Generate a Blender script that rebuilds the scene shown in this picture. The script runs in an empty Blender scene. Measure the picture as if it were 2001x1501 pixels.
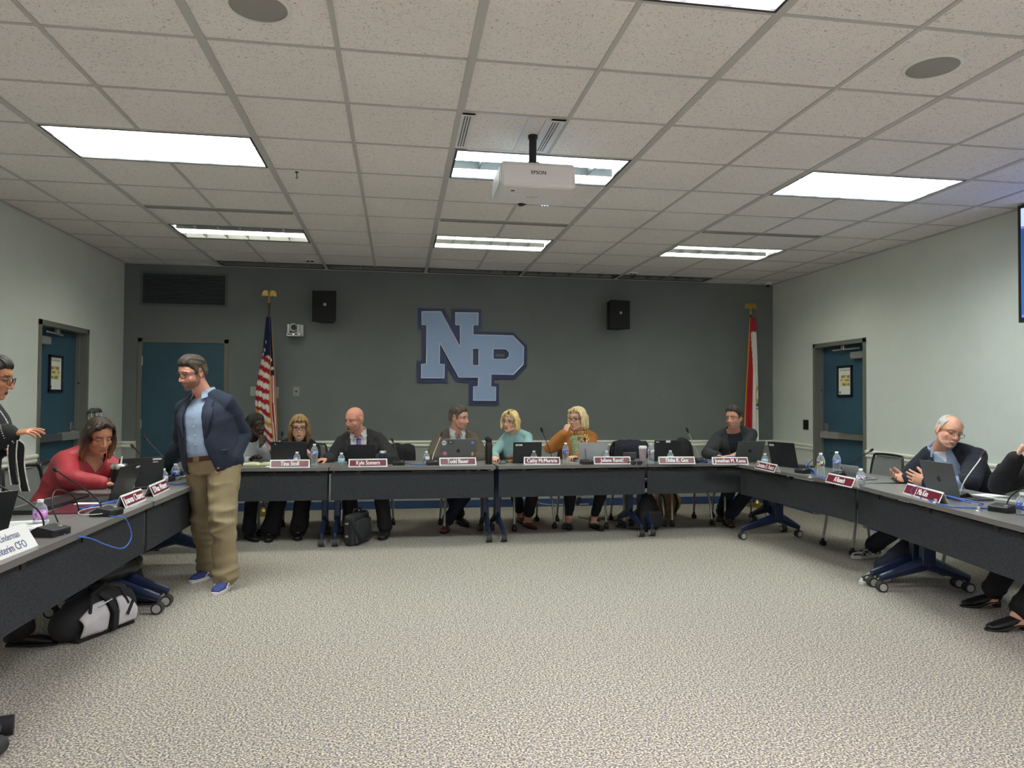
import bpy, math, random
from math import sin, cos, pi, radians, sqrt, exp
from mathutils import Vector, Matrix, noise
from mathutils.geometry import tessellate_polygon
import numpy as np
random.seed(7)
SC = bpy.context.scene
COL = SC.collection
V = Vector

# ------------------------------------------------------------ camera
FPX, YAW, PIT, ROLL, CH = 1416.33, 0.15558, 0.02189, 0.00686, 1.4047
def cam_basis():
    cy, sy = cos(YAW), sin(YAW)
    f = V((sy*cos(PIT), cy*cos(PIT), sin(PIT)))
    r = V((cy, -sy, 0)); u = r.cross(f)
    return r*cos(ROLL)+u*sin(ROLL), -r*sin(ROLL)+u*cos(ROLL), f
CR, CU, CF = cam_basis()
CP = V((0, 0, CH))
cd = bpy.data.cameras.new('camera')
cam = bpy.data.objects.new('camera', cd)
COL.objects.link(cam)
cd.sensor_fit = 'HORIZONTAL'; cd.sensor_width = 36.0
cd.lens = FPX*36.0/2001.0
cd.clip_start = 0.05; cd.clip_end = 60
M = Matrix.Identity(4)
for i in range(3):
    M[i][0] = CR[i]; M[i][1] = CU[i]; M[i][2] = -CF[i]; M[i][3] = CP[i]
cam.matrix_world = M
SC.camera = cam

# the place was surveyed from the photograph: a point on a known plane
def ray(x, y): return CF+CR*((x-1000.5)/FPX)-CU*((y-750.5)/FPX)
def PZ(x, y, z=0.75): d = ray(x, y); return CP+d*((z-CH)/d.z)
def PY(x, y, Y): d = ray(x, y); return CP+d*(Y/d.y)
def PX(x, y, X): d = ray(x, y); return CP+d*(X/d.x)

# ------------------------------------------------------------ light and exposure
w = bpy.data.worlds.new('world'); SC.world = w
w.use_nodes = True
w.node_tree.nodes['Background'].inputs[0].default_value = (0.8, 0.85, 0.9, 1)
w.node_tree.nodes['Background'].inputs[1].default_value = 0.02
SC.view_settings.view_transform = 'Standard'
SC.view_settings.look = 'None'
SC.view_settings.gamma = 1.0
SC.view_settings.use_curve_mapping = False
SC.view_settings.exposure = 1.3
# lamp strengths of the ceiling troffers (colour, radiance) by row
LAMP_FRONT = ((1.0, 0.95, 0.985), 15.0)
LAMP_MID = ((0.93, 1.0, 0.95), 13.5)
LAMP_BACK = ((0.97, 1.0, 0.86), 9.0)

XL, XR, WB, WF, H = -3.312, 5.169, 9.437, -4.0, 3.05
TZ = 0.75

# ------------------------------------------------------------ materials
def mat(name, col, rough=0.6, metal=0.0, spec=0.5, **kw):
    m = bpy.data.materials.new(name); m.use_nodes = True
    b = m.node_tree.nodes['Principled BSDF']
    b.inputs['Base Color'].default_value = (*col, 1)
    b.inputs['Roughness'].default_value = rough
    b.inputs['Metallic'].default_value = metal
    b.inputs['Specular IOR Level'].default_value = spec
    for k, v in kw.items(): b.inputs[k.replace('_', ' ')].default_value = v
    return m
def nodes(m): return m.node_tree.nodes, m.node_tree.links, m.node_tree.nodes['Principled BSDF']
def noisy(m, c1, c2, scale=50, detail=4, bump=0.0, stretch=(1, 1, 1), lo=0.35, hi=0.65, bdist=0.002, rough=0.6):
    """two tones mixed by noise in object space, with bump"""
    N, L, b = nodes(m)
    tc = N.new('ShaderNodeTexCoord'); mp = N.new('ShaderNodeMapping'); mp.inputs['Scale'].default_value = stretch
    ns = N.new('ShaderNodeTexNoise'); ns.inputs['Scale'].default_value = scale; ns.inputs['Detail'].default_value = detail
    ns.inputs['Roughness'].default_value = rough
    cr = N.new('ShaderNodeValToRGB'); cr.color_ramp.elements[0].position = lo; cr.color_ramp.elements[1].position = hi
    cr.color_ramp.elements[0].color = (*c1, 1); cr.color_ramp.elements[1].color = (*c2, 1)
    L.new(tc.outputs['Object'], mp.inputs[0]); L.new(mp.outputs[0], ns.inputs['Vector'])
    L.new(ns.outputs['Fac'], cr.inputs[0]); L.new(cr.outputs[0], b.inputs['Base Color'])
    if bump:
        bp = N.new('ShaderNodeBump'); bp.inputs['Strength'].default_value = bump; bp.inputs['Distance'].default_value = bdist
        L.new(ns.outputs['Fac'], bp.inputs['Height']); L.new(bp.outputs[0], b.inputs['Normal'])
    return m
def tone(name, c, var=0.12, scale=60, bump=0.15, rough=0.85, stretch=(1, 1, 1), **kw):
    m = mat(name, c, rough, **kw)
    return noisy(m, tuple(x*(1-var) for x in c), tuple(min(1, x*(1+var)) for x in c), scale, 5, bump, stretch)
def emis(name, col, s):
    m = bpy.data.materials.new(name); m.use_nodes = True
    b = m.node_tree.nodes['Principled BSDF']
    b.inputs['Base Color'].default_value = (*col, 1)
    b.inputs['Emission Color'].default_value = (*col, 1); b.inputs['Emission Strength'].default_value = s
    return m
def attr_mat(name, rough=0.55, sss=0.0, bump=0.0, scale=200, spec=0.4):
    m = mat(name, (1, 1, 1), rough, spec=spec)
    N, L, b = nodes(m)
    a = N.new('ShaderNodeAttribute'); a.attribute_name = 'Col'
    L.new(a.outputs['Color'], b.inputs['Base Color'])
    if sss:
        b.inputs['Subsurface Weight'].default_value = sss; b.inputs['Subsurface Scale'].default_value = 0.02
        b.inputs['Subsurface Radius'].default_value = (1, 0.35, 0.2)
    if bump:
        ns = N.new('ShaderNodeTexNoise'); ns.inputs['Scale'].default_value = scale
        tc = N.new('ShaderNodeTexCoord'); L.new(tc.outputs['Object'], ns.inputs['Vector'])
        bp = N.new('ShaderNodeBump'); bp.inputs['Strength'].default_value = bump; bp.inputs['Distance'].default_value = 0.002
        L.new(ns.outputs['Fac'], bp.inputs['Height']); L.new(bp.outputs[0], b.inputs['Normal'])
    return m
def srgb(r, g, b):
    return tuple(((c/255)/12.92 if c/255 <= 0.04045 else ((c/255+0.055)/1.055)**2.4) for c in (r, g, b))

# ------------------------------------------------------------ mesh building
class MB:
    def __init__(s): s.v = []; s.f = []; s.m = []; s.mi = 0
    def add(s, vs, fs):
        n = len(s.v); s.v += [tuple(p) for p in vs]; s.f += [[i+n for i in f] for f in fs]; s.m += [s.mi]*len(fs)
        return s
    def box(s, c, d, R=None):
        c = V(c); h = V(d)*0.5; vs = []
        for z in (-1, 1):
            for x, y in ((-1, -1), (1, -1), (1, 1), (-1, 1)):
                p = V((x*h.x, y*h.y, z*h.z))
                if R is not None: p = R @ p
                vs.append(c+p)
        return s.add(vs, [[3, 2, 1, 0], [4, 5, 6, 7], [0, 1, 5, 4], [1, 2, 6, 5], [2, 3, 7, 6], [3, 0, 4, 7]])
    def bx(s, x0, x1, y0, y1, z0, z1):
        return s.box(((x0+x1)/2, (y0+y1)/2, (z0+z1)/2), (abs(x1-x0), abs(y1-y0), abs(z1-z0)))
    def quad(s, *p): return s.add(p, [list(range(len(p)))])
    def cyl(s, a, b, r0, r1=None, n=16):
        a = V(a); b = V(b); r1 = r0 if r1 is None else r1
        ax = (b-a).normalized(); t = ax.orthogonal().normalized(); u = ax.cross(t)
        vs = [a+(t*cos(2*pi*i/n)+u*sin(2*pi*i/n))*r0 for i in range(n)]+[b+(t*cos(2*pi*i/n)+u*sin(2*pi*i/n))*r1 for i in range(n)]
        return s.add(vs, [[i, (i+1) % n, n+(i+1) % n, n+i] for i in range(n)]+[list(range(n))[::-1], list(range(n, 2*n))])
    def ell(s, c, r, R=None, nu=20, nv=12):
        c = V(c); vs = []; fs = []
        r = V(r) if hasattr(r, '__len__') else V((r, r, r))
        for j in range(1, nv):
            ph = pi*j/nv
            for i in range(nu):
                th = 2*pi*i/nu; p = V((r.x*sin(ph)*cos(th), r.y*sin(ph)*sin(th), r.z*cos(ph)))
                vs.append(c+(R @ p if R is not None else p))
        t = V((0, 0, r.z)); t = R @ t if R is not None else t
        vs += [c+t, c-t]; a, b = len(vs)-2, len(vs)-1
        for j in range(nv-2):
            for i in range(nu):
                fs.append([j*nu+i, (j+1)*nu+i, (j+1)*nu+(i+1) % nu, j*nu+(i+1) % nu])
        for i in range(nu):
            fs.append([a, i, (i+1) % nu]); fs.append([b, (nv-2)*nu+(i+1) % nu, (nv-2)*nu+i])
        return s.add(vs, fs)
    def tube(s, pts, rad, n=12, ref=None, cap=True, closed=False):
        """tube through points; rad scalar, list of scalars, or list of (a, b) with a along ref side"""
        pts = [V(p) for p in pts]; k = len(pts)
        if not hasattr(rad, '__len__'): rad = [rad]*k
        rad = [(r, r) if not hasattr(r, '__len__') else r for r in rad]
        tg = []
        for i in range(k):
            if closed: t = pts[(i+1) % k]-pts[i-1]
            else: t = pts[min(i+1, k-1)]-pts[max(i-1, 0)]
            tg.append(t.normalized() if t.length > 1e-9 else V((0, 0, 1)))
        x = (ref - tg[0]*ref.dot(tg[0])).normalized() if ref is not None else tg[0].orthogonal().normalized()
        rings = []
        X = x
        for i in range(k):
            if ref is not None: x2 = ref - tg[i]*ref.dot(tg[i])
            else: x2 = X - tg[i]*X.dot(tg[i])
            X = x2.normalized() if x2.length > 1e-6 else X
            Y = tg[i].cross(X)
            rings.append((pts[i], X.copy(), Y, rad[i], tg[i]))
        out = []
        if cap and not closed:
            p, X0, Y0, r, t = rings[0]; m = min(r)
            for a in (75, 50, 25): out.append((p-t*m*sin(radians(a)), X0, Y0, (r[0]*cos(radians(a)), r[1]*cos(radians(a)))))
        out += [(p, X0, Y0, r) for p, X0, Y0, r, t in rings]
        if cap and not closed:
            p, X0, Y0, r, t = rings[-1]; m = min(r)
            for a in (25, 50, 75): out.append((p+t*m*sin(radians(a)), X0, Y0, (r[0]*cos(radians(a)), r[1]*cos(radians(a)))))
        vs = []; fs = []
        for p, X0, Y0, r in out:
            for i in range(n):
                th = 2*pi*i/n; vs.append(p+X0*(r[0]*cos(th))+Y0*(r[1]*sin(th)))
        K = len(out)
        for j in range(K if closed else K-1):
            j2 = (j+1) % K
            for i in range(n): fs.append([j*n+i, j*n+(i+1) % n, j2*n+(i+1) % n, j2*n+i])
        if not closed:
            fs.append(list(range(n))[::-1]); fs.append([(K-1)*n+i for i in range(n)])
        return s.add(vs, fs)
    def lathe(s, prof, c=(0, 0, 0), n=24, R=None):
        """profile [(r, z)] closed at the axis when r = 0"""
        c = V(c); vs = []; fs = []
        for r, z in prof:
            for i in range(n):
                th = 2*pi*i/n; p = V((r*cos(th), r*sin(th), z)); vs.append(c+(R @ p if R is not None else p))
        for j in range(len(prof)-1):
            for i in range(n): fs.append([j*n+i, j*n+(i+1) % n, (j+1)*n+(i+1) % n, (j+1)*n+i])
        if prof[0][0] > 1e-4: fs.append(list(range(n))[::-1])
        if prof[-1][0] > 1e-4: fs.append([(len(prof)-1)*n+i for i in range(n)])
        return s.add(vs, fs)
    def prism(s, loops, to3, dv):
        """2-D loops (outer then holes) placed by to3 and thickened along dv"""
        flat = [p for l in loops for p in l]
        F = [V(to3(*p)) for p in flat]; B = [p+V(dv) for p in F]
        tr = tessellate_polygon([[V((p[0], p[1], 0)) for p in l] for l in loops])
        n = len(F); fs = [[a, b, c] for a, b, c in tr]+[[c+n, b+n, a+n] for a, b, c in tr]
        o = 0
        for l in loops:
            k = len(l)
            for i in range(k): fs.append([o+i, o+(i+1) % k, n+o+(i+1) % k, n+o+i])
            o += k
        return s.add(F+B, fs)
    def build(s, name, m, parent=None, smooth=False, bevel=0, fix=True, loc=None):
        me = bpy.data.meshes.new(name)
        if loc is not None:
            l = V(loc); s.v = [tuple(V(p)-l) for p in s.v]
        me.from_pydata(s.v, [], s.f)
        ms = m if isinstance(m, (list, tuple)) else [m]
        for q in ms: me.materials.append(q)
        if len(ms) > 1: me.polygons.foreach_set('material_index', s.m)
        me.update()
        if fix:
            import bmesh
            b = bmesh.new(); b.from_mesh(me); bmesh.ops.recalc_face_normals(b, faces=b.faces); b.to_mesh(me); b.free()
        if smooth:
            me.polygons.foreach_set('use_smooth', [True]*len(me.polygons))
            if smooth != 'all':
                try: me.set_sharp_from_angle(angle=radians(40))
                except Exception: pass
        o = bpy.data.objects.new(name, me); COL.objects.link(o)
        if loc is not None: o.location = loc
        if parent is not None: link_parent(o, parent)
        if bevel:
            md = o.modifiers.new('bevel', 'BEVEL'); md.width = bevel; md.segments = 2; md.limit_method = 'ANGLE'; md.angle_limit = radians(50)
        return o
WM = {}
def wm(o):
    """world matrix of a root (roots carry loc and z-rotation only)"""
    if o.parent is None: return Matrix.LocRotScale(o.location, o.rotation_euler, o.scale)
    return wm(o.parent) @ o.matrix_parent_inverse @ Matrix.LocRotScale(o.location, o.rotation_euler, o.scale)
def link_parent(o, parent): o.parent = parent
def setp(o, label=None, cat=None, group=None, kind=None):
    for k, v in (('label', label), ('category', cat), ('group', group), ('kind', kind)):
        if v: o[k] = v
    return o
def thing(name, label, cat, loc=(0, 0, 0), rz=0.0, group=None):
    o = bpy.data.objects.new(name, None); COL.objects.link(o)
    o.empty_display_size = 0.05
    o.location = loc; o.rotation_euler = (0, 0, rz)
    return setp(o, label, cat, group)
def struct(name, mb, m, **k): return setp(mb.build(name, m, **k), kind='structure')
def kids(o): return [c for c in bpy.data.objects if c.parent == o]
def copy_tree(o, parent=None, loc=None, rz=None, label=None, group=None):
    c = o.copy(); COL.objects.link(c)
    if parent is not None: c.parent = parent
    if loc is not None: c.location = loc
    if rz is not None: c.rotation_euler = (0, 0, rz)
    if label: c['label'] = label
    if group: c['group'] = group
    for ch in kids(o): copy_tree(ch, c)
    return c
def text_mesh(body, size, depth=0.0006, bold=0.0, xs=1.0, align='CENTER'):
    """lettering as a mesh in the x-z plane, centred"""
    cu = bpy.data.curves.new('lettering', 'FONT'); cu.body = body; cu.size = size
    cu.extrude = depth; cu.align_x = align; cu.align_y = 'CENTER'; cu.resolution_u = 3
    o = bpy.data.objects.new('tmp', cu); COL.objects.link(o)
    dg = bpy.context.evaluated_depsgraph_get()
    me = bpy.data.meshes.new_from_object(o.evaluated_get(dg), depsgraph=dg)
    bpy.data.objects.remove(o); bpy.data.curves.remove(cu)
    n = len(me.vertices); a = np.empty(n*3, 'f'); me.vertices.foreach_get('co', a); a = a.reshape(-1, 3)
    mb = MB(); mb.v = [(x*xs, -z, y) for x, y, z in a.tolist()]
    mb.f = [list(p.vertices) for p in me.polygons]
    if bold:
        v0, f0 = list(mb.v), [list(f) for f in mb.f]; mb.v = []; mb.f = []
        for k in (-1, 0, 1):
            o_ = len(mb.v); mb.v += [(x+k*bold, y-0.00005*k, z) for x, y, z in v0]; mb.f += [[i+o_ for i in f] for f in f0]
    mb.m = [0]*len(mb.f)
    bpy.data.meshes.remove(me)
    return mb
def xf(mb, Mx):
    mb.v = [tuple(Mx @ V(p)) for p in mb.v]; return mb
def bez(p0, p1, p2, p3, n=12):
    p0, p1, p2, p3 = map(V, (p0, p1, p2, p3)); o = []
    for i in range(n+1):
        t = i/n; o.append(p0*(1-t)**3+p1*3*t*(1-t)**2+p2*3*t*t*(1-t)+p3*t**3)
    return o
def crom(P, n=6):
    P = [V(p) for p in P]; Q = [P[0]]+P+[P[-1]]; o = []
    for i in range(1, len(Q)-2):
        for j in range(n):
            t = j/n; a, b, c, d = Q[i-1:i+3]
            o.append(0.5*((2*b)+(c-a)*t+(2*a-5*b+4*c-d)*t*t+(3*b-a-3*c+d)*t**3))
    return o+[P[-1]]
# ------------------------------------------------------------ shared materials
M_white = mat('white_paint', (0.75, 0.76, 0.72), 0.5)
M_trim = mat('cream_trim', (0.85, 0.86, 0.76), 0.4)
M_wall = noisy(mat('pale_wall_paint', (0.55, 0.57, 0.53), 0.75), (0.65, 0.685, 0.64), (0.68, 0.715, 0.665), 3, 3, 0.03)
M_wallb = noisy(mat('slate_wall_paint', (0.16, 0.18, 0.185), 0.7), (0.155, 0.172, 0.172), (0.17, 0.188, 0.188), 2, 3, 0.03)
M_walll = noisy(mat('grey_wainscot_paint', (0.3, 0.31, 0.28), 0.7), (0.33, 0.345, 0.32), (0.35, 0.365, 0.34), 2, 3, 0.03)
M_blueb = mat('blue_rubber_base', (0.03, 0.06, 0.17), 0.5)
M_frame = mat('grey_door_frame_paint', (0.17, 0.17, 0.15), 0.45)
M_door = noisy(mat('teal_blue_door_paint', (0.04, 0.1, 0.15), 0.4), (0.032, 0.088, 0.135), (0.038, 0.1, 0.15), 4, 3, 0.05)
M_steel = mat('brushed_steel', (0.55, 0.54, 0.5), 0.32, 1.0)
M_alu = mat('satin_aluminium', (0.62, 0.62, 0.6), 0.4, 0.8)
M_blk = mat('black_plastic', (0.012, 0.012, 0.014), 0.45)
M_blkr = mat('black_rubber', (0.008, 0.008, 0.009), 0.8)
M_dark = mat('dark_metal', (0.02, 0.02, 0.022), 0.4, 0.5)
M_gold = mat('gold_fitting', (0.5, 0.36, 0.1), 0.35, 1.0)
M_wood = mat('dark_wood_pole', (0.06, 0.025, 0.012), 0.35)
M_paper = mat('white_paper', (0.82, 0.82, 0.8), 0.8)
M_navy = mat('navy_blue_metal', (0.012, 0.022, 0.065), 0.35)
M_cable = mat('blue_cable', (0.05, 0.16, 0.6), 0.4)
M_cablew = mat('pale_cable', (0.55, 0.55, 0.5), 0.5)

# ------------------------------------------------------------ floor
def carpet():
    m = mat('speckled_carpet', (0.3, 0.28, 0.24), 0.95, spec=0.1)
    N, L, b = nodes(m)
    tc = N.new('ShaderNodeTexCoord')
    def nz(s, d=2):
        n = N.new('ShaderNodeTexNoise'); n.inputs['Scale'].default_value = s; n.inputs['Detail'].default_value = d
        n.inputs['Roughness'].default_value = 0.7; L.new(tc.outputs['Object'], n.inputs['Vector']); return n
    n1 = nz(105, 3); r = N.new('ShaderNodeValToRGB'); e = r.color_ramp
    e.elements[0].position = 0.40; e.elements[0].color = (0.085, 0.08, 0.075, 1)
    e.elements[1].position = 0.60; e.elements[1].color = (0.66, 0.59, 0.46, 1)
    x = e.elements.new(0.5); x.color = (0.29, 0.265, 0.24, 1)
    L.new(n1.outputs['Fac'], r.inputs[0])
    n2 = nz(38, 3); r2 = N.new('ShaderNodeValToRGB')
    r2.color_ramp.elements[0].position = 0.54; r2.color_ramp.elements[0].color = (0, 0, 0, 1)
    r2.color_ramp.elements[1].position = 0.66; r2.color_ramp.elements[1].color = (0.7, 0.7, 0.7, 1)
    L.new(n2.outputs['Fac'], r2.inputs[0])
    mx = N.new('ShaderNodeMix'); mx.data_type = 'RGBA'; mx.inputs[7].default_value = (0.15, 0.165, 0.215, 1)
    L.new(r2.outputs[0], mx.inputs[0]); L.new(r.outputs[0], mx.inputs[6])
    L.new(mx.outputs[2], b.inputs['Base Color'])
    bp = N.new('ShaderNodeBump'); bp.inputs['Strength'].default_value = 0.35; bp.inputs['Distance'].default_value = 0.003
    L.new(n1.outputs['Fac'], bp.inputs['Height']); L.new(bp.outputs[0], b.inputs['Normal'])
    return m
struct('floor', MB().bx(XL-0.3, XR+0.3, WF-0.3, WB+0.3, -0.1, 0), carpet())

# ------------------------------------------------------------ walls with door openings
DL = (7.33, 8.43)      # left door along y (outer frame)
DR = (7.39, 8.43)
DB = (-3.144, -2.089)  # back door along x
DH = 2.13
def wall_side(name, x0, x1, d, m):
    mb = MB(); mb.bx(x0, x1, WF, d[0], 0, H+0.2); mb.bx(x0, x1, d[1], WB, 0, H+0.2); mb.bx(x0, x1, d[0], d[1], DH, H+0.2)
    return struct(name, mb, m)
wall_side('wall_left', XL-0.2, XL, DL, M_wall)
wall_side('wall_right', XR, XR+0.2, DR, M_wall)
mb = MB(); mb.bx(XL-0.2, DB[0], WB, WB+0.2, 0, H+0.2); mb.bx(DB[1], XR+0.2, WB, WB+0.2, 0, H+0.2); mb.bx(DB[0], DB[1], WB, WB+0.2, DH, H+0.2)
mb.f = [f for f in mb.f]
struct('wall_back', mb, M_wallb)
struct('wall_front', MB().bx(XL-0.2, XR+0.2, WF-0.2, WF, 0, H+0.2), M_wall)
RZ = 0.842
# lower part of the back wall is a lighter grey panel below the rail
mb = MB(); mb.bx(DB[1], XR, WB-0.006, WB, 0.1, RZ); mb.bx(XL, DB[0], WB-0.006, WB, 0.1, RZ)
struct('trim_1', mb, M_walll)
def rail(name, a, b, nrm):
    a = V(a); b = V(b); nrm = V(nrm); prof = [(0, -0.045), (0.012, -0.045), (0.016, -0.03), (0.010, -0.02), (0.012, -0.005), (0.026, 0.006), (0.026, 0.022), (0.012, 0.03), (0, 0.03)]
    mb = MB(); k = len(prof); vs = []
    for p in (a, b):
        for o, z in prof: vs.append(p+nrm*o+V((0, 0, z)))
    mb.add(vs, [[i, (i+1) % k, k+(i+1) % k, k+i] for i in range(k)]+[list(range(k)), [k+i for i in range(k)][::-1]])
    return struct(name, mb, M_trim)
rail('trim_2', (DB[1], WB-0.006, RZ), (XR, WB-0.006, RZ), (0, -1, 0))
rail('trim_3', (XL, WB-0.006, RZ), (DB[0], WB-0.006, RZ), (0, -1, 0))
rail('trim_4', (XL, WF, RZ), (XL, DL[0], RZ), (1, 0, 0))
rail('trim_5', (XL, DL[1], RZ), (XL, WB, RZ), (1, 0, 0))
rail('trim_6', (XR, WF, RZ), (XR, DR[0], RZ), (-1, 0, 0))
rail('trim_7', (XR, DR[1], RZ), (XR, WB, RZ), (-1, 0, 0))
struct('baseboard_back', MB().bx(DB[1], XR, WB-0.012, WB, 0, 0.1).bx(XL, DB[0], WB-0.012, WB, 0, 0.1), M_blueb)
struct('baseboard_left', MB().bx(XL, XL+0.01, WF, DL[0], 0, 0.1).bx(XL, XL+0.01, DL[1], WB, 0, 0.1), M_blueb)
struct('baseboard_right', MB().bx(XR-0.01, XR, WF, DR[0], 0, 0.1).bx(XR-0.01, XR, DR[1], WB, 0, 0.1), M_blueb)

# ------------------------------------------------------------ doors
def side_door(name, x, s, d, hinge_near):
    """door in a side wall; s = +1 when the room lies towards +x"""
    r = struct(name, MB().bx(x-s*0.10, x-s*0.145, d[0]+0.05, d[1]-0.05, 0.005, DH-0.055), M_door)
    fr = MB(); e = 0.012*s
    for a, b in ((d[0], d[0]+0.05), (d[1]-0.05, d[1])): fr.bx(x-s*0.16, x+e, a, b, 0, DH)
    fr.bx(x-s*0.16, x+e, d[0], d[1], DH-0.05, DH)
    for a, b in ((d[0]+0.05, d[0]+0.065), (d[1]-0.065, d[1]-0.05)): fr.bx(x-s*0.06, x-s*0.10, a, b, 0, DH-0.05)
    fr.build('door_frame', M_frame, r, bevel=0.002)
    zb = 1.0
    y0, y1 = d[0]+0.08, d[1]-0.08
    MB().bx(x-s*0.03, x-s*0.075, y0, (y0+y1)/2+0.06, zb-0.035, zb+0.035).bx(x-s*0.075, x-s*0.10, y0, y0+0.06, zb-0.03, zb+0.03).build('push_bar', M_steel, r, bevel=0.006)
    MB().bx(x-s*0.035, x-s*0.085, (y0+y1)/2+0.061, y1, zb-0.04, zb+0.04).bx(x-s*0.085, x-s*0.10, y1-0.07, y1, zb-0.05, zb+0.05).build('push_bar_end', M_alu, r, bevel=0.004)
    MB().bx(x-s*0.085, x-s*0.10, y1-0.09, y1-0.01, zb+0.06, zb+0.14).build('latch_plate', M_steel, r, bevel=0.003)
    MB().bx(x-s*0.04, x-s*0.10, d[0]+0.06, d[0]+0.36, DH-0.22, DH-0.14).build('door_closer', M_alu, r, bevel=0.012)
    MB().box((x-s*0.05, d[0]+0.45, DH-0.10), (0.012, 0.45, 0.018), Matrix.Rotation(radians(6), 3, 'Z')).box((x-s*0.05, d[0]+0.50, DH-0.075), (0.03, 0.06, 0.05)).build('closer_arm', M_alu, r, bevel=0.003)
    MB().cyl((x-s*0.06, d[1]-0.068, 1.55), (x-s*0.06, d[1]-0.075, 1.55), 0.009).build('frame_bolt', M_blk, r, smooth=True)
    return r
side_door('door_1', XL, 1, DL, True)
side_door('door_3', XR, -1, DR, True)
r = struct('door_2', MB().bx(DB[0]+0.05, DB[1]-0.05, WB+0.005, WB+0.05, 0.005, DH-0.05), M_door)
fr = MB(); fr.bx(DB[0], DB[0]+0.05, WB-0.012, WB+0.12, 0, DH).bx(DB[1]-0.05, DB[1], WB-0.012, WB+0.12, 0, DH).bx(DB[0], DB[1], WB-0.012, WB+0.12, DH-0.05, DH)
fr.build('door_frame', M_frame, r, bevel=0.002)
for z in (1.85, 1.08, 0.25):
    MB().cyl((DB[0]+0.052, WB-0.006, z-0.055), (DB[0]+0.052, WB-0.006, z+0.055), 0.008).build('hinge', M_steel, r, smooth=True)
MB().cyl((DB[1]-0.12, WB, 0.98), (DB[1]-0.12, WB-0.05, 0.98), 0.012).tube([(DB[1]-0.12, WB-0.055, 0.98), (DB[1]-0.24, WB-0.055, 0.98)], 0.01).build('door_handle', M_steel, r, smooth=True)

# evacuation plans framed on the side doors
def plan(s, x, y, z, label):
    t = thing('picture_frame', label, 'picture frame', (x, y, z), group=None)
    W_, H_ = 0.29, 0.37
    mb = MB()
    for a, b, c, d in ((-W_/2, -W_/2+0.025, -H_/2, H_/2), (W_/2-0.025, W_/2, -H_/2, H_/2), (-W_/2, W_/2, -H_/2, -H_/2+0.025), (-W_/2, W_/2, H_/2-0.025, H_/2)):
        mb.bx(0, s*0.02, a, b, c, d)
    mb.build('frame', M_blk, t, bevel=0.002)
    sheet = MB().bx(0.001*s, 0.008*s, -W_/2+0.02, W_/2-0.02, -H_/2+0.02, H_/2-0.02).build('plan_sheet', M_paper, t)
    cols = [srgb(190, 120, 90), srgb(215, 190, 120), srgb(120, 150, 90), srgb(120, 130, 140), srgb(170, 90, 80), srgb(225, 215, 150)]
    ms = [mat('plan_ink_%d' % i, c, 0.8) for i, c in enumerate(cols)]
    pm = MB(); pm.mi = 5; pm.bx(0.008*s, 0.0083*s, -0.095, 0.085, -0.06, 0.075)
    rs = random.Random(3)
    for row, (zz, hh) in enumerate(((0.055, 0.035), (0.012, 0.022), (-0.04, 0.035))):
        yy = -0.09
        while yy < 0.08:
            wd = rs.uniform(0.012, 0.035); pm.mi = rs.randrange(6)
            if rs.random() < 0.85: pm.bx(0.008*s, 0.0088*s, yy, yy+wd-0.003, zz-hh/2*rs.uniform(.5, 1), zz+hh/2*rs.uniform(.5, 1))
            yy += wd
    pm.build('floor_plan_blocks', ms, sheet)
    tm = text_mesh('EVACUATION PLAN', 0.024, 0.0004, 0.0004)
    tm.v = [(0.0087*s, p[0]*s*0.85, p[2]+0.13) for p in tm.v]
    tm.build('heading', M_blk, sheet)
    MB().bx(0.008*s, 0.0089*s, 0.085*(-s), 0.105*(-s), -0.15, -0.12).build('logo_mark', M_blk, sheet)
    return t
p = PX(107, 730, XL-0.1); plan(1, XL-0.10, p.y, p.z, 'black framed evacuation plan hung on the left-hand blue door')
p = PX(1652, 745, XR+0.1); plan(-1, XR+0.10, p.y, p.z, 'black framed evacuation plan hung on the right-hand blue door')

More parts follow.
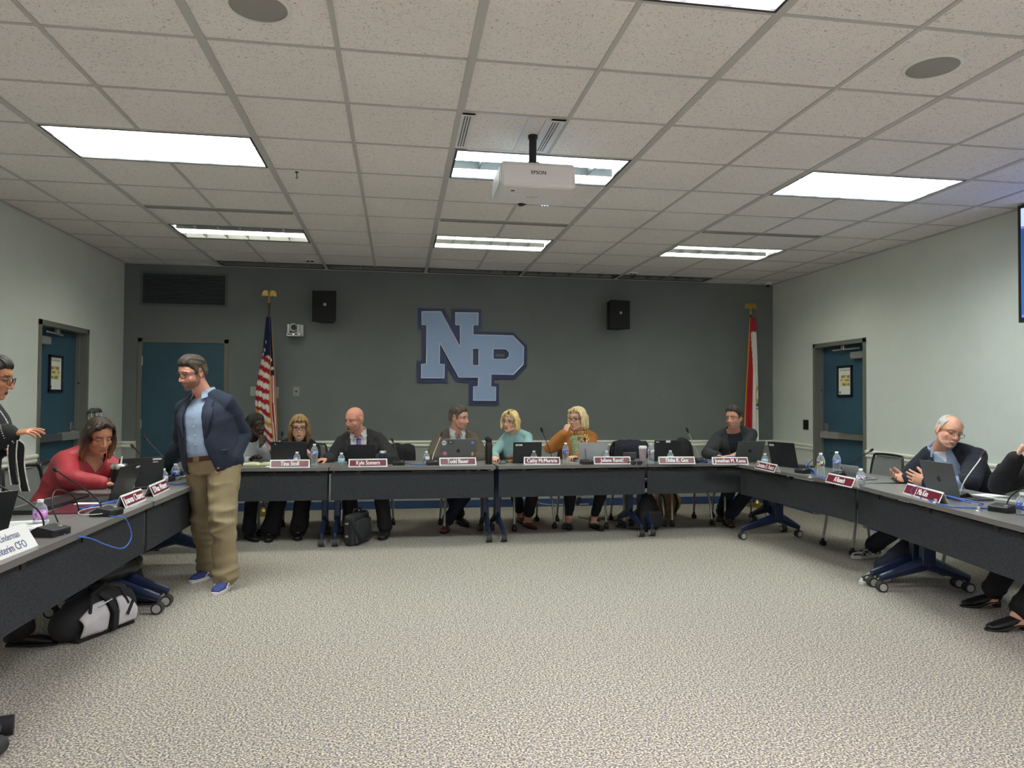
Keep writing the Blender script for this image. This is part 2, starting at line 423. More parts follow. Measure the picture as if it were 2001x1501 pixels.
# ------------------------------------------------------------ ceiling: tiles, grid, troffers
GX, GY, GS, GSY = 0.335, 3.458, 0.632, 0.630
OFF = {2: -0.02, -2: 0.02, 3: 0.015, -3: -0.03, 0: 0.0, 6: 0.02, 4: 0.01}
gx = lambda i: GX+GS*i+OFF.get(i, 0)
gy = lambda j: GY+GSY*j
FIX = []   # (i0, i1, y0, y1, kind)
for i in (-4, 0, 4):
    FIX.append((i, gy(2), gy(3), 'mid')); FIX.append((i, gy(6), gy(7), 'back'))
for i in (0, -4, 4):
    FIX.append((i, gy(-2), gy(-1), 'front')) if i == 0 else None
    FIX.append((i, gy(-6), gy(-5), 'front'))
    FIX.append((i, gy(-10), gy(-9), 'front'))
for i in (-4, -2, 0, 2, 4): FIX.append((i, gy(9)-0.03, WB-0.012, 'off'))
def tile_mat():
    m = mat('fissured_ceiling_tile', (0.62, 0.6, 0.58), 0.9, spec=0.1)
    N, L, b = nodes(m); tc = N.new('ShaderNodeTexCoord')
    n1 = N.new('ShaderNodeTexNoise'); n1.inputs['Scale'].default_value = 95; n1.inputs['Detail'].default_value = 3; n1.inputs['Distortion'].default_value = 1.6
    L.new(tc.outputs['Object'], n1.inputs['Vector'])
    r = N.new('ShaderNodeValToRGB'); r.color_ramp.elements[0].position = 0.33; r.color_ramp.elements[0].color = (0.33, 0.31, 0.29, 1)
    r.color_ramp.elements[1].position = 0.40; r.color_ramp.elements[1].color = (0.88, 0.84, 0.81, 1)
    L.new(n1.outputs['Fac'], r.inputs[0])
    n2 = N.new('ShaderNodeTexNoise'); n2.inputs['Scale'].default_value = 1.3; L.new(tc.outputs['Object'], n2.inputs['Vector'])
    mx = N.new('ShaderNodeMix'); mx.data_type = 'RGBA'; mx.blend_type = 'MULTIPLY'; mx.inputs[0].default_value = 0.12
    L.new(r.outputs[0], mx.inputs[6]); L.new(n2.outputs['Fac'], mx.inputs[7]); L.new(mx.outputs[2], b.inputs['Base Color'])
    bp = N.new('ShaderNodeBump'); bp.inputs['Strength'].default_value = 0.5; bp.inputs['Distance'].default_value = 0.004
    L.new(n1.outputs['Fac'], bp.inputs['Height']); L.new(bp.outputs[0], b.inputs['Normal'])
    return m
M_tile = tile_mat()
M_tbar = mat('grid_bar_paint', (0.5, 0.49, 0.47), 0.5)
ct = MB()
xs = [XL]+[gx(i) for i in range(-5, 8) if XL+0.05 < gx(i) < XR-0.02]+[XR]
ys = [WF]+[gy(j) for j in range(-11, 10) if WF+0.05 < gy(j) < WB-0.02]+[WB]
def in_fix(x, y):
    for i, y0, y1, k in FIX:
        if gx(i) < x < gx(i+2) and y0 < y < y1: return True
    return False
ysx = sorted(set(ys+[gy(9)-0.03]))
for a, b in zip(xs, xs[1:]):
    for c, d in zip(ysx, ysx[1:]):
        if not in_fix((a+b)/2, (c+d)/2): ct.bx(a, b, c, d, H, H+0.02)
struct('ceiling', ct, M_tile)
struct('trim_8', MB().bx(XL-0.2, XR+0.2, WF-0.2, WB+0.2, H+0.2, H+0.3), M_white)   # slab above the hung ceiling
tb = MB()
for i in range(-5, 8):
    x = gx(i)
    if not XL < x < XR: continue
    hw = 0.021 if i % 2 == 0 else 0.012
    segs = [(WF, WB)]
    if i % 2:   # odd bars stop at the troffers they would cross
        cuts = sorted((y0, y1) for k, y0, y1, _ in FIX if k+1 == i)
        segs = []; c = WF
        for y0, y1 in cuts: segs.append((c, y0)); c = y1
        segs.append((c, WB))
    for a, b in segs: tb.bx(x-hw, x+hw, a, b, H-0.006, H)
for j in range(-11, 10):
    y = gy(j)
    if not WF < y < WB-0.1: continue
    c = XL
    for k in sorted(k for k, y0, y1, _ in FIX if y0+0.02 < y < y1-0.02): tb.bx(c, gx(k), y-0.009, y+0.009, H-0.005, H); c = gx(k+2)
    tb.bx(c, XR, y-0.009, y+0.009, H-0.005, H)
for a, b in ((XL, XL+0.02), (XR-0.02, XR)): tb.bx(a, b, WF, WB, H-0.012, H)
tb.bx(XL, XR, WB-0.02, WB, H-0.012, H)
struct('trim_9', tb, M_tbar)

M_louv = mat('specular_louvre', (0.75, 0.78, 0.78), 0.3, 0.6)
M_louvw = mat('grey_louvre_blade', (0.22, 0.23, 0.23), 0.4, 0.2)
M_rim = mat('dark_troffer_rim', (0.03, 0.03, 0.032), 0.5)
M_off = mat('unlit_reflector', (0.07, 0.072, 0.075), 0.5, 0.0)
M_vent_off = mat('unlit_housing', (0.3, 0.31, 0.31), 0.4)
LM = {}
def lampmat(key, c, s):
    if key not in LM: LM[key] = emis('troffer_lamp_'+key, c, s)
    return LM[key]
def troffer(i, y0, y1, kind, label, rows):
    x0, x1 = gx(i)+0.022, gx(i+2)-0.022
    if kind != 'off': y0 += 0.012; y1 -= 0.012
    cx, cy = (x0+x1)/2, (y0+y1)/2
    t = thing('ceiling_light', label, 'ceiling light', (cx, cy, H), group='recessed ceiling lights')
    X, Y_ = (x1-x0)/2, (y1-y0)/2
    hd = 0.10
    mb = MB()   # housing, open below
    mb.bx(-X, X, -Y_, -Y_+0.004, 0, hd).bx(-X, X, Y_-0.004, Y_, 0, hd).bx(-X, -X+0.004, -Y_, Y_, 0, hd).bx(X-0.004, X, -Y_, Y_, 0, hd).bx(-X, X, -Y_, Y_, hd, hd+0.005)
    mb.build('housing', M_white if kind != 'off' else M_vent_off, t)
    rm = MB(); w_ = 0.014
    rm.bx(-X, X, -Y_, -Y_+w_, -0.006, 0.004).bx(-X, X, Y_-w_, Y_, -0.006, 0.004).bx(-X, -X+w_, -Y_+w_, Y_-w_, -0.006, 0.004).bx(X-w_, X, -Y_+w_, Y_-w_, -0.006, 0.004)
    rm.build('rim', M_rim, t)
    lv = MB(); n = len(rows)
    bh = 0.062
    for k in range(1, 6):
        x = -X+2*X*k/6; lv.bx(x-0.0015, x+0.0015, -Y_+w_, Y_-w_, 0.004, bh)
    for k in range(1, n):
        y = -Y_+2*Y_*k/n; lv.bx(-X+w_, X-w_, y-0.002, y+0.002, 0.004, bh)
    if n == 1: lv.bx(-X+w_, X-w_, Y_-w_-0.004, Y_-w_, 0.004, bh)
    lv.build('louvre', M_louvw, t)
    for k, (c, s) in enumerate(rows):   # near row first
        ya = -Y_+2*Y_*k/n+0.004; yb = -Y_+2*Y_*(k+1)/n-0.004
        m = (M_vent_off if kind == 'off' else M_off) if s <= 0 else lampmat('%s_%.1f_%.2f_%.2f' % (kind, s, c[0], c[2]), c, s)
        MB().bx(-X+w_, X-w_, ya, yb, bh+0.012, bh+0.016).build('lamp_panel', m, t)
    return t
cM, sM = LAMP_MID; cB, sB = LAMP_BACK; cF, sF = LAMP_FRONT
NAMES = {(-4, 'mid'): 'lit ceiling light above the standing man, larger of the two on the left',
 (0, 'mid'): 'lit ceiling light right behind the white projector', (4, 'mid'): 'lit ceiling light on the right, nearest the wall screen',
 (-4, 'back'): 'lit ceiling light far left, one bright strip, beyond the larger left one', (0, 'back'): 'lit ceiling light with two strips between projector and wall letters',
 (4, 'back'): 'lit ceiling light with two strips, far right near the right door'}
BL = (0.8, 0.95, 1.0)
for i, y0, y1, k in FIX:
    if k == 'off':
        order = {-4: 'unlit slim ceiling light above the air grille, first along the grey wall', -2: 'unlit slim ceiling light above the left wall speaker', 0: 'unlit slim ceiling light above the blue wall letters',
                 2: 'unlit slim ceiling light above the right wall speaker', 4: 'unlit slim ceiling light nearest the dome camera'}[i]
        troffer(i, y0, y1, k, order, [((1, 1, 1), 0)])
    elif k == 'mid':
        rows = {-4: [((0.93, 1, 0.95), sM)]*3, 0: [(BL, sM), (BL, 0), (BL, sM)], 4: [(BL, sM), ((1, 0.97, 0.8), sM), (BL, sM)]}[i]
        troffer(i, y0, y1, k, NAMES[(i, k)], rows)
    elif k == 'back':
        rows = {-4: [(cB, 0), (cB, sB*1.6), (cB, 0)], 0: [(cB, sB), (cB, 0), (cB, sB)], 4: [(cB, sB), (cB, 0), (cB, sB)]}[i]
        troffer(i, y0, y1, k, NAMES[(i, k)], rows)
    else:
        lab = 'lit ceiling light cut by the top edge of the photo' if y0 > 0 else 'lit ceiling light behind the camera, %s of three, %s' % ({-4: 'left', 0: 'middle', 4: 'right'}[i], 'nearer row' if y0 > -1.5 else 'farther row')
        troffer(i, y0, y1, k, lab, [(cF, sF)]*3)

# ------------------------------------------------------------ ceiling fittings
M_vent = mat('grey_vent_metal', (0.32, 0.32, 0.3), 0.5)
for i, lab in ((-4, 'slot diffuser in the ceiling before the far left light'), (0, 'slot diffuser in the ceiling beyond the projector'), (4, 'slot diffuser in the ceiling before the far right light')):
    x0, x1 = gx(i)+0.03, gx(i+2)-0.03; y = gy(5)
    t = thing('slot_diffuser', lab, 'air vent', ((x0+x1)/2, y, H), group='ceiling slot diffusers')
    X = (x1-x0)/2
    MB().bx(-X, X, -0.035, -0.02, -0.012, 0).bx(-X, X, 0.02, 0.035, -0.012, 0).bx(-X, X, -0.004, 0.004, -0.012, 0).build('flange', M_vent, t)
    MB().bx(-X, X, -0.02, 0.02, -0.003, -0.0005).build('slot', M_blkr, t)
def ceil_at(px, py): return PZ(px, py, H)
M_grl = mat('speaker_grille_paint', (0.3, 0.29, 0.27), 0.6)
for px, py, lab in ((505, 12, 'round ceiling speaker at the top left of the photo'), (1822, 130, 'round ceiling speaker at the upper right of the photo')):
    p = ceil_at(px, py)
    t = thing('ceiling_speaker', lab, 'speaker', p, group='ceiling speakers')
    MB().lathe([(0.135, 0), (0.135, -0.004), (0.128, -0.009), (0.118, -0.009), (0.118, -0.003)], n=48).build('ring', M_white, t, smooth=True)
    MB().lathe([(0.0, -0.012), (0.06, -0.0115), (0.10, -0.009), (0.1185, -0.005), (0.1185, -0.002)], n=48).build('grille', M_grl, t, smooth=True)
for px, py, lab in ((606, 508, 'small black sensor in a ceiling tile above the left wall speaker'), (1237, 533, 'small black sensor in a ceiling tile above the right wall speaker')):
    p = ceil_at(px, py); t = thing('ceiling_sensor', lab, 'sensor', p)
    MB().box((0, 0, -0.006), (0.11, 0.06, 0.012)).build('sensor_plate', M_white, t, bevel=0.003)
    MB().cyl((-0.025, 0, -0.022), (-0.025, 0, -0.012), 0.02).cyl((0.025, 0, -0.022), (0.025, 0, -0.012), 0.02).build('sensor_eye', M_blk, t, smooth=True)
p = ceil_at(580, 336); t = thing('ceiling_hook', 'tiny dark hook hanging from a ceiling tile right of the big left light', 'hook', p)
MB().tube([(0, 0, 0), (0, 0, -0.03), (0.006, 0, -0.04), (0, 0, -0.05), (-0.006, 0, -0.042)], 0.003, 8).build('hook_wire', M_dark, t, smooth=True)
MB().cyl((0, 0, 0), (0, 0, -0.006), 0.012).build('hook_base', M_dark, t, smooth=True)
# dome camera in the right back corner
p = PY(1501, 556, WB-0.12)
t = thing('dome_camera', 'small white dome camera at the ceiling in the right back corner', 'security camera', (p.x, WB-0.12, H))
MB().lathe([(0.055, 0), (0.055, -0.025), (0.045, -0.035), (0, -0.035)]).build('camera_base', M_white, t, smooth=True)
MB().ell((0, 0, -0.035), (0.033, 0.033, 0.03)).build('camera_dome', M_blk, t, smooth=True)

# projector and its ceiling plate
c = PZ(1040, 385, 2.585)
bx0 = PZ(965, 395, 2.56)
pj = thing('projector', 'white projector hanging from the ceiling in front of the middle light', 'projector', (c.x+0.005, 4.18, 2.745))
M_proj = mat('white_projector_plastic', (0.72, 0.71, 0.72), 0.4)
pb = MB(); pb.box((0, 0, 0.0), (0.455, 0.40, 0.15)); pb.build('projector_body', M_proj, pj, bevel=0.022)
MB().cyl((0.0, 0.0, 0.12), (0.0, 0, 0.30), 0.024).build('mount_pole', M_blk, pj, smooth=True)
MB().box((0, 0, 0.09), (0.15, 0.13, 0.022)).box((0, 0, 0.115), (0.07, 0.07, 0.03)).tube([(-0.09, -0.06, 0.08), (0.09, 0.06, 0.08)], 0.008).tube([(-0.09, 0.06, 0.08), (0.09, -0.06, 0.08)], 0.008).build('mount_bracket', M_blk, pj, bevel=0.003)
xf(text_mesh('EPSON', 0.03, 0.0004, 0.0006), Matrix.Translation((0.0, -0.2008, 0.01))).build('brand_lettering', M_dark, pj)
b_ = xf(text_mesh('POWERLITE', 0.014, 0.0004, 0.0003), Matrix.Translation((0.0, 0.02, -0.0755)) @ Matrix.Rotation(radians(90), 4, 'X')); b_.build('model_lettering', mat('grey_ink', (0.25, 0.25, 0.25), 0.6), pj)
MB().box((-0.14, -0.1, -0.0755), (0.022, 0.022, 0.002)).build('sensor_window', M_blk, pj)
MB().box((-0.11, -0.03, -0.0752), (0.09, 0.016, 0.001)).build('rating_label', M_paper, pj)
MB().cyl((-0.03, 0.2, -0.03), (-0.03, 0.212, -0.03), 0.05).build('lens', M_blk, pj, smooth=True)
MB().cyl((-0.04, 0.18, -0.075), (-0.04, 0.18, -0.088), 0.018).build('foot', M_blk, pj, smooth=True)
le = MB()
for k in (0, 1, 2): le.box((0.10+0.018*k, 0.196, -0.0755), (0.006, 0.004, 0.002))
le.build('indicator_light', emis('indicator_blue', (0.3, 0.5, 1.0), 4), pj)
MB().bx(-0.2278, -0.229, -0.14, 0.12, -0.05, 0.05).build('side_vent', M_proj, pj)
pz = thing('projector_ceiling_plate', 'white slotted mounting plate in the ceiling above the projector', 'mounting plate', (gx(0)+GS*0.5, gy(1)+GSY*0.5, H))
pm = MB()
hw = GS/2-0.01
pm.bx(-hw, -hw+0.08, -hw, hw, -0.008, 0).bx(hw-0.09, hw, -hw, hw, -0.008, 0).bx(-hw, hw, -hw, -hw+0.03, -0.008, 0).bx(-hw, hw, hw-0.02, hw, -0.008, 0)
pm.bx(0.08, 0.115, -hw, hw, -0.01, 0).bx(hw-0.12, hw-0.09, -hw, hw, -0.01, 0)
pm.build('plate_frame', M_proj, pz, bevel=0.002)
sl = MB()
for bx_ in (-hw+0.02, -hw+0.036, -hw+0.052, hw-0.07, hw-0.054, hw-0.038):
    for k in range(24): sl.box((bx_, -hw+0.06+k*0.021, -0.0085), (0.008, 0.012, 0.001))
sl.build('vent_slots', M_blkr, pz)
MB().cyl((0.16, 0.0, 0), (0.16, 0.0, -0.02), 0.03).build('pole_collar', M_blk, pz, smooth=True)
pj.location.x = pz.location.x+0.16; pj.location.y = pz.location.y

# ------------------------------------------------------------ things on the back wall
def wp(px, py): return PY(px, py, WB)
a, b = wp(280, 534), wp(440, 597)
gr = thing('air_grille', 'dark louvred air grille high on the grey wall above the back door', 'air vent', ((a.x+b.x)/2, WB, (a.z+b.z)/2))
W_, H_ = (b.x-a.x)/2, (a.z-b.z)/2
M_grille = mat('slate_grille_paint', (0.11, 0.125, 0.13), 0.6)
mb = MB(); mb.bx(-W_-0.03, W_+0.03, -0.012, 0, H_, H_+0.03).bx(-W_-0.03, W_+0.03, -0.012, 0, -H_-0.03, -H_).bx(-W_-0.03, -W_, -0.012, 0, -H_, H_).bx(W_, W_+0.03, -0.012, 0, -H_, H_)
mb.build('grille_frame', M_grille, gr)
mb = MB(); n = 18
for k in range(n):
    z = -H_+(k+0.5)*2*H_/n; mb.box((0, -0.010, z), (2*W_, 0.022, 0.003), Matrix.Rotation(radians(35), 3, 'X'))
mb.build('louvre_blades', M_grille, gr)
MB().bx(-W_, W_, -0.003, -0.001, -H_, H_).build('grille_backing', M_blkr, gr)

M_spk = mat('black_speaker_paint', (0.006, 0.006, 0.007), 0.7)
for pa, pb_, lab, rz in (((613, 570), (661, 632), 'black wall speaker left of the blue letters', radians(-6)), ((1181, 588), (1225, 645), 'black wall speaker right of the blue letters', radians(12))):
    a, b = wp(*pa), wp(*pb_); cx, cz = (a.x+b.x)/2, (a.z+b.z)/2; k = (WB-0.14)/WB
    t = thing('wall_speaker', lab, 'speaker', (cx*k, WB-0.14, CH+(cz-CH)*k), rz, 'wall speakers')
    w2, h2 = (b.x-a.x)/2*0.95, (a.z-b.z)/2*0.97
    MB().prism([[(-w2*0.9, -0.11), (w2*0.9, -0.11), (w2*0.55, 0.09), (-w2*0.55, 0.09)]], lambda x, y: (x, y, -h2*0.98), (0, 0, 2*h2*0.98)).build('cabinet', M_spk, t, bevel=0.008)
    MB().box((0, -0.115, 0), (2*w2, 0.012, 2*h2)).build('speaker_grille', noisy(mat('speaker_mesh', (0.008, 0.008, 0.009), 0.8), (0.003, 0.003, 0.003), (0.012, 0.012, 0.013), 300, 2, 0.3), t, bevel=0.006)
    MB().box((0.01, -0.1225, h2*0.12), (0.034, 0.002, 0.03)).build('badge', M_alu, t, bevel=0.003)
    MB().box((0.01, -0.124, h2*0.12), (0.024, 0.002, 0.008)).build('badge_mark', M_blk, t)
    MB().cyl((0, 0.09, 0), (0, 0.138, 0), 0.025).build('wall_bracket', M_blk, t, smooth=True)
# robotic camera
p = wp(575, 645); k = (WB-0.12)/WB
t = thing('conference_camera', 'white swivel video camera mounted on the grey wall beside the striped flag', 'camera', (p.x*k, WB-0.12, CH+(p.z-CH)*k))
MB().box((0, 0, -0.06), (0.17, 0.13, 0.04)).box((0.055, 0.06, 0.0), (0.10, 0.03, 0.15)).box((0.0, 0.08, -0.05), (0.08, 0.08, 0.05)).build('camera_base', M_proj, t, bevel=0.008)
MB().box((-0.068, 0, 0.015), (0.022, 0.08, 0.11)).box((0.05, 0, 0.015), (0.022, 0.08, 0.11)).build('camera_yoke', M_proj, t, bevel=0.006)
MB().ell((-0.01, 0.0, 0.03), (0.05, 0.055, 0.055)).build('camera_head', M_proj, t, smooth=True)
MB().cyl((0.002, -0.062, 0.03), (-0.002, -0.03, 0.03), 0.034).build('camera_lens', M_blk, t, smooth=True)
MB().box((-0.01, -0.0655, -0.058), (0.12, 0.002, 0.014)).build('display_strip', M_blk, t)
MB().box((0.0, -0.067, -0.058), (0.012, 0.002, 0.006)).build('status_light', emis('status_blue', (0.15, 0.35, 1), 6), t)

# lettering on the wall
SX, SY, SK = 780, 560, 4.35
def lp(x, y):
    p = wp(SX+x/SK, SY+y/SK); return (p.x, p.z)
navy = [(160,185),(380,190),(443,305),(443,192),(695,198),(695,365),(660,367),(660,382),(968,392),(1083,505),(1080,680),(975,788),(808,785),(805,825),(845,825),(843,1008),(593,1005),(595,822),(632,818),(484,810),(412,688),(410,818),(152,816),(153,632),(195,632),(197,362),(160,362)]
light = [(192,217),(352,217),(517,520),(515,330),(477,328),(477,225),(668,228),(667,330),(625,330),(625,413),(962,421),(1053,515),(1050,660),(965,750),(778,747),(775,853),(818,856),(815,970),(627,968),(628,853),(668,852),(670,773),(505,773),(343,478),(340,660),(382,663),(380,780),(187,778),(188,662),(230,660),(232,328),(192,328)]
h1 = [(621,530),(673,530),(672,672),(620,672)]
h2_ = [(795,532),(903,534),(931,562),(929,597),(905,622),(795,620)]
hn = [(820,565),(888,565),(898,574),(897,590),(885,598),(820,597)]
lg = thing('wall_letters', 'light blue block letters NP with a navy outline on the grey wall', 'sign', (0, WB, 0))
L2 = lambda l: [lp(*p) for p in l]
M_lnavy = mat('navy_letter_paint', (0.022, 0.042, 0.15), 0.4)
M_llight = mat('light_blue_letter_paint', (0.3, 0.42, 0.68), 0.35)
M_lrim = mat('silver_letter_edge', (0.75, 0.78, 0.85), 0.3, 0.3)
MB().prism([L2(navy), L2(hn)], lambda x, z: (x, -0.022, z), (0, 0.021, 0)).build('navy_backing', M_lnavy, lg)
MB().prism([L2(light), L2(h1), L2(h2_)], lambda x, z: (x, -0.048, z), (0, 0.026, 0)).build('letter_face', M_llight, lg)
rm = MB()
for l in (light, h1, h2_):
    P = L2(l)
    for (x0, z0), (x1, z1) in zip(P, P[1:]+P[:1]): rm.tube([(x0, -0.048, z0), (x1, -0.048, z1)], 0.006, 6)
rm.build('letter_rim', M_lrim, lg)

# plates, outlets and switches
def plate(px, py, w_, h_, lab, kind, wall='B', m=None):
    p = wp(px, py) if wall == 'B' else PX(px, py, XR)
    t = thing('wall_plate', lab, 'wall plate', p, 0 if wall == 'B' else radians(-90))
    MB().box((0, -0.003, 0), (w_, 0.006, h_)).build('cover', m or M_alu, t, bevel=0.002)
    if kind == 'jack': MB().cyl((0, -0.012, 0), (0, -0.005, 0), 0.012).build('jack', M_blk, t, smooth=True)
    elif kind == 'switch':
        for s in (-1, 1): MB().box((s*0.023, -0.009, 0), (0.014, 0.012, 0.03)).build('toggle', M_blk if m else M_white, t, bevel=0.002)
    elif kind == 'screws':
        for s in (-1, 1): MB().cyl((0, -0.008, s*h_*0.38), (0, -0.005, s*h_*0.38), 0.004, n=8).build('screw', M_steel, t)
    return t
M_pl = mat('pale_wall_plate', (0.4, 0.41, 0.39), 0.4)
plate(496, 765, 0.085, 0.12, 'blank pale wall plate left of the striped flag', 'screws', m=M_pl)
plate(537, 767, 0.10, 0.14, 'blank pale wall plate partly behind the striped flag', 'screws', m=M_pl)
plate(579, 765, 0.08, 0.12, 'pale wall plate with one dark round jack, above the woman with glasses', 'jack', m=mat('grey_wall_plate', (0.3, 0.3, 0.28), 0.4))
plate(1294, 770, 0.075, 0.09, 'wall plate painted grey like the wall, right of the letters', 'screws', m=M_wallb)
plate(1575, 830, 0.12, 0.125, 'dark double switch plate beside the right-hand door', 'switch', wall='R', m=M_dark)

# television on the right wall
p = PX(1985, 404, XR-0.12); q = PX(1990, 631, XR-0.12)
tv = thing('television', 'wall-mounted screen cut by the right edge of the photo', 'television', (XR-0.12, q.y, q.z), 0)
zt = p.z-q.z
MB().bx(0, 0.04, -1.7, 0, 0, zt).build('casing', M_blk, tv, bevel=0.004)
MB().bx(-0.002, 0.0, -1.66, -0.035, 0.04, zt-0.03).build('screen', emis('screen_blue', (0.12, 0.18, 0.75), 0.42), tv)
MB().bx(-0.003, -0.0015, -1.66, -0.035, zt-0.18, zt-0.03).bx(-0.003, -0.0015, -0.075, -0.07, 0.07, zt-0.18).build('toolbar', emis('screen_white', (0.6, 0.75, 1.0), 0.3), tv)
MB().bx(-0.003, -0.0015, -0.07, -0.038, 0.06, zt-0.2).build('desktop_margin', emis('screen_teal', (0.03, 0.13, 0.4), 0.16), tv)
MB().bx(-0.003, -0.0015, -0.085, -0.06, 0.05, 0.068).build('start_icon', emis('screen_icon', (0.9, 0.95, 1.0), 0.4), tv)
MB().bx(0.04, 0.12, -1.1, -0.6, 0.3, 0.7).build('wall_mount', M_dark, tv)
# ------------------------------------------------------------ tables
def tabletop_mat():
    m = mat('grey_wood_laminate', (0.2, 0.19, 0.18), 0.32)
    return noisy(m, (0.13, 0.125, 0.12), (0.24, 0.23, 0.22), 14, 6, 0.02, (0.6, 9, 9), 0.3, 0.7)
M_top = tabletop_mat()
M_edge = mat('taupe_table_edge', (0.16, 0.145, 0.135), 0.5)
M_felt = noisy(mat('charcoal_felt', (0.045, 0.048, 0.055), 0.95, spec=0.1), (0.030, 0.032, 0.036), (0.060, 0.063, 0.069), 150, 4, 0.4)
M_caster = mat('grey_caster_tread', (0.03, 0.03, 0.03), 0.7)
M_casterw = mat('pale_caster_hub', (0.42, 0.41, 0.38), 0.5)
def table(a, b, depth, label, legs=(0, 1), legoff=0.06, toe=(-0.34, 0.30), clips=(0.17, 0.5, 0.83)):
    """a, b: front edge ends as seen from the middle of the U, left to right; the sitters are behind"""
    a = V((a[0], a[1])); b = V((b[0], b[1])); L = (b-a).length; rz = math.atan2(b.y-a.y, b.x-a.x)
    t = thing('conference_table', label, 'table', (a.x, a.y, 0), rz, 'wheeled conference tables')
    MB().bx(0.002, L-0.002, 0, depth, TZ-0.002, TZ).build('tabletop', M_top, t)
    e = MB(); e.bx(0.002, L-0.002, 0, depth, TZ-0.032, TZ-0.0025); e.build('table_edge', M_edge, t, bevel=0.002)
    MB().bx(0.013, L-0.013, 0.045, 0.06, 0.435, TZ-0.05).build('modesty_panel', M_felt, t)
    for c in clips:
        MB().bx(c*L-0.022, c*L+0.022, 0.038, 0.065, TZ-0.075, TZ-0.032).build('panel_clip', M_blk, t)
    MB().bx(0.16, L-0.16, depth*0.5-0.03, depth*0.5+0.03, TZ-0.075, TZ-0.034).build('beam', M_navy, t)
    for k in legs:
        x = legoff if k == 0 else (L-legoff if k == 1 else k)
        cy = depth*0.5
        lg = MB().bx(x-0.03, x+0.03, cy-0.05, cy+0.05, 0.2, TZ-0.035).build('column', M_navy, t, bevel=0.008)
        MB().bx(x-0.035, x+0.035, cy-0.25, cy+0.25, TZ-0.05, TZ-0.033).build('top_bracket', M_navy, lg)
        ft = MB()
        for s, yy in ((-1, cy+toe[0]), (1, cy+toe[1])):
            ft.tube([(x, cy+s*0.02, 0.21), (x, yy, 0.105)], [(0.022, 0.055), (0.018, 0.026)], 8, ref=V((1, 0, 0)))
        ft.build('foot', M_navy, t)
        for yy in (cy+toe[0], cy+toe[1]):
            w_ = MB().cyl((x-0.028, yy, 0.037), (x+0.028, yy, 0.037), 0.037, n=24).cyl((x, yy, 0.05), (x, yy, 0.11), 0.012).build('caster', M_caster, t, smooth=True)
            MB().cyl((x-0.0305, yy, 0.037), (x+0.0305, yy, 0.037), 0.026, n=20).build('caster_hub', M_casterw, w_)
    return t
def pz2(px, py): p = PZ(px, py); return (p.x, p.y)
DT = 0.72
B0 = (-2.24, 7.075); J1 = (-0.64, 7.075); J2 = (0.965, 7.10); J3 = (2.56, 7.20); B4 = (4.18, 7.262)
def sub(a, d): return (a[0]+d, a[1])
table(B0, sub(J1, -0.006), DT, 'conference table in the back row, leftmost, behind the standing man')
table(J1, sub(J2, -0.006), DT, 'conference table in the back row under the bald man')
table((J2[0]+0.02, J2[1]), sub(J3, -0.006), DT, 'conference table in the back row under the two blonde women')
table(J3, B4, DT, 'conference table in the back row under the dark-haired man', toe=(-0.32, 0.3))
# left side: front edge faces +x, so run from near to far reversed
table((-1.517, 3.05), (-1.517, 4.87), DT, 'conference table on the left side, nearest the camera', legs=(0,), legoff=0.08)
table((-1.512, 4.88), (-1.495, 6.70), DT, 'conference table on the left side under the woman in red', legoff=0.16, legs=(0, 0.34, 1))
# right side: front edge faces -x, run from far to near
RA, RJ, RB = (3.505, 7.16), (3.615, 5.36), (3.27, 3.32)
table(RA, (RJ[0], RJ[1]+0.002), DT, 'conference table on the right side, farther from the camera', legs=(0,), legoff=0.2, toe=(-0.40, 0.24))
table(RJ, RB, DT, 'conference table on the right side, nearest the camera', legs=(0.30, 0.44))

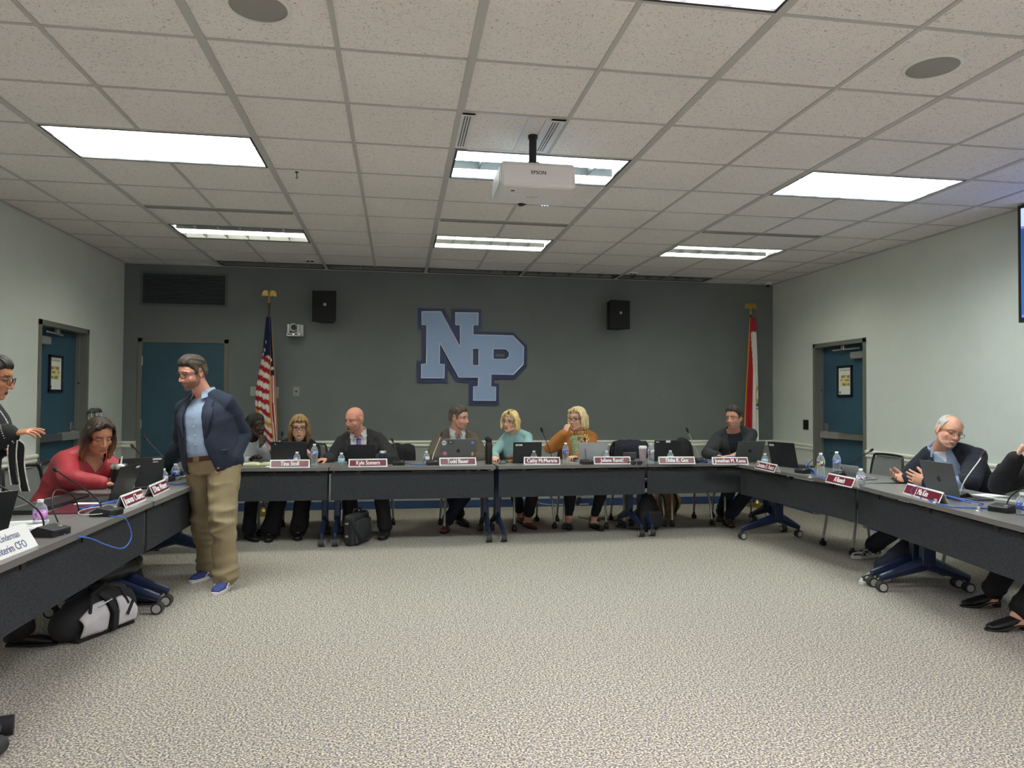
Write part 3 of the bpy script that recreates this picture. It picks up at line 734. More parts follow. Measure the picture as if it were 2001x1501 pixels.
# ------------------------------------------------------------ chairs
M_mesh = noisy(mat('grey_seat_mesh', (0.12, 0.125, 0.12), 0.85), (0.14, 0.145, 0.14), (0.21, 0.215, 0.205), 220, 2, 0.4)
M_seat = tone('black_seat_fabric', (0.015, 0.015, 0.017), 0.3, 200, 0.3)
M_leg = mat('silver_chair_leg', (0.42, 0.41, 0.38), 0.4, 0.6)
def chair(label, loc, rz, back=None):
    """seat faces -y in its own frame"""
    t = thing('conference_chair', label, 'chair', loc, rz, 'wheeled mesh-back chairs')
    MB().box((0, 0, 0.45), (0.46, 0.44, 0.06)).build('seat', M_seat, t, bevel=0.025)
    fr = MB(); P = crom([(-0.21, 0.21, 0.48), (-0.225, 0.25, 0.65), (-0.21, 0.28, 0.86), (-0.15, 0.29, 0.90), (0.15, 0.29, 0.90), (0.21, 0.28, 0.86), (0.225, 0.25, 0.65), (0.21, 0.21, 0.48)], 5)
    fr.tube(P, 0.012, 8); b = fr.build('back_frame', M_blk, t, smooth=True)
    mb = MB(); n = 10; vs = []
    for j in range(n+1):
        z = 0.50+0.385*j/n; yb = 0.215+0.07*(j/n)**0.8; hw = 0.215-0.05*max(0, (j/n-0.85)/0.15)**2
        for i in range(9):
            u = -1+2*i/8; vs.append((u*hw, yb+0.03*(1-u*u)*0.6, z))
    o = len(vs); vs += [(x, y+0.004, z) for x, y, z in vs]
    fs = []
    for j in range(n):
        for i in range(8):
            q = [j*9+i, j*9+i+1, (j+1)*9+i+1, (j+1)*9+i]; fs.append(q); fs.append([k+o for k in q][::-1])
    mb.add(vs, fs).build('backrest', back or M_mesh, t, smooth='all')
    for sx, sy in ((-1, -1), (1, -1), (-1, 1), (1, 1)):
        l = MB().tube([(sx*0.20, sy*0.14, 0.43), (sx*0.225, sy*0.21, 0.3), (sx*0.235, sy*0.25, 0.07)], 0.013, 8).build('leg', M_leg, t, smooth=True)
        x, y = sx*0.235, sy*0.25
        MB().cyl((x-0.022, y, 0.026), (x+0.022, y, 0.026), 0.026, n=16).cyl((x, y, 0.03), (x, y, 0.075), 0.014).build('caster', M_blk, l, smooth=True)
    return t
ch0 = chair('chair under the girl in grey, behind the standing man', (-1.62, 7.95, 0), radians(0))
def chairs(lst):
    for lab, x, y, r in lst: copy_tree(ch0, None, (x, y, 0), radians(r), lab)
chairs([
 ('chair under the woman with black glasses and long hair', -0.98, 8.0, 3),
 ('chair under the bald man in the dark suit', -0.30, 8.0, -6),
 ('chair under the man in the brown tweed jacket', 0.72, 7.93, 2),
 ('chair under the blonde woman in the mint turtleneck', 1.42, 7.98, 12),
 ('chair under the blonde woman in the orange cardigan', 2.05, 7.98, -4),
 ('empty chair in the back row with a dark coat over it', 2.72, 8.02, 0),
 ('empty chair in the back row with a black backpack over it', 3.28, 8.02, 0),
 ('chair under the dark-haired man in the charcoal sweater', 3.95, 8.0, -8),
 ('empty grey mesh-back chair on the left, behind the woman in black', -2.38, 5.66, 84),
 ('grey mesh-back chair under the woman in red', -2.40, 6.20, 96),
 ('empty grey mesh-back chair beside the grey-haired man', 4.37, 6.33, -90),
 ('chair under the grey-haired man in glasses', 4.66, 5.10, -85),
 ('chair under the woman cut by the right edge', 4.5, 4.10, -80)])
COATM = tone('dark_navy_coat', (0.010, 0.011, 0.022), 0.4, 30, 0.5)
def drape(label, name, cat, loc, w_, z0, z1, m, seed=0):
    """a garment hung over a chair back: folded sheet with thickness"""
    t = MB(); vs = []; nu, nv = 24, 20
    for j in range(nv+1):
        a = j/nv
        # over the front, top and back of the chair back
        s = (a-0.5)*2; y = 0.035*(1 if s > 0 else -1)*min(1, abs(s)*6)+0.05*(1-abs(s))*0+0.02*s
        z = z1-(abs(s)**1.2)*(z1-z0)
        for i in range(nu+1):
            u = -1+2*i/nu; nz_ = noise.noise(V((u*2.2+seed, s*1.6, seed)))
            vs.append((u*w_*(0.80+0.20*abs(s)**0.7)+0.02*nz_, y*1.8+0.03*noise.noise(V((u*5+seed, s*2, 3))), z-0.02*(u*u)+0.015*nz_))
    fs = [[j*(nu+1)+i, j*(nu+1)+i+1, (j+1)*(nu+1)+i+1, (j+1)*(nu+1)+i] for j in range(nv) for i in range(nu)]
    o = t.add(vs, fs).build(name, m, None, smooth='all', fix=False)
    md = o.modifiers.new('thick', 'SOLIDIFY'); md.thickness = 0.02
    o.location = loc
    return setp(o, label, cat)
drape('dark navy coat draped over an empty chair behind the pale tumbler', 'coat', 'coat', (2.72, 8.29, 0), 0.25, 0.50, 0.945, COATM, 1.0)

# ------------------------------------------------------------ name plates
M_mar = mat('maroon_plate', (0.16, 0.012, 0.028), 0.35)
M_pw = mat('white_plate_card', (0.8, 0.8, 0.78), 0.4)
M_ink = mat('white_lettering', (0.85, 0.85, 0.85), 0.5)
def nameplate(body, p0, p1, label, h=0.082, xs=0.78):
    """p0, p1: pixel ends of the front lower edge on the table"""
    a = PZ(*p0); b = PZ(*p1); c = (a+b)/2; L = (b-a).length; rz = math.atan2(b.y-a.y, b.x-a.x)
    t = thing('name_plate', label, 'name plate', (c.x, c.y, TZ), rz, 'name plates on the tables')
    ln = radians(24)
    mb = MB(); d = h*sin(ln); hh = h*cos(ln)
    mb.prism([[(0, 0), (0.003, 0), (d, hh-0.004), (2*d-0.003, 0), (2*d, 0), (d, hh)]], lambda y, z: (-L/2, y, z+0.0004), (L, 0, 0))
    mb.build('plate_body', M_pw, t)
    R = Matrix.Translation((0, d/2-0.0018, hh/2)) @ Matrix.Rotation(-ln, 4, 'X')
    xf(MB().box((0, 0, 0), (L-0.022, 0.0016, h-0.022)), R).build('maroon_face', M_mar, t)
    size = 0.060
    tm = text_mesh(body, size, 0.0005, 0.0013, xs*0.95)
    wd = max(v[0] for v in tm.v)-min(v[0] for v in tm.v)
    if wd > L-0.035: tm.v = [(x*(L-0.035)/wd, y, z) for x, y, z in tm.v]
    xf(tm, R @ Matrix.Translation((0, -0.0014, 0))).build('lettering', M_ink, t)
    return t
nameplate('Tina Stoll', (527, 915), (605, 914), 'maroon name plate before the woman with long hair and black glasses')
nameplate('Kyle Somers', (681, 913), (757, 912), 'maroon name plate in front of the bald man')
nameplate('Todd Bauer', (859, 910), (931, 909), 'maroon name plate below the sticker-covered laptop')
nameplate('Cathy McMurtrie', (1024, 908), (1095, 908), 'maroon name plate between the gavel and the steel-capped bottle, before the mint turtleneck')
nameplate('Juliane Rami\u0107', (1161, 907), (1233, 907), 'maroon name plate below the light silver laptop')
nameplate('Elisha K. Gee', (1288, 907), (1359, 907), 'maroon name plate in front of the empty chair with the coat')
nameplate('Jonathan M. Kassa', (1393, 908), (1463, 908), 'maroon name plate in front of the man in the charcoal sweater')
nameplate('Christian D. Fusco', (1474, 915), (1512, 924), 'maroon name plate at the corner of the tables, turned to the left', xs=0.9)
nameplate('Al Roesch', (1612, 942), (1664, 954), 'maroon name plate between bottles on the right side table', xs=0.7)
nameplate('J. Mia Kim', (1764, 964), (1834, 985), 'maroon name plate by the dark laptop of the grey-haired man', xs=0.8)
nameplate('Joanna Chavez', (246, 994), (286, 977), 'maroon name plate on the left table beside the tablet laptop of the woman in red', xs=1.0)
nameplate("D'Ana Waters", (301, 971), (332, 956), 'maroon name plate on the left table nearest the standing man', xs=1.0)
# folded paper name tent at the left edge
a = PZ(-75, 1128); b = PZ(80, 1066); c = (a+b)/2; L = (b-a).length; rz = math.atan2(b.y-a.y, b.x-a.x)
t = thing('name_tent', 'folded white paper name tent lettered in grey at the left edge', 'name card', (c.x-0.01, c.y, TZ), rz)
ln = radians(30); h = 0.115; d = h*sin(ln); hh = h*cos(ln)
MB().prism([[(0, 0), (0.0012, 0), (d, hh-0.002), (2*d-0.0012, 0), (2*d, 0), (d, hh)]], lambda y, z: (-L/2, y, z+0.0004), (L, 0, 0)).build('paper', M_paper, t)
R = Matrix.Translation((0, d/2-0.0012, hh/2)) @ Matrix.Rotation(-ln, 4, 'X')
M_ink2 = mat('blue_grey_ink', (0.12, 0.15, 0.28), 0.7)
xf(text_mesh('Charles Linderman', 0.042, 0.0003, 0.0, 0.85), R @ Matrix.Translation((0.065, 0, 0.022))).build('name_lettering', M_ink2, t)
xf(text_mesh('Interim CFO', 0.048, 0.0003, 0.0006, 0.9), R @ Matrix.Translation((0.10, 0, -0.027))).build('title_lettering', M_ink2, t)

# ------------------------------------------------------------ laptops
M_lapk = mat('matte_black_laptop', (0.012, 0.013, 0.016), 0.35)
M_lapg = mat('space_grey_laptop', (0.13, 0.135, 0.14), 0.35, 0.5)
M_laps = mat('silver_laptop', (0.42, 0.44, 0.45), 0.4, 0.4)
M_key = mat('laptop_keys', (0.01, 0.01, 0.01), 0.6)
def apple_mark(s=0.022):
    mb = MB(); P = []
    for i in range(40):
        a = 2*pi*i/40; r = s*(1-0.12*abs(sin(a/1.0))**8*0)
        x = r*0.92*cos(a); z = r*sin(a)
        if z > 0: z *= 0.92; z -= 0.16*s*exp(-(x/(0.35*s))**2)
        else: z += 0.10*s*exp(-(x/(0.28*s))**2)
        if x > 0.45*s and abs(z-0.12*s) < 0.38*s: x -= 0.30*s*(1-((z-0.12*s)/(0.38*s))**2)
        P.append((x, z))
    mb.prism([P], lambda x, z: (x, 0, z), (0, 0.0005, 0))
    mb.prism([[(0.0, 1.0*s), (0.1*s, 1.35*s), (0.38*s, 1.5*s), (0.3*s, 1.18*s)]], lambda x, z: (x, 0, z), (0, 0.0005, 0))
    return mb
def laptop(label, loc, rz, w_, h_, m, tilt=12, dep=None, mark=None, extra=None, name='laptop'):
    """the lid's back faces -y in its own frame; hinge at the origin; keyboard reaches to +y"""
    t = thing(name, label, 'laptop', loc, rz, None)
    dep = dep or h_
    b = MB().box((0, dep/2, 0.009), (w_, dep, 0.014)).build('keyboard_base', m, t, bevel=0.003)
    MB().box((0, dep*0.42, 0.0168), (w_*0.88, dep*0.5, 0.0012)).build('keys', M_key, b)
    MB().box((0, dep*0.83, 0.0165), (w_*0.3, dep*0.26, 0.001)).build('touchpad', m, b)
    R = Matrix.Translation((0, 0, 0.016)) @ Matrix.Rotation(radians(tilt), 4, 'X')
    lid = xf(MB().box((0, 0, h_/2), (w_, 0.006, h_)), R).build('lid', m, t, bevel=0.003)
    xf(MB().box((0, 0.0036, h_/2), (w_*0.94, 0.001, h_*0.9)), R).build('display', mat_screen, lid)
    MB().cyl((-w_*0.4, 0, 0.014), (w_*0.4, 0, 0.014), 0.007, n=12).build('hinge', M_blk if m is M_lapk else m, t, smooth=True)
    if mark == 'apple': xf(apple_mark(), R @ Matrix.Translation((0, -0.0037, h_*0.5))).build('fruit_logo', M_blk, lid)
    for kind in (extra or ()):
        x, z, ww, hh_, col, rnd, mk = kind
        q = MB()
        if rnd: q.cyl((x, -0.0032, z), (x, -0.0038, z), ww/2, n=24)
        else: q.box((x, -0.0035, z), (ww, 0.0008, hh_))
        st = xf(q, R).build('sticker', col, lid)
        if mk:
            tm = text_mesh(mk[0], mk[1], 0.0002, 0.0003); xf(tm, R @ Matrix.Translation((x, -0.0041, z))).build('sticker_lettering', mk[2], st)
    return t
mat_screen = emis('laptop_display', (0.45, 0.5, 0.6), 0.35)
M_stw = mat('white_sticker', (0.7, 0.72, 0.7), 0.5)
M_std = mat('dark_sticker', (0.03, 0.035, 0.04), 0.5)
M_stb = mat('blue_sticker', (0.06, 0.12, 0.35), 0.5)
M_str = mat('red_blue_sticker', (0.35, 0.08, 0.15), 0.5)
M_sty = mat('yellow_sticker', (0.6, 0.4, 0.05), 0.5)
M_stv = mat('violet_sticker', (0.05, 0.03, 0.25), 0.5)
def lap_at(px, py, y, **k):   # hinge centre seen at (px, py) row, at depth y on the table
    p = PY(px, py, y); return (p.x, y, TZ)
laptop('black laptop before the woman with long hair, small violet sticker', lap_at(565, 900, 7.42), radians(0), 0.345, 0.215, M_lapk, 8,
       extra=[(0.01, 0.05, 0.05, 0.018, M_stv, 0, None), (-0.13, 0.19, 0.012, 0.008, M_stw, 0, None)])
laptop('black tablet computer propped before the bald man', lap_at(706, 900, 7.40), radians(-1), 0.275, 0.19, M_lapk, 14, name='tablet_computer',
       extra=[(0.12, 0.17, 0.014, 0.014, M_dark, 1, None)])
laptop('grey laptop covered in round stickers before the man in tweed', lap_at(895, 898, 7.36), radians(1), 0.355, 0.245, M_lapg, 10, mark='apple',
       extra=[(-0.145, 0.205, 0.05, 0.05, M_stw, 1, ('NG', 0.03, M_std)), (-0.08, 0.21, 0.045, 0.035, M_std, 0, ('PB', 0.022, M_stw)), (0.145, 0.205, 0.045, 0.05, M_stb, 1, ('O', 0.03, M_stw)),
              (-0.135, 0.095, 0.055, 0.05, M_str, 1, ('A', 0.035, M_stw)), (0.145, 0.09, 0.022, 0.035, M_sty, 0, None)])
laptop('black laptop before the woman in the mint turtleneck, small white sticker', lap_at(1030, 898, 7.40), radians(1), 0.30, 0.205, M_lapk, 6,
       extra=[(-0.09, 0.175, 0.07, 0.016, M_stw, 0, ('Lenovo', 0.012, M_dark)), (-0.115, 0.11, 0.03, 0.006, M_dark, 0, None)])
laptop('light silver laptop before the woman in the orange cardigan', lap_at(1158, 896, 7.42), radians(-3), 0.31, 0.20, M_laps, 10)
laptop('black laptop with a white label on its top edge before the empty chair', lap_at(1305, 895, 7.50), radians(0), 0.31, 0.215, M_lapk, 2,
       extra=[(0.0, 0.2, 0.05, 0.024, M_stw, 0, None), (-0.12, 0.195, 0.035, 0.01, M_stw, 0, None)])
laptop('grey laptop with fruit logo before the man in the charcoal sweater', lap_at(1461, 903, 7.38), radians(6), 0.33, 0.23, M_lapg, 22, mark='apple')
laptop('black laptop standing turned at the table corner', (3.84, 6.78, TZ), radians(-72), 0.34, 0.24, M_lapk, 14,
       extra=[(-0.12, 0.205, 0.06, 0.02, M_stw, 0, ('Lenovo', 0.013, M_dark)), (-0.06, 0.11, 0.03, 0.005, M_dark, 0, None)])
laptop('small white tablet on a stand on the right side table', (3.86, 5.66, TZ), radians(-80), 0.20, 0.13, M_laps, 38, name='tablet_computer')
laptop('dark grey laptop with fruit logo before the grey-haired man', (3.72, 4.49, TZ), radians(-94), 0.34, 0.24, M_lapg, 14, mark='apple')
laptop('dark laptop at the left edge behind the paper name tent', (-1.89, 3.62, TZ), radians(60), 0.31, 0.215, M_lapk, 20)
laptop('black two-in-one laptop seen nearly edge-on before the woman in red', (-1.735, 4.93, TZ), radians(84), 0.29, 0.22, M_lapk, 18,
       extra=[(0.10, 0.2, 0.05, 0.014, M_stw, 0, None)])
laptop('wide black laptop turned to the camera between the two left name plates', (-1.80, 5.50, TZ), radians(36), 0.30, 0.215, M_lapk, 8,
       extra=[(0.10, 0.20, 0.06, 0.012, M_stw, 0, None), (0.09, 0.18, 0.035, 0.007, M_alu, 0, None)])

# ------------------------------------------------------------ microphones
M_red = mat('microphone_ring', (0.12, 0.012, 0.015), 0.4)
M_foam = tone('microphone_foam', (0.012, 0.012, 0.014), 0.3, 400, 0.3)
def micro(label, base, rz, tip, bend=0.12, r=0.0035, silver=False):
    """base point on the table, tip point of the capsule in world space"""
    base = V(base); tip = V(tip)
    t = thing('microphone', label, 'microphone', base, rz, 'gooseneck microphones')
    Ri = Matrix.Rotation(-rz, 4, 'Z')
    mb = MB(); mb.prism([[(-0.065, 0), (0.065, 0), (0.065, 0.022), (0.02, 0.048), (-0.065, 0.034)]], lambda y, z: (-0.06, y, z), (0.12, 0, 0))
    b = mb.build('microphone_base', M_blk, t, bevel=0.006)
    MB().box((0, -0.0655, 0.018), (0.05, 0.002, 0.014)).build('socket_panel', M_dark, b)
    MB().cyl((0.03, -0.03, 0.036), (0.03, -0.03, 0.0435), 0.011, n=16).build('talk_button', M_alu, b, smooth=True)
    s = V((0, 0.03, 0.04)); e = Ri @ (tip-base)
    m1 = s+V((0, 0, bend)); d = (e-s)
    P = bez(s, m1, e-d*0.35, e, 14)
    MB().tube(P, r, 8).build('gooseneck', M_alu if silver else M_dark, t, smooth=True)
    dr = (P[-1]-P[-3]).normalized()
    h = MB().tube([e, e+dr*0.02, e+dr*0.045], [0.008, 0.0125, 0.011], 12).build('microphone_head', M_foam, t, smooth=True)
    MB().tube([e-dr*0.004, e+dr*0.001], [0.0085, 0.0085], 12).build('light_ring', M_red, h, smooth=True)
    return t
def at(px, py, y): return PY(px, py, y)
Z0 = lambda px, py: PZ(px, py)
def b3(p): return (p.x, p.y, TZ)
micro('microphone in front of the woman with long hair, base behind her laptop', (PY(545, 905, 7.60).x, 7.60, TZ), 0, at(551, 852, 7.5), 0.03)
micro('microphone right of the navy tumbler', (PY(779, 905, 7.32).x, 7.32, TZ), 0, at(768, 864, 7.5), 0.05)
micro('microphone left of the sticker-covered laptop', (PY(845, 906, 7.30).x, 7.30, TZ), 0, at(861, 853, 7.5), 0.06, silver=True)
micro('microphone between the two blonde women', (PY(1079, 905, 7.56).x, 7.56, TZ), 0, at(1060, 844, 7.45), 0.05)
micro('microphone before the light silver laptop', (PY(1146, 906, 7.26).x, 7.26, TZ), 0, at(1143, 862, 7.5), 0.04)
micro('microphone right of the black laptop with a white label', (PY(1368, 905, 7.34).x, 7.34, TZ), 0, at(1345, 845, 7.4), 0.06, silver=True)
micro('microphone at the hands of the man in the charcoal sweater', (PY(1404, 905, 7.60).x, 7.60, TZ), 0, at(1402, 880, 7.66), 0.03)
micro('microphone lying low beside the corner laptop, neck bent sideways', b3(Z0(1572, 925)), radians(-80), (4.22, 6.6, 0.905), 0.10)
micro('microphone bending right above the small white tablet', b3(Z0(1642, 932)), radians(-80), PX(1700, 882, 4.25), 0.06, 0.0045)
micro('microphone with red ring right of the dark grey laptop', b3(Z0(1872, 975)), radians(-75), PX(1918, 893, 4.0), 0.08, 0.0045, silver=True)
micro('microphone at the right edge of the photo', b3(Z0(1962, 1000)), radians(-75), PX(2040, 930, 3.95), 0.08, 0.0045)
micro('microphone beside the pink-labelled bottle at the lower left', b3(Z0(97, 1046)), radians(75), PX(-20, 935, -1.95), 0.12, 0.0045)
micro('microphone before the woman in red, neck reaching left', b3(Z0(208, 1007)), radians(80), PX(112, 920, -2.02), 0.07, 0.0045)
micro('microphone behind the wide black laptop, pointing at the woman in red', (-1.80, 6.03, TZ), radians(85), PX(262, 875, -2.12), 0.03, 0.0045)
micro('microphone under the reaching arm of the standing man', (-1.82, 6.45, TZ), radians(85), PX(287, 859, -2.1), 0.03, 0.0045)

# ------------------------------------------------------------ bottles, cups and small things
def clear_mat(name, tint=(0.9, 0.95, 0.97), op=0.25):
    m = bpy.data.materials.new(name); m.use_nodes = True; N = m.node_tree.nodes; L = m.node_tree.links
    N.clear(); o = N.new('ShaderNodeOutputMaterial'); a = N.new('ShaderNodeBsdfTransparent'); g = N.new('ShaderNodeBsdfPrincipled')
    a.inputs[0].default_value = (*tint, 1)
    g.inputs['Base Color'].default_value = (0.75, 0.8, 0.82, 1); g.inputs['Roughness'].default_value = 0.08; g.inputs['Specular IOR Level'].default_value = 1.0
    lw = N.new('ShaderNodeLayerWeight'); lw.inputs[0].default_value = 0.35
    mp = N.new('ShaderNodeMapRange'); mp.inputs[3].default_value = op*0.6; mp.inputs[4].default_value = min(1, op*3)
    x = N.new('ShaderNodeMixShader'); L.new(lw.outputs['Facing'], mp.inputs[0]); L.new(mp.outputs[0], x.inputs[0])
    L.new(a.outputs[0], x.inputs[1]); L.new(g.outputs[0], x.inputs[2]); L.new(x.outputs[0], o.inputs[0]); return m
M_pet = clear_mat('clear_bottle_plastic')
M_lens = clear_mat('spectacle_lens', (0.96, 0.97, 0.97), 0.02)
M_cap = mat('white_bottle_cap', (0.85, 0.86, 0.86), 0.4)
def label_mat(name, c1, c2, c3):
    m = mat(name, c1, 0.4); N, L, b = nodes(m)
    tc = N.new('ShaderNodeTexCoord'); n = N.new('ShaderNodeTexNoise'); n.inputs['Scale'].default_value = 55; n.inputs['Detail'].default_value = 1
    r = N.new('ShaderNodeValToRGB'); r.color_ramp.interpolation = 'CONSTANT'; e = r.color_ramp.elements
    e[0].position = 0; e[0].color = (*c1, 1); e[1].position = 0.52; e[1].color = (*c2, 1); x = e.new(0.62); x.color = (*c3, 1)
    L.new(tc.outputs['Object'], n.inputs['Vector']); L.new(n.outputs['Fac'], r.inputs[0]); L.new(r.outputs[0], b.inputs['Base Color']); return m
LB = {'blue': label_mat('blue_white_label', (0.05, 0.08, 0.35), (0.6, 0.65, 0.75), (0.12, 0.2, 0.5)),
      'cyan': label_mat('pale_blue_label', (0.3, 0.5, 0.65), (0.65, 0.75, 0.8), (0.12, 0.3, 0.55)),
      'white': label_mat('white_violet_label', (0.65, 0.65, 0.7), (0.3, 0.12, 0.3), (0.15, 0.1, 0.3)),
      'pink': label_mat('pink_violet_label', (0.75, 0.35, 0.75), (0.28, 0.05, 0.32), (0.6, 0.4, 0.75)),
      'yellow': label_mat('yellow_navy_label', (0.03, 0.04, 0.15), (0.6, 0.6, 0.1), (0.5, 0.55, 0.6))}
def bottle(label, loc, big, lb):
    t = thing('water_bottle', label, 'bottle', loc, random.uniform(0, 6), 'plastic water bottles')
    if big: R_, h_ = 0.0335, 0.215; lz = (0.105, 0.145)
    else: R_, h_ = 0.032, 0.13; lz = (0.03, 0.075)
    pr = [(0, 0.004), (R_*0.55, 0.0015), (R_*0.92, 0.003), (R_, 0.012)]
    if big:
        for k in range(9): pr += [(R_*(0.93 if k % 2 else 1.0), 0.018+0.009*k)]
        pr += [(R_, 0.1), (R_, 0.148), (R_*0.97, 0.155), (R_*0.8, 0.175), (R_*0.5, 0.19), (0.0125, 0.198)]
    else: pr += [(R_*0.95, 0.022), (R_, 0.03), (R_, 0.078), (R_*0.97, 0.083), (R_*0.8, 0.098), (R_*0.5, 0.109), (0.0125, 0.115)]
    pr += [(0.0125, h_-0.012)]
    b = MB().lathe(pr, n=20).build('bottle_body', M_pet, t, smooth='all')
    MB().lathe([(0.0, h_), (0.0135, h_), (0.0145, h_-0.002), (0.0145, h_-0.014), (0.012, h_-0.015)], n=20).build('cap', M_cap, t, smooth=True)
    MB().lathe([(R_+0.0008, lz[0]), (R_+0.0008, lz[1])], n=24).build('bottle_label', LB[lb], t, smooth='all', fix=False)
    return t
def bt(px, py, big, lb, lab, dy=0):
    p = PZ(px, py); bottle(lab, (p.x, p.y+dy, TZ), big, lb)
bt(580, 909, 0, 'white', 'small water bottle peeking over the leftmost back-row name plate')
bt(614, 911, 1, 'blue', 'tall water bottle held by the woman with long hair')
bt(667, 911, 0, 'cyan', 'small water bottle left of the name plate of the bald man')
bt(833, 907, 0, 'white', 'small water bottle left of the sticker-covered laptop')
bt(1043, 905.5, 0, 'white', 'small water bottle before the black laptop of the woman in mint')
bt(1105, 906, 1, 'blue', 'tall water bottle before the orange cardigan')
bt(1185, 905, 0, 'white', 'small water bottle right of the light silver laptop')
bt(1272, 906, 1, 'white', 'tall water bottle right of the pale tumbler')
bt(1310, 904.5, 0, 'cyan', 'small water bottle before the black laptop with a white label')
bt(1495, 911, 0, 'cyan', 'small water bottle behind the slanted name plate at the corner')
bt(1604, 934, 1, 'yellow', 'tall water bottle with yellow label on the right table, left one of the pair')
bt(1635, 930, 1, 'blue', 'tall water bottle with blue label on the right table, right one of the pair')
bt(1682, 948, 0, 'white', 'small water bottle right of a name plate, before the small white tablet')
bt(1998, 1006, 0, 'blue', 'small water bottle cut by the right edge')
bt(78, 1026, 0, 'pink', 'small water bottle with pink label near the left edge')
bt(319, 950, 0, 'white', 'small water bottle right behind the left name plate nearest the standing man')
bt(343, 938, 0, 'blue', 'small water bottle with blue label beside the standing man')

def cup(label, name, px, py, r0, r1, h_, m, lidm, lid_h=0.02, straw=False):
    p = PZ(px, py); t = thing(name, label, 'cup', (p.x, p.y, TZ))
    MB().lathe([(0, 0), (r0*0.95, 0), (r0, 0.004), (r1, h_-0.002), (r1-0.003, h_)]).build('cup_body', m, t, smooth=True)
    MB().lathe([(r1, h_-0.012), (r1+0.001, h_), (r1+0.002, h_+0.001), (r1-0.002, h_+lid_h*0.6), (r1*0.85, h_+lid_h), (0, h_+lid_h)]).build('lid', lidm, t, smooth=True)
    if straw: MB().cyl((0.01, 0, h_+lid_h), (0.016, 0, h_+lid_h+0.05), 0.005).build('straw', M_white, t, smooth=True)
    return t
M_nv = mat('navy_tumbler_coat', (0.02, 0.035, 0.075), 0.45)
M_pk = mat('pale_pink_tumbler_coat', (0.42, 0.33, 0.35), 0.5)
cup('navy steel tumbler beside the bald man', 'tumbler', 748, 906, 0.034, 0.041, 0.115, M_nv, M_steel, 0.016)
cup('pale pink tumbler before the empty chair with the coat', 'tumbler', 1256, 903, 0.032, 0.044, 0.155, M_pk, M_white, 0.018)
cup('steel mug with a straw beside the hands of the woman in red', 'mug', 232, 966, 0.045, 0.054, 0.185, M_dark, M_steel, 0.02, True)
# tall black flask
p = PZ(955, 907)
t = thing('thermos_flask', 'tall black flask between the tweed jacket and the mint turtleneck', 'flask', (p.x, p.y, TZ))
MB().lathe([(0, 0), (0.032, 0), (0.036, 0.006), (0.036, 0.20), (0.028, 0.222), (0.026, 0.225)]).build('flask_body', M_blk, t, smooth=True)
MB().lathe([(0.028, 0.222), (0.031, 0.226), (0.031, 0.255), (0.02, 0.264), (0, 0.265)]).tube([(-0.03, 0, 0.235), (-0.038, 0, 0.262), (-0.015, 0, 0.275), (0.01, 0, 0.262)], 0.006, 8).build('flask_cap', M_blkr, t, smooth=True)
# gavel and block
M_gav = tone('varnished_walnut', (0.22, 0.09, 0.035), 0.3, 30, 0.1, 0.35)
M_brs = mat('pale_wood_block', (0.42, 0.27, 0.12), 0.4)
p = PZ(1000, 903)
t = thing('gavel', 'wooden gavel resting on its round block', 'gavel', (p.x, p.y, TZ+0.0265), radians(0))
MB().lathe([(0, -0.045), (0.022, -0.045), (0.024, -0.04), (0.024, -0.03), (0.02, -0.026), (0.019, -0.01), (0.022, -0.006), (0.022, 0.006), (0.019, 0.01), (0.02, 0.026), (0.024, 0.03), (0.024, 0.04), (0.022, 0.045), (0, 0.045)], c=(0, 0, 0.024), R=Matrix.Rotation(radians(90), 3, 'Y')).build('gavel_head', M_gav, t, smooth=True)
MB().tube([(0, 0.02, 0.024), (0.01, 0.12, 0.008), (0.02, 0.2, 0.0)], [0.006, 0.007, 0.009], 10).build('gavel_handle', M_gav, t, smooth=True)
t = thing('sounding_block', 'round wooden sounding block under the gavel', 'block', (p.x, p.y, TZ))
MB().lathe([(0, 0), (0.05, 0), (0.052, 0.004), (0.052, 0.014), (0.046, 0.018), (0.046, 0.026), (0, 0.026)]).build('block_base', M_brs, t, smooth=True)
# dark sunglasses case / bowl before the pale tumbler
p = PZ(1243, 909)
t = thing('sunglasses', 'dark sunglasses folded on the table left of the pale tumbler', 'sunglasses', (p.x, p.y-0.01, TZ))
for s in (-1, 1):
    MB().ell((s*0.034, 0, 0.024), (0.031, 0.006, 0.022)).build('dark_lens', M_blk, t, smooth=True)
    MB().tube([(s*0.066, 0.0, 0.035), (s*0.066, 0.05, 0.03), (s*0.05, 0.12, 0.008)], 0.004, 8).build('temple', M_dark, t, smooth=True)
MB().tube([(-0.066, 0, 0.036), (0, -0.006, 0.034), (0.066, 0, 0.036)], 0.003, 8).build('bridge', M_dark, t, smooth=True)
# phone lying/standing before the coat
p = PZ(1238, 900)
t = thing('smartphone', 'dark grey phone propped beside the pale tumbler', 'phone', (p.x-0.03, p.y+0.05, TZ))
MB().box((0, 0.0, 0.045), (0.15, 0.012, 0.085), Matrix.Rotation(radians(14), 3, 'X')).build('phone_case', M_lapg, t, bevel=0.005)
MB().box((0, 0.014, 0.01), (0.1, 0.05, 0.018)).build('phone_stand', M_blk, t, bevel=0.004)

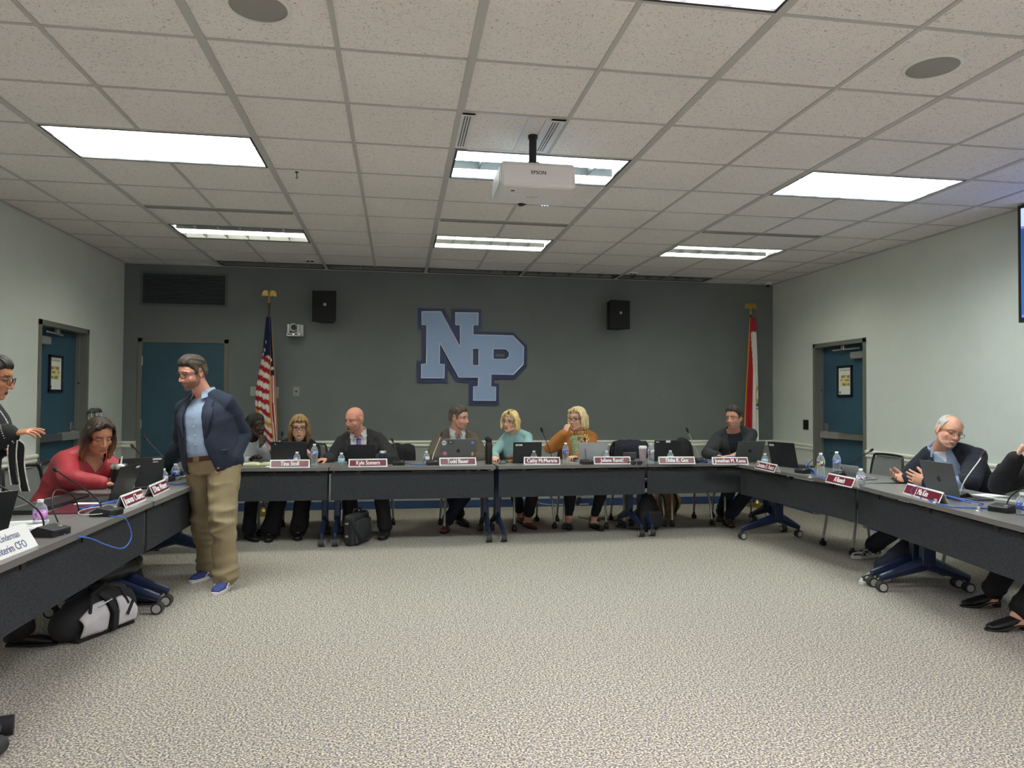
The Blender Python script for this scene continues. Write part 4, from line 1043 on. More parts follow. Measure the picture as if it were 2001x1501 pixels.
def sheet(label, name, cat, cx, cy, w_, d_, rz, m, z=0.0, th=0.003, lines=None):
    t = thing(name, label, cat, (cx, cy, TZ+z), rz)
    MB().box((0, 0, th/2), (w_, d_, th)).build('sheet', m, t)
    if lines:
        mb = MB(); n = 9
        mb.bx(-w_*0.42, -w_*0.41, -d_*0.4, d_*0.4, th, th+0.0004)
        for k in range(n): mb.bx(-w_*0.42, w_*(0.2+0.2*random.random()), -d_*0.38+d_*0.76*k/n, -d_*0.38+d_*0.76*k/n+0.004, th, th+0.0004)
        mb.build('writing', lines, t)
    return t
M_inkd = mat('dark_ink', (0.05, 0.05, 0.06), 0.8)
M_mdoc = mat('maroon_folder', (0.10, 0.02, 0.035), 0.25)
sheet('maroon glossy folder on the left table before the woman in red', 'folder', 'folder', -1.85, 4.62, 0.20, 0.46, radians(4), M_mdoc, 0, 0.006)
p = PZ(180, 975); sheet('white hole-punched paper lying on the maroon folder', 'paper_sheet', 'paper', p.x+0.07, p.y-0.16, 0.13, 0.28, radians(4), M_paper, 0.0065, 0.003)
t = sheet('long black keyboard-like binder on the left table edge before the mesh chair', 'binder', 'binder', -2.05, 4.72, 0.16, 0.66, radians(-2), M_lapk, 0, 0.025)
sheet('white notepad leaning papers behind the pink-labelled bottle', 'paper_sheet', 'paper', -1.86, 3.98, 0.2, 0.28, radians(15), M_paper, 0, 0.012, M_inkd)
p = PZ(1905, 970); sheet('white papers before the woman at the right edge', 'paper_sheet', 'paper', p.x+0.13, p.y-0.12, 0.22, 0.42, radians(10), M_paper, 0, 0.004, M_inkd)
p = PZ(335, 915); sheet('green and white notebook behind the standing man', 'notebook', 'notebook', -2.0, 6.35, 0.22, 0.3, radians(0), mat('green_cover', (0.03, 0.22, 0.08), 0.5), 0, 0.012)
sheet('open white paper beside the green notebook', 'paper_sheet', 'paper', -1.72, 6.52, 0.22, 0.28, radians(10), M_paper, 0, 0.003)
# open yellow notebook before the girl
t = thing('open_notebook', 'open pale yellow notebook before the girl in grey', 'notebook', (PZ(507, 909).x, PZ(507, 909).y+0.02, TZ), radians(3))
M_yel = mat('pale_yellow_paper', (0.72, 0.68, 0.4), 0.8)
for s in (-1, 1):
    MB().prism([[(0, 0.003), (s*0.02, 0.018), (s*0.09, 0.022), (s*0.16, 0.012), (s*0.16, 0.005), (0, 0.003)]], lambda x, z: (x, -0.10, z), (0, 0.2, 0)).build('page_block', M_yel, t)
MB().box((0, 0, 0.0018), (0.34, 0.21, 0.0035)).build('cover', M_blk, t)
sheet('white papers on the table right of the open yellow notebook', 'paper_sheet', 'paper', PZ(470, 913).x+0.33, 7.22, 0.2, 0.12, radians(2), M_paper, 0, 0.003)
sheet('dark folder under the edge of the black tablet computer', 'folder', 'folder', -0.13, 7.52, 0.3, 0.22, 0, M_lapk, 0, 0.012)
p = PZ(1130, 905); sheet('thin grey tray by the tall bottle of the woman in orange', 'tray', 'tray', p.x-0.03, p.y+0.02, 0.13, 0.12, 0, M_alu, 0, 0.006)

# ------------------------------------------------------------ cables
def cable(label, pts, r, m, group=None, name='cable'):
    pts = [V(p) for p in pts]; c = sum(pts, V())/len(pts)
    mb = MB().tube(crom(pts, 6), r, 8)
    o = mb.build(name, m, None, smooth='all', loc=c)
    return setp(o, label, 'cable', group)
ZC = TZ+0.005
def onT(L_, z=ZC): return [(*tuple(PZ(x, y))[:2], z) for x, y in L_]
e0 = PX(142, 1053, -1.50); P = [PZ(125, 1040)]; P[0].z = ZC+0.01
cable('blue network cable looping down over the felt panel of the near left table', [P[0], (-1.56, PX(150, 1043, -1.5).y, ZC)]+[PX(x, y, -1.488) for x, y in ((175, 1052), (205, 1064), (235, 1072), (250, 1064), (257, 1045), (250, 1022), (240, 1010))]+[(-1.54, PX(232, 1004, -1.5).y, ZC), (-1.60, PX(225, 1000, -1.55).y, ZC+0.01)], 0.0035, M_cable)
def arc(c, r, a0, a1, z, n=10, zr=0.0):
    return [(c[0]+r[0]*cos(radians(a0+(a1-a0)*i/n)), c[1]+r[1]*sin(radians(a0+(a1-a0)*i/n)), z+zr*sin(pi*i/n)) for i in range(n+1)]
cable('blue network cable coiled in loops beside the maroon folder', arc((-1.70, 4.50), (0.09, 0.16), -200, 150, ZC, 14, 0.05), 0.0035, M_cable)
cable('pale cable coiled in loops beside the maroon folder', arc((-1.65, 4.38), (0.08, 0.17), 0, 420, ZC, 18, 0.02), 0.0025, M_cablew)
cable('black cable arching up from the table behind the pink-labelled bottle', [(-1.74, 4.10, ZC), (-1.78, 4.12, ZC+0.09), (-1.80, 4.22, ZC+0.15), (-1.76, 4.33, ZC+0.10), (-1.74, 4.36, ZC)], 0.004, M_blk)
cable('thin pale cable before the left name plate', onT([(245, 990), (262, 992), (272, 985), (285, 980)]), 0.002, M_cablew)
cable('blue network cable before the small bottle beside the standing man', onT([(330, 946), (345, 948), (360, 946), (372, 945)]), 0.004, M_cable)
cable('blue network cable on the table right of the navy tumbler', onT([(788, 905), (800, 908), (815, 909), (840, 908), (850, 905)]), 0.004, M_cable)
cable('blue network cable before the silver laptop', onT([(1142, 904), (1158, 906), (1168, 903), (1160, 901), (1150, 905)]), 0.004, M_cable)
cable('blue network cable looping beside the charcoal sweater sleeve', [(PZ(1370, 906).x, 7.25, ZC), (PZ(1375, 900).x, 7.3, ZC+0.03), (PZ(1385, 895).x, 7.35, ZC+0.06), (PZ(1393, 893).x, 7.4, ZC+0.03), (PZ(1396, 900).x, 7.3, ZC)], 0.004, M_cable)
cable('black cable tangle on the table left of the gavel', [(PZ(965, 900).x, 7.5, ZC), (PZ(972, 900).x, 7.45, ZC+0.05), (PZ(980, 900).x, 7.5, ZC+0.02), (PZ(985, 903).x, 7.4, ZC), (PZ(970, 903).x, 7.35, ZC), (PZ(975, 900).x, 7.45, ZC+0.03), (PZ(990, 903).x, 7.42, ZC)], 0.004, M_blk)
cable('pair of blue network cables falling from the low corner microphone', [PX(1573, 902, 3.85), PX(1578, 915, 3.78)]+onT([(1592, 930), (1605, 936), (1618, 940)]), 0.0035, M_cable)
cable('second blue network cable beside the first at the low corner microphone', [PX(1576, 903, 3.87), PX(1583, 915, 3.80)]+onT([(1598, 930), (1612, 935), (1624, 938)]), 0.0035, M_cable)
cable('blue network cable looping before the dark grey laptop', onT([(1800, 975), (1790, 968), (1800, 972), (1830, 985), (1860, 992), (1890, 994), (1925, 995), (1950, 997)], ZC), 0.004, M_cable)
cable('blue network cable coil right of the name plate of the grey-haired man', arc(tuple(PZ(1880, 985))[:2], (0.06, 0.16), 0, 330, ZC, 14, 0.04), 0.004, M_cable)
cable('thin dark cable looped over the name plate of the grey-haired man', [PX(1783, 970, 3.53), PX(1780, 958, 3.54), PX(1790, 951, 3.55), PX(1808, 953, 3.56), PX(1822, 962, 3.56), PX(1828, 980, 3.50)], 0.002, M_cable)
def grom(label, px, py):
    p = PZ(px, py); t = thing('cable_clip', label, 'cable clip', (p.x, p.y, TZ))
    MB().lathe([(0, 0), (0.02, 0), (0.02, 0.006), (0.012, 0.01), (0.01, 0.03), (0, 0.032)], n=16).build('clip_body', M_alu, t, smooth=True)
grom('small silver cable clip on the table edge right of the corner laptop', 1583, 934)
grom('small silver cable clip at the edge before the dark grey laptop', 1912, 1000)
grom('small silver cable clip before the name plate of the grey-haired man', 1828, 984)
# ------------------------------------------------------------ people
def evalmesh(mb, voxel, smooth=2, sfac=0.5):
    me = bpy.data.meshes.new('tmp'); me.from_pydata(mb.v, [], mb.f); me.update()
    import bmesh
    b = bmesh.new(); b.from_mesh(me); bmesh.ops.recalc_face_normals(b, faces=b.faces); b.to_mesh(me); b.free()
    o = bpy.data.objects.new('tmp', me); COL.objects.link(o)
    r = o.modifiers.new('r', 'REMESH'); r.mode = 'VOXEL'; r.voxel_size = voxel; r.adaptivity = 0
    if smooth:
        q = o.modifiers.new('s', 'SMOOTH'); q.iterations = smooth; q.factor = sfac
    dg = bpy.context.evaluated_depsgraph_get()
    out = bpy.data.meshes.new_from_object(o.evaluated_get(dg), depsgraph=dg)
    bpy.data.objects.remove(o); bpy.data.meshes.remove(me)
    return out
def getco(me):
    a = np.empty(len(me.vertices)*3, 'f'); me.vertices.foreach_get('co', a); return a.reshape(-1, 3).astype('d')
def getno(me):
    a = np.empty(len(me.vertices)*3, 'f'); me.vertices.foreach_get('normal', a); return a.reshape(-1, 3).astype('d')
def setco(me, a): me.vertices.foreach_set('co', a.astype('f').ravel()); me.update()
def setcol(me, c):
    at_ = me.color_attributes.new('Col', 'FLOAT_COLOR', 'POINT')
    q = np.ones((len(me.vertices), 4), 'f'); q[:, :3] = c; at_.data.foreach_set('color', q.ravel())
def smoothshade(me): me.polygons.foreach_set('use_smooth', [True]*len(me.polygons)); me.update()
def dropfaces(me, kill):
    """delete vertices flagged in kill (numpy bool)"""
    import bmesh
    b = bmesh.new(); b.from_mesh(me); b.verts.ensure_lookup_table()
    bmesh.ops.delete(b, geom=[b.verts[i] for i in np.nonzero(kill)[0]], context='VERTS')
    bmesh.ops.delete(b, geom=[v for v in b.verts if len(v.link_faces) == 0], context='VERTS')
    bd = [v for v in b.verts if v.is_boundary]; nb_ = {v: [e.other_vert(v) for e in v.link_edges if e.is_boundary] for v in bd}
    for _ in range(8):
        new = {v: v.co*0.4+(sum((q.co for q in nb_[v]), V())/len(nb_[v]))*0.6 for v in bd if nb_[v]}
        for v, c_ in new.items(): v.co = c_
    b.to_mesh(me); b.free(); me.update()
_rng = np.random.RandomState(5)
def pnoise(P, scale, seed=0):
    """cheap smooth vector noise: sum of sines with random directions"""
    rs = np.random.RandomState(seed); r = np.zeros(len(P))
    for k in range(7):
        d = rs.normal(size=3); d /= np.linalg.norm(d); f = scale*(0.6+0.25*k); r += np.sin(P @ d*f+rs.uniform(0, 6.28)+1.5*np.sin(P @ rs.normal(size=3)*f*0.4))/(1+0.35*k)
    return r/3.2

SKIN = {'fair': srgb(222, 172, 148), 'pink': srgb(220, 160, 138), 'tan': srgb(196, 140, 108), 'olive': srgb(188, 132, 100), 'dark': srgb(62, 42, 32)}
M_body = attr_mat('skin', 0.5, 0.08, 0.0, spec=0.35)
M_hair = attr_mat('hair', 0.55, 0, 0.35, 500, 0.35)
M_glass = mat('black_spectacle_frame', (0.012, 0.012, 0.014), 0.35)
M_glassm = mat('bronze_spectacle_frame', (0.12, 0.09, 0.06), 0.35, 0.6)

def head_prims(mb, T, fem):
    """T maps head space (x left, y forward, z up; origin between the eyes inside the head) to the world"""
    def E(c, r, rot=None):
        q = MB().ell((0, 0, 0), r, rot, 24, 16); q.v = [tuple(V(p)+V(c)) for p in q.v]; xf(q, T); mb.add(q.v, q.f)
    def Tb(p, r, **k):
        q = MB().tube(p, r, 12, **k); xf(q, T); mb.add(q.v, q.f)
    E((0, -0.012, 0.038), (0.076, 0.095, 0.080))
    E((0, -0.03, 0.0), (0.070, 0.075, 0.075))
    E((0, 0.025, 0.03), (0.066, 0.062, 0.062))           # forehead
    w_ = 0.92 if fem else 1.0
    E((0, 0.022, -0.035), (0.062*w_, 0.066, 0.066))      # cheeks
    E((0, 0.032, -0.070), (0.050*w_, 0.056, 0.044))      # muzzle and jaw
    E((0, 0.062, -0.098), (0.024*w_, 0.024, 0.019))      # chin
    for s in (-1, 1):
        Tb([(s*0.060*w_, -0.005, -0.035), (s*0.050*w_, 0.02, -0.078), (s*0.018, 0.058, -0.099)], [0.016, 0.015, 0.014])
        E((s*0.037, 0.052, -0.030), (0.024, 0.020, 0.024))   # cheekbone
        Tb([(s*0.010, 0.078, 0.022), (s*0.034, 0.074, 0.026), (s*0.052, 0.055, 0.020)], 0.010 if not fem else 0.008)
        E((s*0.031, 0.066, 0.002), (0.0145, 0.0145, 0.0125))      # eyeball with lids
        E((s*0.0118, 0.092, -0.037), (0.0075, 0.0105, 0.0068))
        q = Matrix.Rotation(s*radians(-18), 3, 'Z')
        E((s*0.077, -0.014, -0.004), (0.007, 0.019, 0.033), q)   # ear
        E((s*0.082, -0.024, 0.002), (0.007, 0.008, 0.027), q); E((s*0.080, -0.010, -0.028), (0.006, 0.009, 0.009))
    Tb([(0, 0.080, 0.016), (0, 0.092, -0.008), (0, 0.103, -0.030)], [0.0075, 0.008, 0.0095])
    E((0, 0.102, -0.034), (0.0105, 0.0115, 0.009))
    Tb([(-0.020, 0.080, -0.066), (0, 0.089, -0.062), (0.020, 0.080, -0.066)], [(0.007, 0.005)]*3)
    Tb([(-0.017, 0.079, -0.074), (0, 0.087, -0.0755), (0.017, 0.079, -0.074)], [(0.008, 0.006)]*3)

def head_colour(L, P):
    """L: (n,3) head-space coordinates"""
    x, y, z = L[:, 0], L[:, 1], L[:, 2]; ax = np.abs(x)
    base = np.array(P['skin']); n = len(L); c = np.tile(base, (n, 1))
    def mix(w_, col):
        w_ = np.clip(w_, 0, 1)[:, None]; c[:] = c*(1-w_)+np.array(col)*w_
    g = lambda v, s: np.exp(-(v/s)**2)
    front = (y > 0.035)
    red = base*np.array([1.0, 0.78, 0.76])
    mix(0.45*g(ax-0.044, 0.022)*g(z+0.038, 0.022)*front, red)
    mix(0.35*g(x, 0.014)*g(z+0.035, 0.016)*(y > 0.09), red)
    mix(0.3*(ax > 0.07)*(y < 0.02), red)
    if P.get('beard'):
        bc, bw = P['beard']
        sg = lambda v, w_: 1/(1+np.exp(-np.clip(v/w_, -30, 30)))
        low = -0.112+0.55*np.clip(0.045-y, 0, 0.06)      # jaw line rises towards the ear
        m = sg(-0.050-0.30*np.clip(0.05-y, 0, 1)*0-z, 0.004)*sg(y+0.004, 0.004)*sg(z-low, 0.003)
        m = np.maximum(m, sg(-z-0.0, 0.006)*sg(0.022-y, 0.004)*sg(y-0.0, 0.003)*(ax > 0.05)*sg(z-low, 0.003)*0.8)
        m *= 1-g(x, 0.020)*g(z+0.0705, 0.0075)
        m = np.maximum(m, g(z+0.054, 0.006)*(ax < 0.032)*(y > 0.06))
        mix(m*bw, bc)
    if P.get('scalp'):
        sc_, sw = P['scalp']; mix(((z > 0.0) & (y < 0.0))*sw+((z > -0.05) & (y < -0.03))*sw*0.5, sc_)
    lip = P.get('lips', tuple(base*np.array([0.80, 0.50, 0.48])))
    mw = 0.022 if not P.get('smile') else 0.027
    zz = z+0.070-(0.25*x*x/0.02 if P.get('smile') else 0)
    mix(((x/mw)**2+(zz/0.0105)**2 < 1)*(y > 0.06)*P.get('lipw', 0.7), lip)
    dark = (0.06, 0.015, 0.012)
    mix(((x/(mw*1.02))**2+((zz)/(0.0062 if P.get('open') else 0.0022))**2 < 1)*(y > 0.06)*0.95, dark)
    if P.get('teeth'): mix(((x/(mw*0.8))**2+((zz-0.0022)/0.0032)**2 < 1)*(y > 0.06), (0.62, 0.58, 0.5))
    bc = P['brow']
    bz = 0.0225+0.004*g(ax-0.03, 0.015)
    mix(((ax > 0.011) & (ax < 0.052))*g(z-bz, 0.0052)*(y > 0.03)*P.get('browk', 0.95), bc)
    ez = z-0.002
    if P.get('lids') == 'down':
        mix((((ax-0.031)/0.015)**2+((ez+0.004)/0.0030)**2 < 1)*(y > 0.03)*0.9, (0.02, 0.012, 0.01))
        mix(g(ax-0.031, 0.016)*g(ez-0.006, 0.006)*(y > 0.03)*0.25, base*0.6)
    else:
        look = P.get('look', 0.0)
        e = (((ax-0.031)/0.0145)**2+(ez/0.0058)**2 < 1)*(y > 0.03)
        mix(e*1.0, P.get('sclera', (0.46, 0.42, 0.38)))
        for s in (-1, 1): mix((((x-s*0.031-look)/0.0056)**2+(ez/0.0058)**2 < 1)*e, P.get('iris', (0.04, 0.025, 0.015)))
        mix(((ax-0.031)**2 < 0.0165**2)*g(ez-0.0066, 0.0022)*(y > 0.03)*0.9, (0.03, 0.018, 0.014))
        mix(g(ax-0.031, 0.014)*g(ez+0.009, 0.003)*(y > 0.03)*0.25, base*0.5)
    mix(g(ax-0.0085, 0.0042)*g(z+0.0435, 0.0035)*(y > 0.09)*0.85, base*0.12)
    return c

def hand(mb, w_, d, n, side, curl=0.35, s=1.0, spread=1.0, thumb=0.6, fist=None):
    """wrist point, finger direction, palm normal; side +1 left hand, -1 right hand"""
    w_ = V(w_); d = V(d).normalized(); n = V(n); n = (n-d*n.dot(d)).normalized(); T = d.cross(n)*(-side)   # towards the thumb
    R = lambda a, b: b
    mb.tube([w_-d*0.03*s, w_+d*0.02*s, w_+d*0.055*s, w_+d*0.088*s], [(0.025*s, 0.018*s), (0.031*s, 0.016*s), (0.040*s, 0.0145*s), (0.038*s, 0.012*s)], 16, ref=T)
    mb.tube([w_+d*0.02*s+T*0.018*s, w_+d*0.05*s+T*0.030*s+n*0.006*s], 0.014*s, 10)
    for k, (o, L_, r) in enumerate(((0.033, 0.070, 0.0086), (0.0115, 0.079, 0.009), (-0.0105, 0.074, 0.0086), (-0.0325, 0.058, 0.0076))):
        p = w_+d*(0.090-0.004*abs(k-1))*s+T*o*s; q = p-d*0.02*s
        ang = 0.0; cu = curl[k] if hasattr(curl, '__len__') else curl*(1+0.12*k)
        dd = (d+T*(o*2.2*spread)).normalized(); pts = [q, p]; rr = [r*1.05*s, r*s]
        for f, l in enumerate((0.45, 0.32, 0.25)):
            ang += cu*(1.0 if f == 0 else 1.15)
            v = dd*cos(ang)+n*sin(ang); p = p+v*(L_*l*s); pts.append(p); rr.append(r*(0.95-0.08*f)*s)
        mb.tube(pts, rr, 10)
    p = w_+d*0.028*s+T*0.026*s; t1 = (d*0.65+T*0.75+n*(0.2+0.5*thumb)).normalized(); t2 = (d*0.95+T*(0.5-0.6*thumb)+n*(0.2+0.6*thumb)).normalized()
    mb.tube([p, p+t1*0.036*s, p+t1*0.036*s+t2*0.030*s, p+t1*0.036*s+t2*0.052*s], [0.0135*s, 0.0115*s, 0.0105*s, 0.0085*s], 10)

RINGS = {  # t, half width, half depth, forward shift
 'm': [(-0.16, 0.150, 0.120, 0.0), (-0.05, 0.172, 0.130, 0.0), (0.10, 0.168, 0.128, 0.005), (0.28, 0.158, 0.122, 0.012), (0.45, 0.160, 0.122, 0.008), (0.62, 0.172, 0.128, 0.008), (0.76, 0.172, 0.126, 0.0), (0.85, 0.158, 0.112, -0.008), (0.92, 0.130, 0.090, -0.012), (0.97, 0.098, 0.075, -0.010), (1.0, 0.078, 0.068, -0.008), (1.05, 0.060, 0.060, -0.004)],
 'f': [(-0.16, 0.160, 0.125, 0.0), (-0.05, 0.180, 0.135, 0.0), (0.10, 0.168, 0.124, 0.0), (0.28, 0.142, 0.110, 0.006), (0.45, 0.140, 0.112, 0.012), (0.62, 0.150, 0.128, 0.020), (0.75, 0.152, 0.118, 0.006), (0.85, 0.138, 0.098, -0.008), (0.92, 0.112, 0.080, -0.012), (0.97, 0.084, 0.066, -0.010), (1.0, 0.066, 0.060, -0.008), (1.05, 0.051, 0.052, -0.004)]}
class Person: pass
def ik(a, c, l1, l2, hint):
    a = V(a); c = V(c); d = c-a; L_ = d.length
    if L_ > (l1+l2)*0.995: k = L_/((l1+l2)*0.995); l1 *= k; l2 *= k
    x = (l1*l1-l2*l2+L_*L_)/(2*L_); h_ = sqrt(max(0, l1*l1-x*x)); u = d/L_; hv = V(hint); hv = (hv-u*hv.dot(u)).normalized()
    return a+u*x+hv*h_
def make_person(name, label, P):
    o = Person(); s = P.get('s', 1.04); fem = P.get('fem', False); bulk = P.get('bulk', 1.0)
    hc = V(P['head']); o.s = s
    yaw, pit, rol = [radians(a) for a in P.get('hrot', (0, 0, 0))]   # yaw: world heading of the face
    f = V((cos(yaw)*cos(pit), sin(yaw)*cos(pit), sin(pit))); l = V((0, 0, 1)).cross(f).normalized(); u = f.cross(l)
    l2 = l*cos(rol)+u*sin(rol); u2 = -l*sin(rol)+u*cos(rol); l, u = l2, u2
    hs = s*P.get('hs', 1.0)
    T = Matrix(((l.x*hs, f.x*hs, u.x*hs, hc.x), (l.y*hs, f.y*hs, u.y*hs, hc.y), (l.z*hs, f.z*hs, u.z*hs, hc.z), (0, 0, 0, 1)))
    o.T = T; Ti = np.array(T.inverted())
    face = radians(P['face']); bf = V((cos(face), sin(face), 0))
    nb = P.get('neck')   # neck base
    nb = V(nb) if nb is not None else hc-u*0.165*s-f*0.045*s+V((0, 0, -0.005))
    nb = nb.lerp(hc, P.get('nk', 0.13))
    p0 = V(P['pel']); up = (nb-p0); tl = up.length; up = up.normalized()
    fwd = (bf-up*bf.dot(up)).normalized(); left = up.cross(fwd)
    tw = radians(P.get('twist', 0))
    sl = left*cos(tw)+fwd*sin(tw); sf = fwd*cos(tw)-left*sin(tw)
    bow = P.get('bow', 0.03)
    def frame(t):
        k = max(0, min(1, t)); c = p0+up*(tl*t)-fwd*(bow*sin(pi*k)*1.0)
        a = tw*k; return c, left*cos(a)+fwd*sin(a), fwd*cos(a)-left*sin(a)
    rg = RINGS['f' if fem else 'm']; by = P.get('belly', 0.0)
    def ring(t):
        ts = [r[0] for r in rg]; v = [np.interp(t, ts, [r[k] for r in rg]) for k in (1, 2, 3)]
        b = by*exp(-((t-0.3)/0.25)**2)
        k = bulk if t < 0.9 else 1+(bulk-1)*0.6
        return (v[0]*k+b*0.5)*s, (v[1]*k+b*0.6)*s, (v[2]+b*0.6)*s
    o.ring, o.frame = ring, frame
    def surf(t, a, g=0.0):
        """point on the torso surface, a = angle from the front towards the left"""
        c, L_, F_ = frame(t); w_, d_, sh = ring(t); sa, ca = sin(a), cos(a)
        return c+L_*(abs(sa)**0.85*(1 if sa > 0 else -1)*(w_+g))+F_*(sh+abs(ca)**0.85*(1 if ca > 0 else -1)*(d_+g))
    o.surf = surf
    sp = [p0, frame(0.5)[0], nb]
    shw = (0.163 if not fem else 0.138)*s*(0.5+0.5*bulk)
    t9 = 1-P.get('drop', 0.068)*s/tl; c9, L9, F9 = frame(t9)
    o.sh = {}
    for k, sd in (('L', 1), ('R', -1)):
        rz_ = P.get('shrug'+k, 0.0); o.sh[k] = c9+L9*(sd*shw)+up*rz_+F9*P.get('shf'+k, 0.0)
    ua, fa = (0.285 if not fem else 0.26)*s, (0.255 if not fem else 0.235)*s
    o.wr, o.el = {}, {}
    for k, sd in (('L', 1), ('R', -1)):
        o.wr[k] = V(P['hand'+k]); o.el[k] = V(P['elp'+k]) if P.get('elp'+k) else ik(o.sh[k], o.wr[k], ua, fa, P.get('elb'+k, (sd*0.3*L9.x, sd*0.3*L9.y, -1)))
    o.hip, o.kn, o.an = {}, {}, {}
    th, sh_ = 0.42*s, 0.41*s
    for k, sd in (('L', 1), ('R', -1)):
        o.hip[k] = p0+left*(sd*0.09*s)+V((0, 0, -0.02)); o.an[k] = V(P['foot'+k])+V((0, 0, 0.085*s))
        o.kn[k] = V(P['knee'+k]) if P.get('knee'+k) else ik(o.hip[k], o.an[k], th, sh_, P.get('kh'+k, tuple(bf+V((0, 0, 0.15)))))
    # ---- body
    def torso_mb(mb, g=0.0, t0=-0.16, t1=1.05, nn=28, extra=0.0):
        vs = []; ts = [t0+(t1-t0)*i/26 for i in range(27)]
        for t in ts: vs += [surf(t, 2*pi*i/nn, g) for i in range(nn)]
        fs = [[j*nn+i, j*nn+(i+1) % nn, (j+1)*nn+(i+1) % nn, (j+1)*nn+i] for j in range(26) for i in range(nn)]
        fs += [list(range(nn))[::-1], [26*nn+i for i in range(nn)]]
        mb.add(vs, fs)
    ar = (0.050, 0.047, 0.039, 0.040, 0.027) if not fem else (0.044, 0.041, 0.033, 0.034, 0.023)
    ar = [r*s*(0.6+0.4*bulk) for r in ar]
    def arm_mb(mb, k, g=0.0, t1=1.0, cuffg=0.0, g0=None):
        a, e, w_ = o.sh[k], o.el[k], o.wr[k]; g0 = g if g0 is None else g0
        pts = [a, a.lerp(e, 0.35), a.lerp(e, 0.85), e, e.lerp(w_, 0.15), e.lerp(w_, 0.4), e.lerp(w_, t1)]
        mb.tube([nb+up*(0.012*s)-L9*0, nb.lerp(a, 0.5)+up*0.020*s, a+up*0.0], [0.045*s+g0*0.7, 0.044*s+g0*0.8, 0.044*s+g0*0.9], 14)
        pts = [c9.lerp(a, 0.55)+up*(-0.02)]+pts
        rr = [ar[0]*0.95+g0, ar[0]+g0, ar[1]+g, ar[2]*1.05+g, ar[2]+g, ar[3]+g, ar[3]*0.98+g, ar[4]+g+cuffg]
        mb.tube(pts, rr, 16)
    def leg_mb(mb, k, g=0.0, t1=1.0, hem=0.0, kneeg=0.0):
        a, e, w_ = o.hip[k], o.kn[k], o.an[k]
        q = 0.85 if fem else 1.0
        pts = [a, a.lerp(e, 0.3), a.lerp(e, 0.85), e, e.lerp(w_, 0.2), e.lerp(w_, 0.4), e.lerp(w_, 0.75), e.lerp(w_, t1)]
        rr = [0.088*s*(0.5+0.5*bulk)+g, 0.082*s+g, 0.060*s+g, 0.055*s+g, 0.054*s+g, 0.053*s+g, 0.040*s+g+hem*0.6, 0.036*s+g+hem]
        mb.tube(pts, rr, 16)
    mb = MB(); torso_mb(mb)
    nr = (0.058 if not fem else 0.048)*s*(0.5+0.5*bulk)
    hb = hc-f*0.012*s-u*0.045*s
    mb.tube([nb-up*0.05, nb+up*0.01, hb.lerp(nb, 0.4), hb], [nr*1.25, nr*1.08, nr, nr*0.95], 20)
    for k in 'LR': arm_mb(mb, k); leg_mb(mb, k)
    head_prims(mb, T, fem)
    for k, sd in (('L', 1), ('R', -1)):
        dflt = (o.wr[k]-o.el[k]).normalized()
        d = V(P.get('hd'+k, tuple(dflt))); n = V(P.get('hn'+k, (0, 0, -1)))
        hand(mb, o.wr[k], d, n, sd, P.get('curl'+k, 0.35), s*(1.0 if not fem else 0.92), P.get('spread'+k, 1.0), P.get('thumb'+k, 0.5))
        fd = V(P['fd'+k]).normalized() if P.get('fd'+k) else bf; ft = o.an[k]
        mb.tube([ft-V((0, 0, 0.03))-fd*0.02, ft+fd*0.05-V((0, 0, 0.045)), ft+fd*0.12-V((0, 0, 0.058))], [0.036*s, 0.032*s, 0.022*s], 12)
    root = thing('person', label, 'person', (p0.x, p0.y, 0.0), 0)
    o.root = root; off = np.array([p0.x, p0.y, 0.0])
    def link(me, nm, m, par=root, offset=True):
        if offset: setco(me, getco(me)-off)
        me.materials.clear(); me.materials.append(m); smoothshade(me)
        q = bpy.data.objects.new(nm, me); COL.objects.link(q); q.parent = par; me.name = nm; return q
    o.link = link; o.off = V(off)
    me = evalmesh(mb, P.get('voxel', 0.0045), 2, 0.45)
    co = getco(me); Lc = (np.c_[co, np.ones(len(co))] @ Ti.T)[:, :3]
    x, y, z = Lc.T; hd_ = (np.abs(x) < 0.1) & (y > -0.13) & (y < 0.14) & (z > -0.125) & (z < 0.14)
    push = 0.0035*np.exp(-((np.abs(x)-0.018)/0.010)**2-((z-0.004)/0.012)**2)*(y > 0.04)
    co = co-np.array(f)[None]*(push*hs)[:, None]; setco(me, co)
    c = np.tile(np.array(P['skin']), (len(co), 1)); idx = np.nonzero(hd_)[0]
    c[idx] = head_colour(Lc[idx], P)
    setcol(me, c)
    o.body = link(me, 'body', M_body)
    o.torso_mb, o.arm_mb, o.leg_mb, o.P, o.up, o.fwd, o.left, o.nb, o.nr, o.f, o.u, o.l, o.hc, o.hs, o.fem = torso_mb, arm_mb, leg_mb, P, up, fwd, left, nb, nr, f, u, l, hc, hs, fem
    o.Ti = Ti
    return o
def torso_coords(o, co):
    """t along the spine, lateral and forward offsets of points"""
    p0 = np.array(V(o.P['pel'])); up = np.array(o.up); nb = np.array(o.nb); tl = np.linalg.norm(nb-p0)
    t = (co-p0) @ up/tl; tw = radians(o.P.get('twist', 0))*np.clip(t, 0, 1)
    lx = (co-p0) @ np.array(o.left); fx = (co-p0) @ np.array(o.fwd)
    return t, lx*np.cos(tw)+fx*np.sin(tw), fx*np.cos(tw)-lx*np.sin(tw)
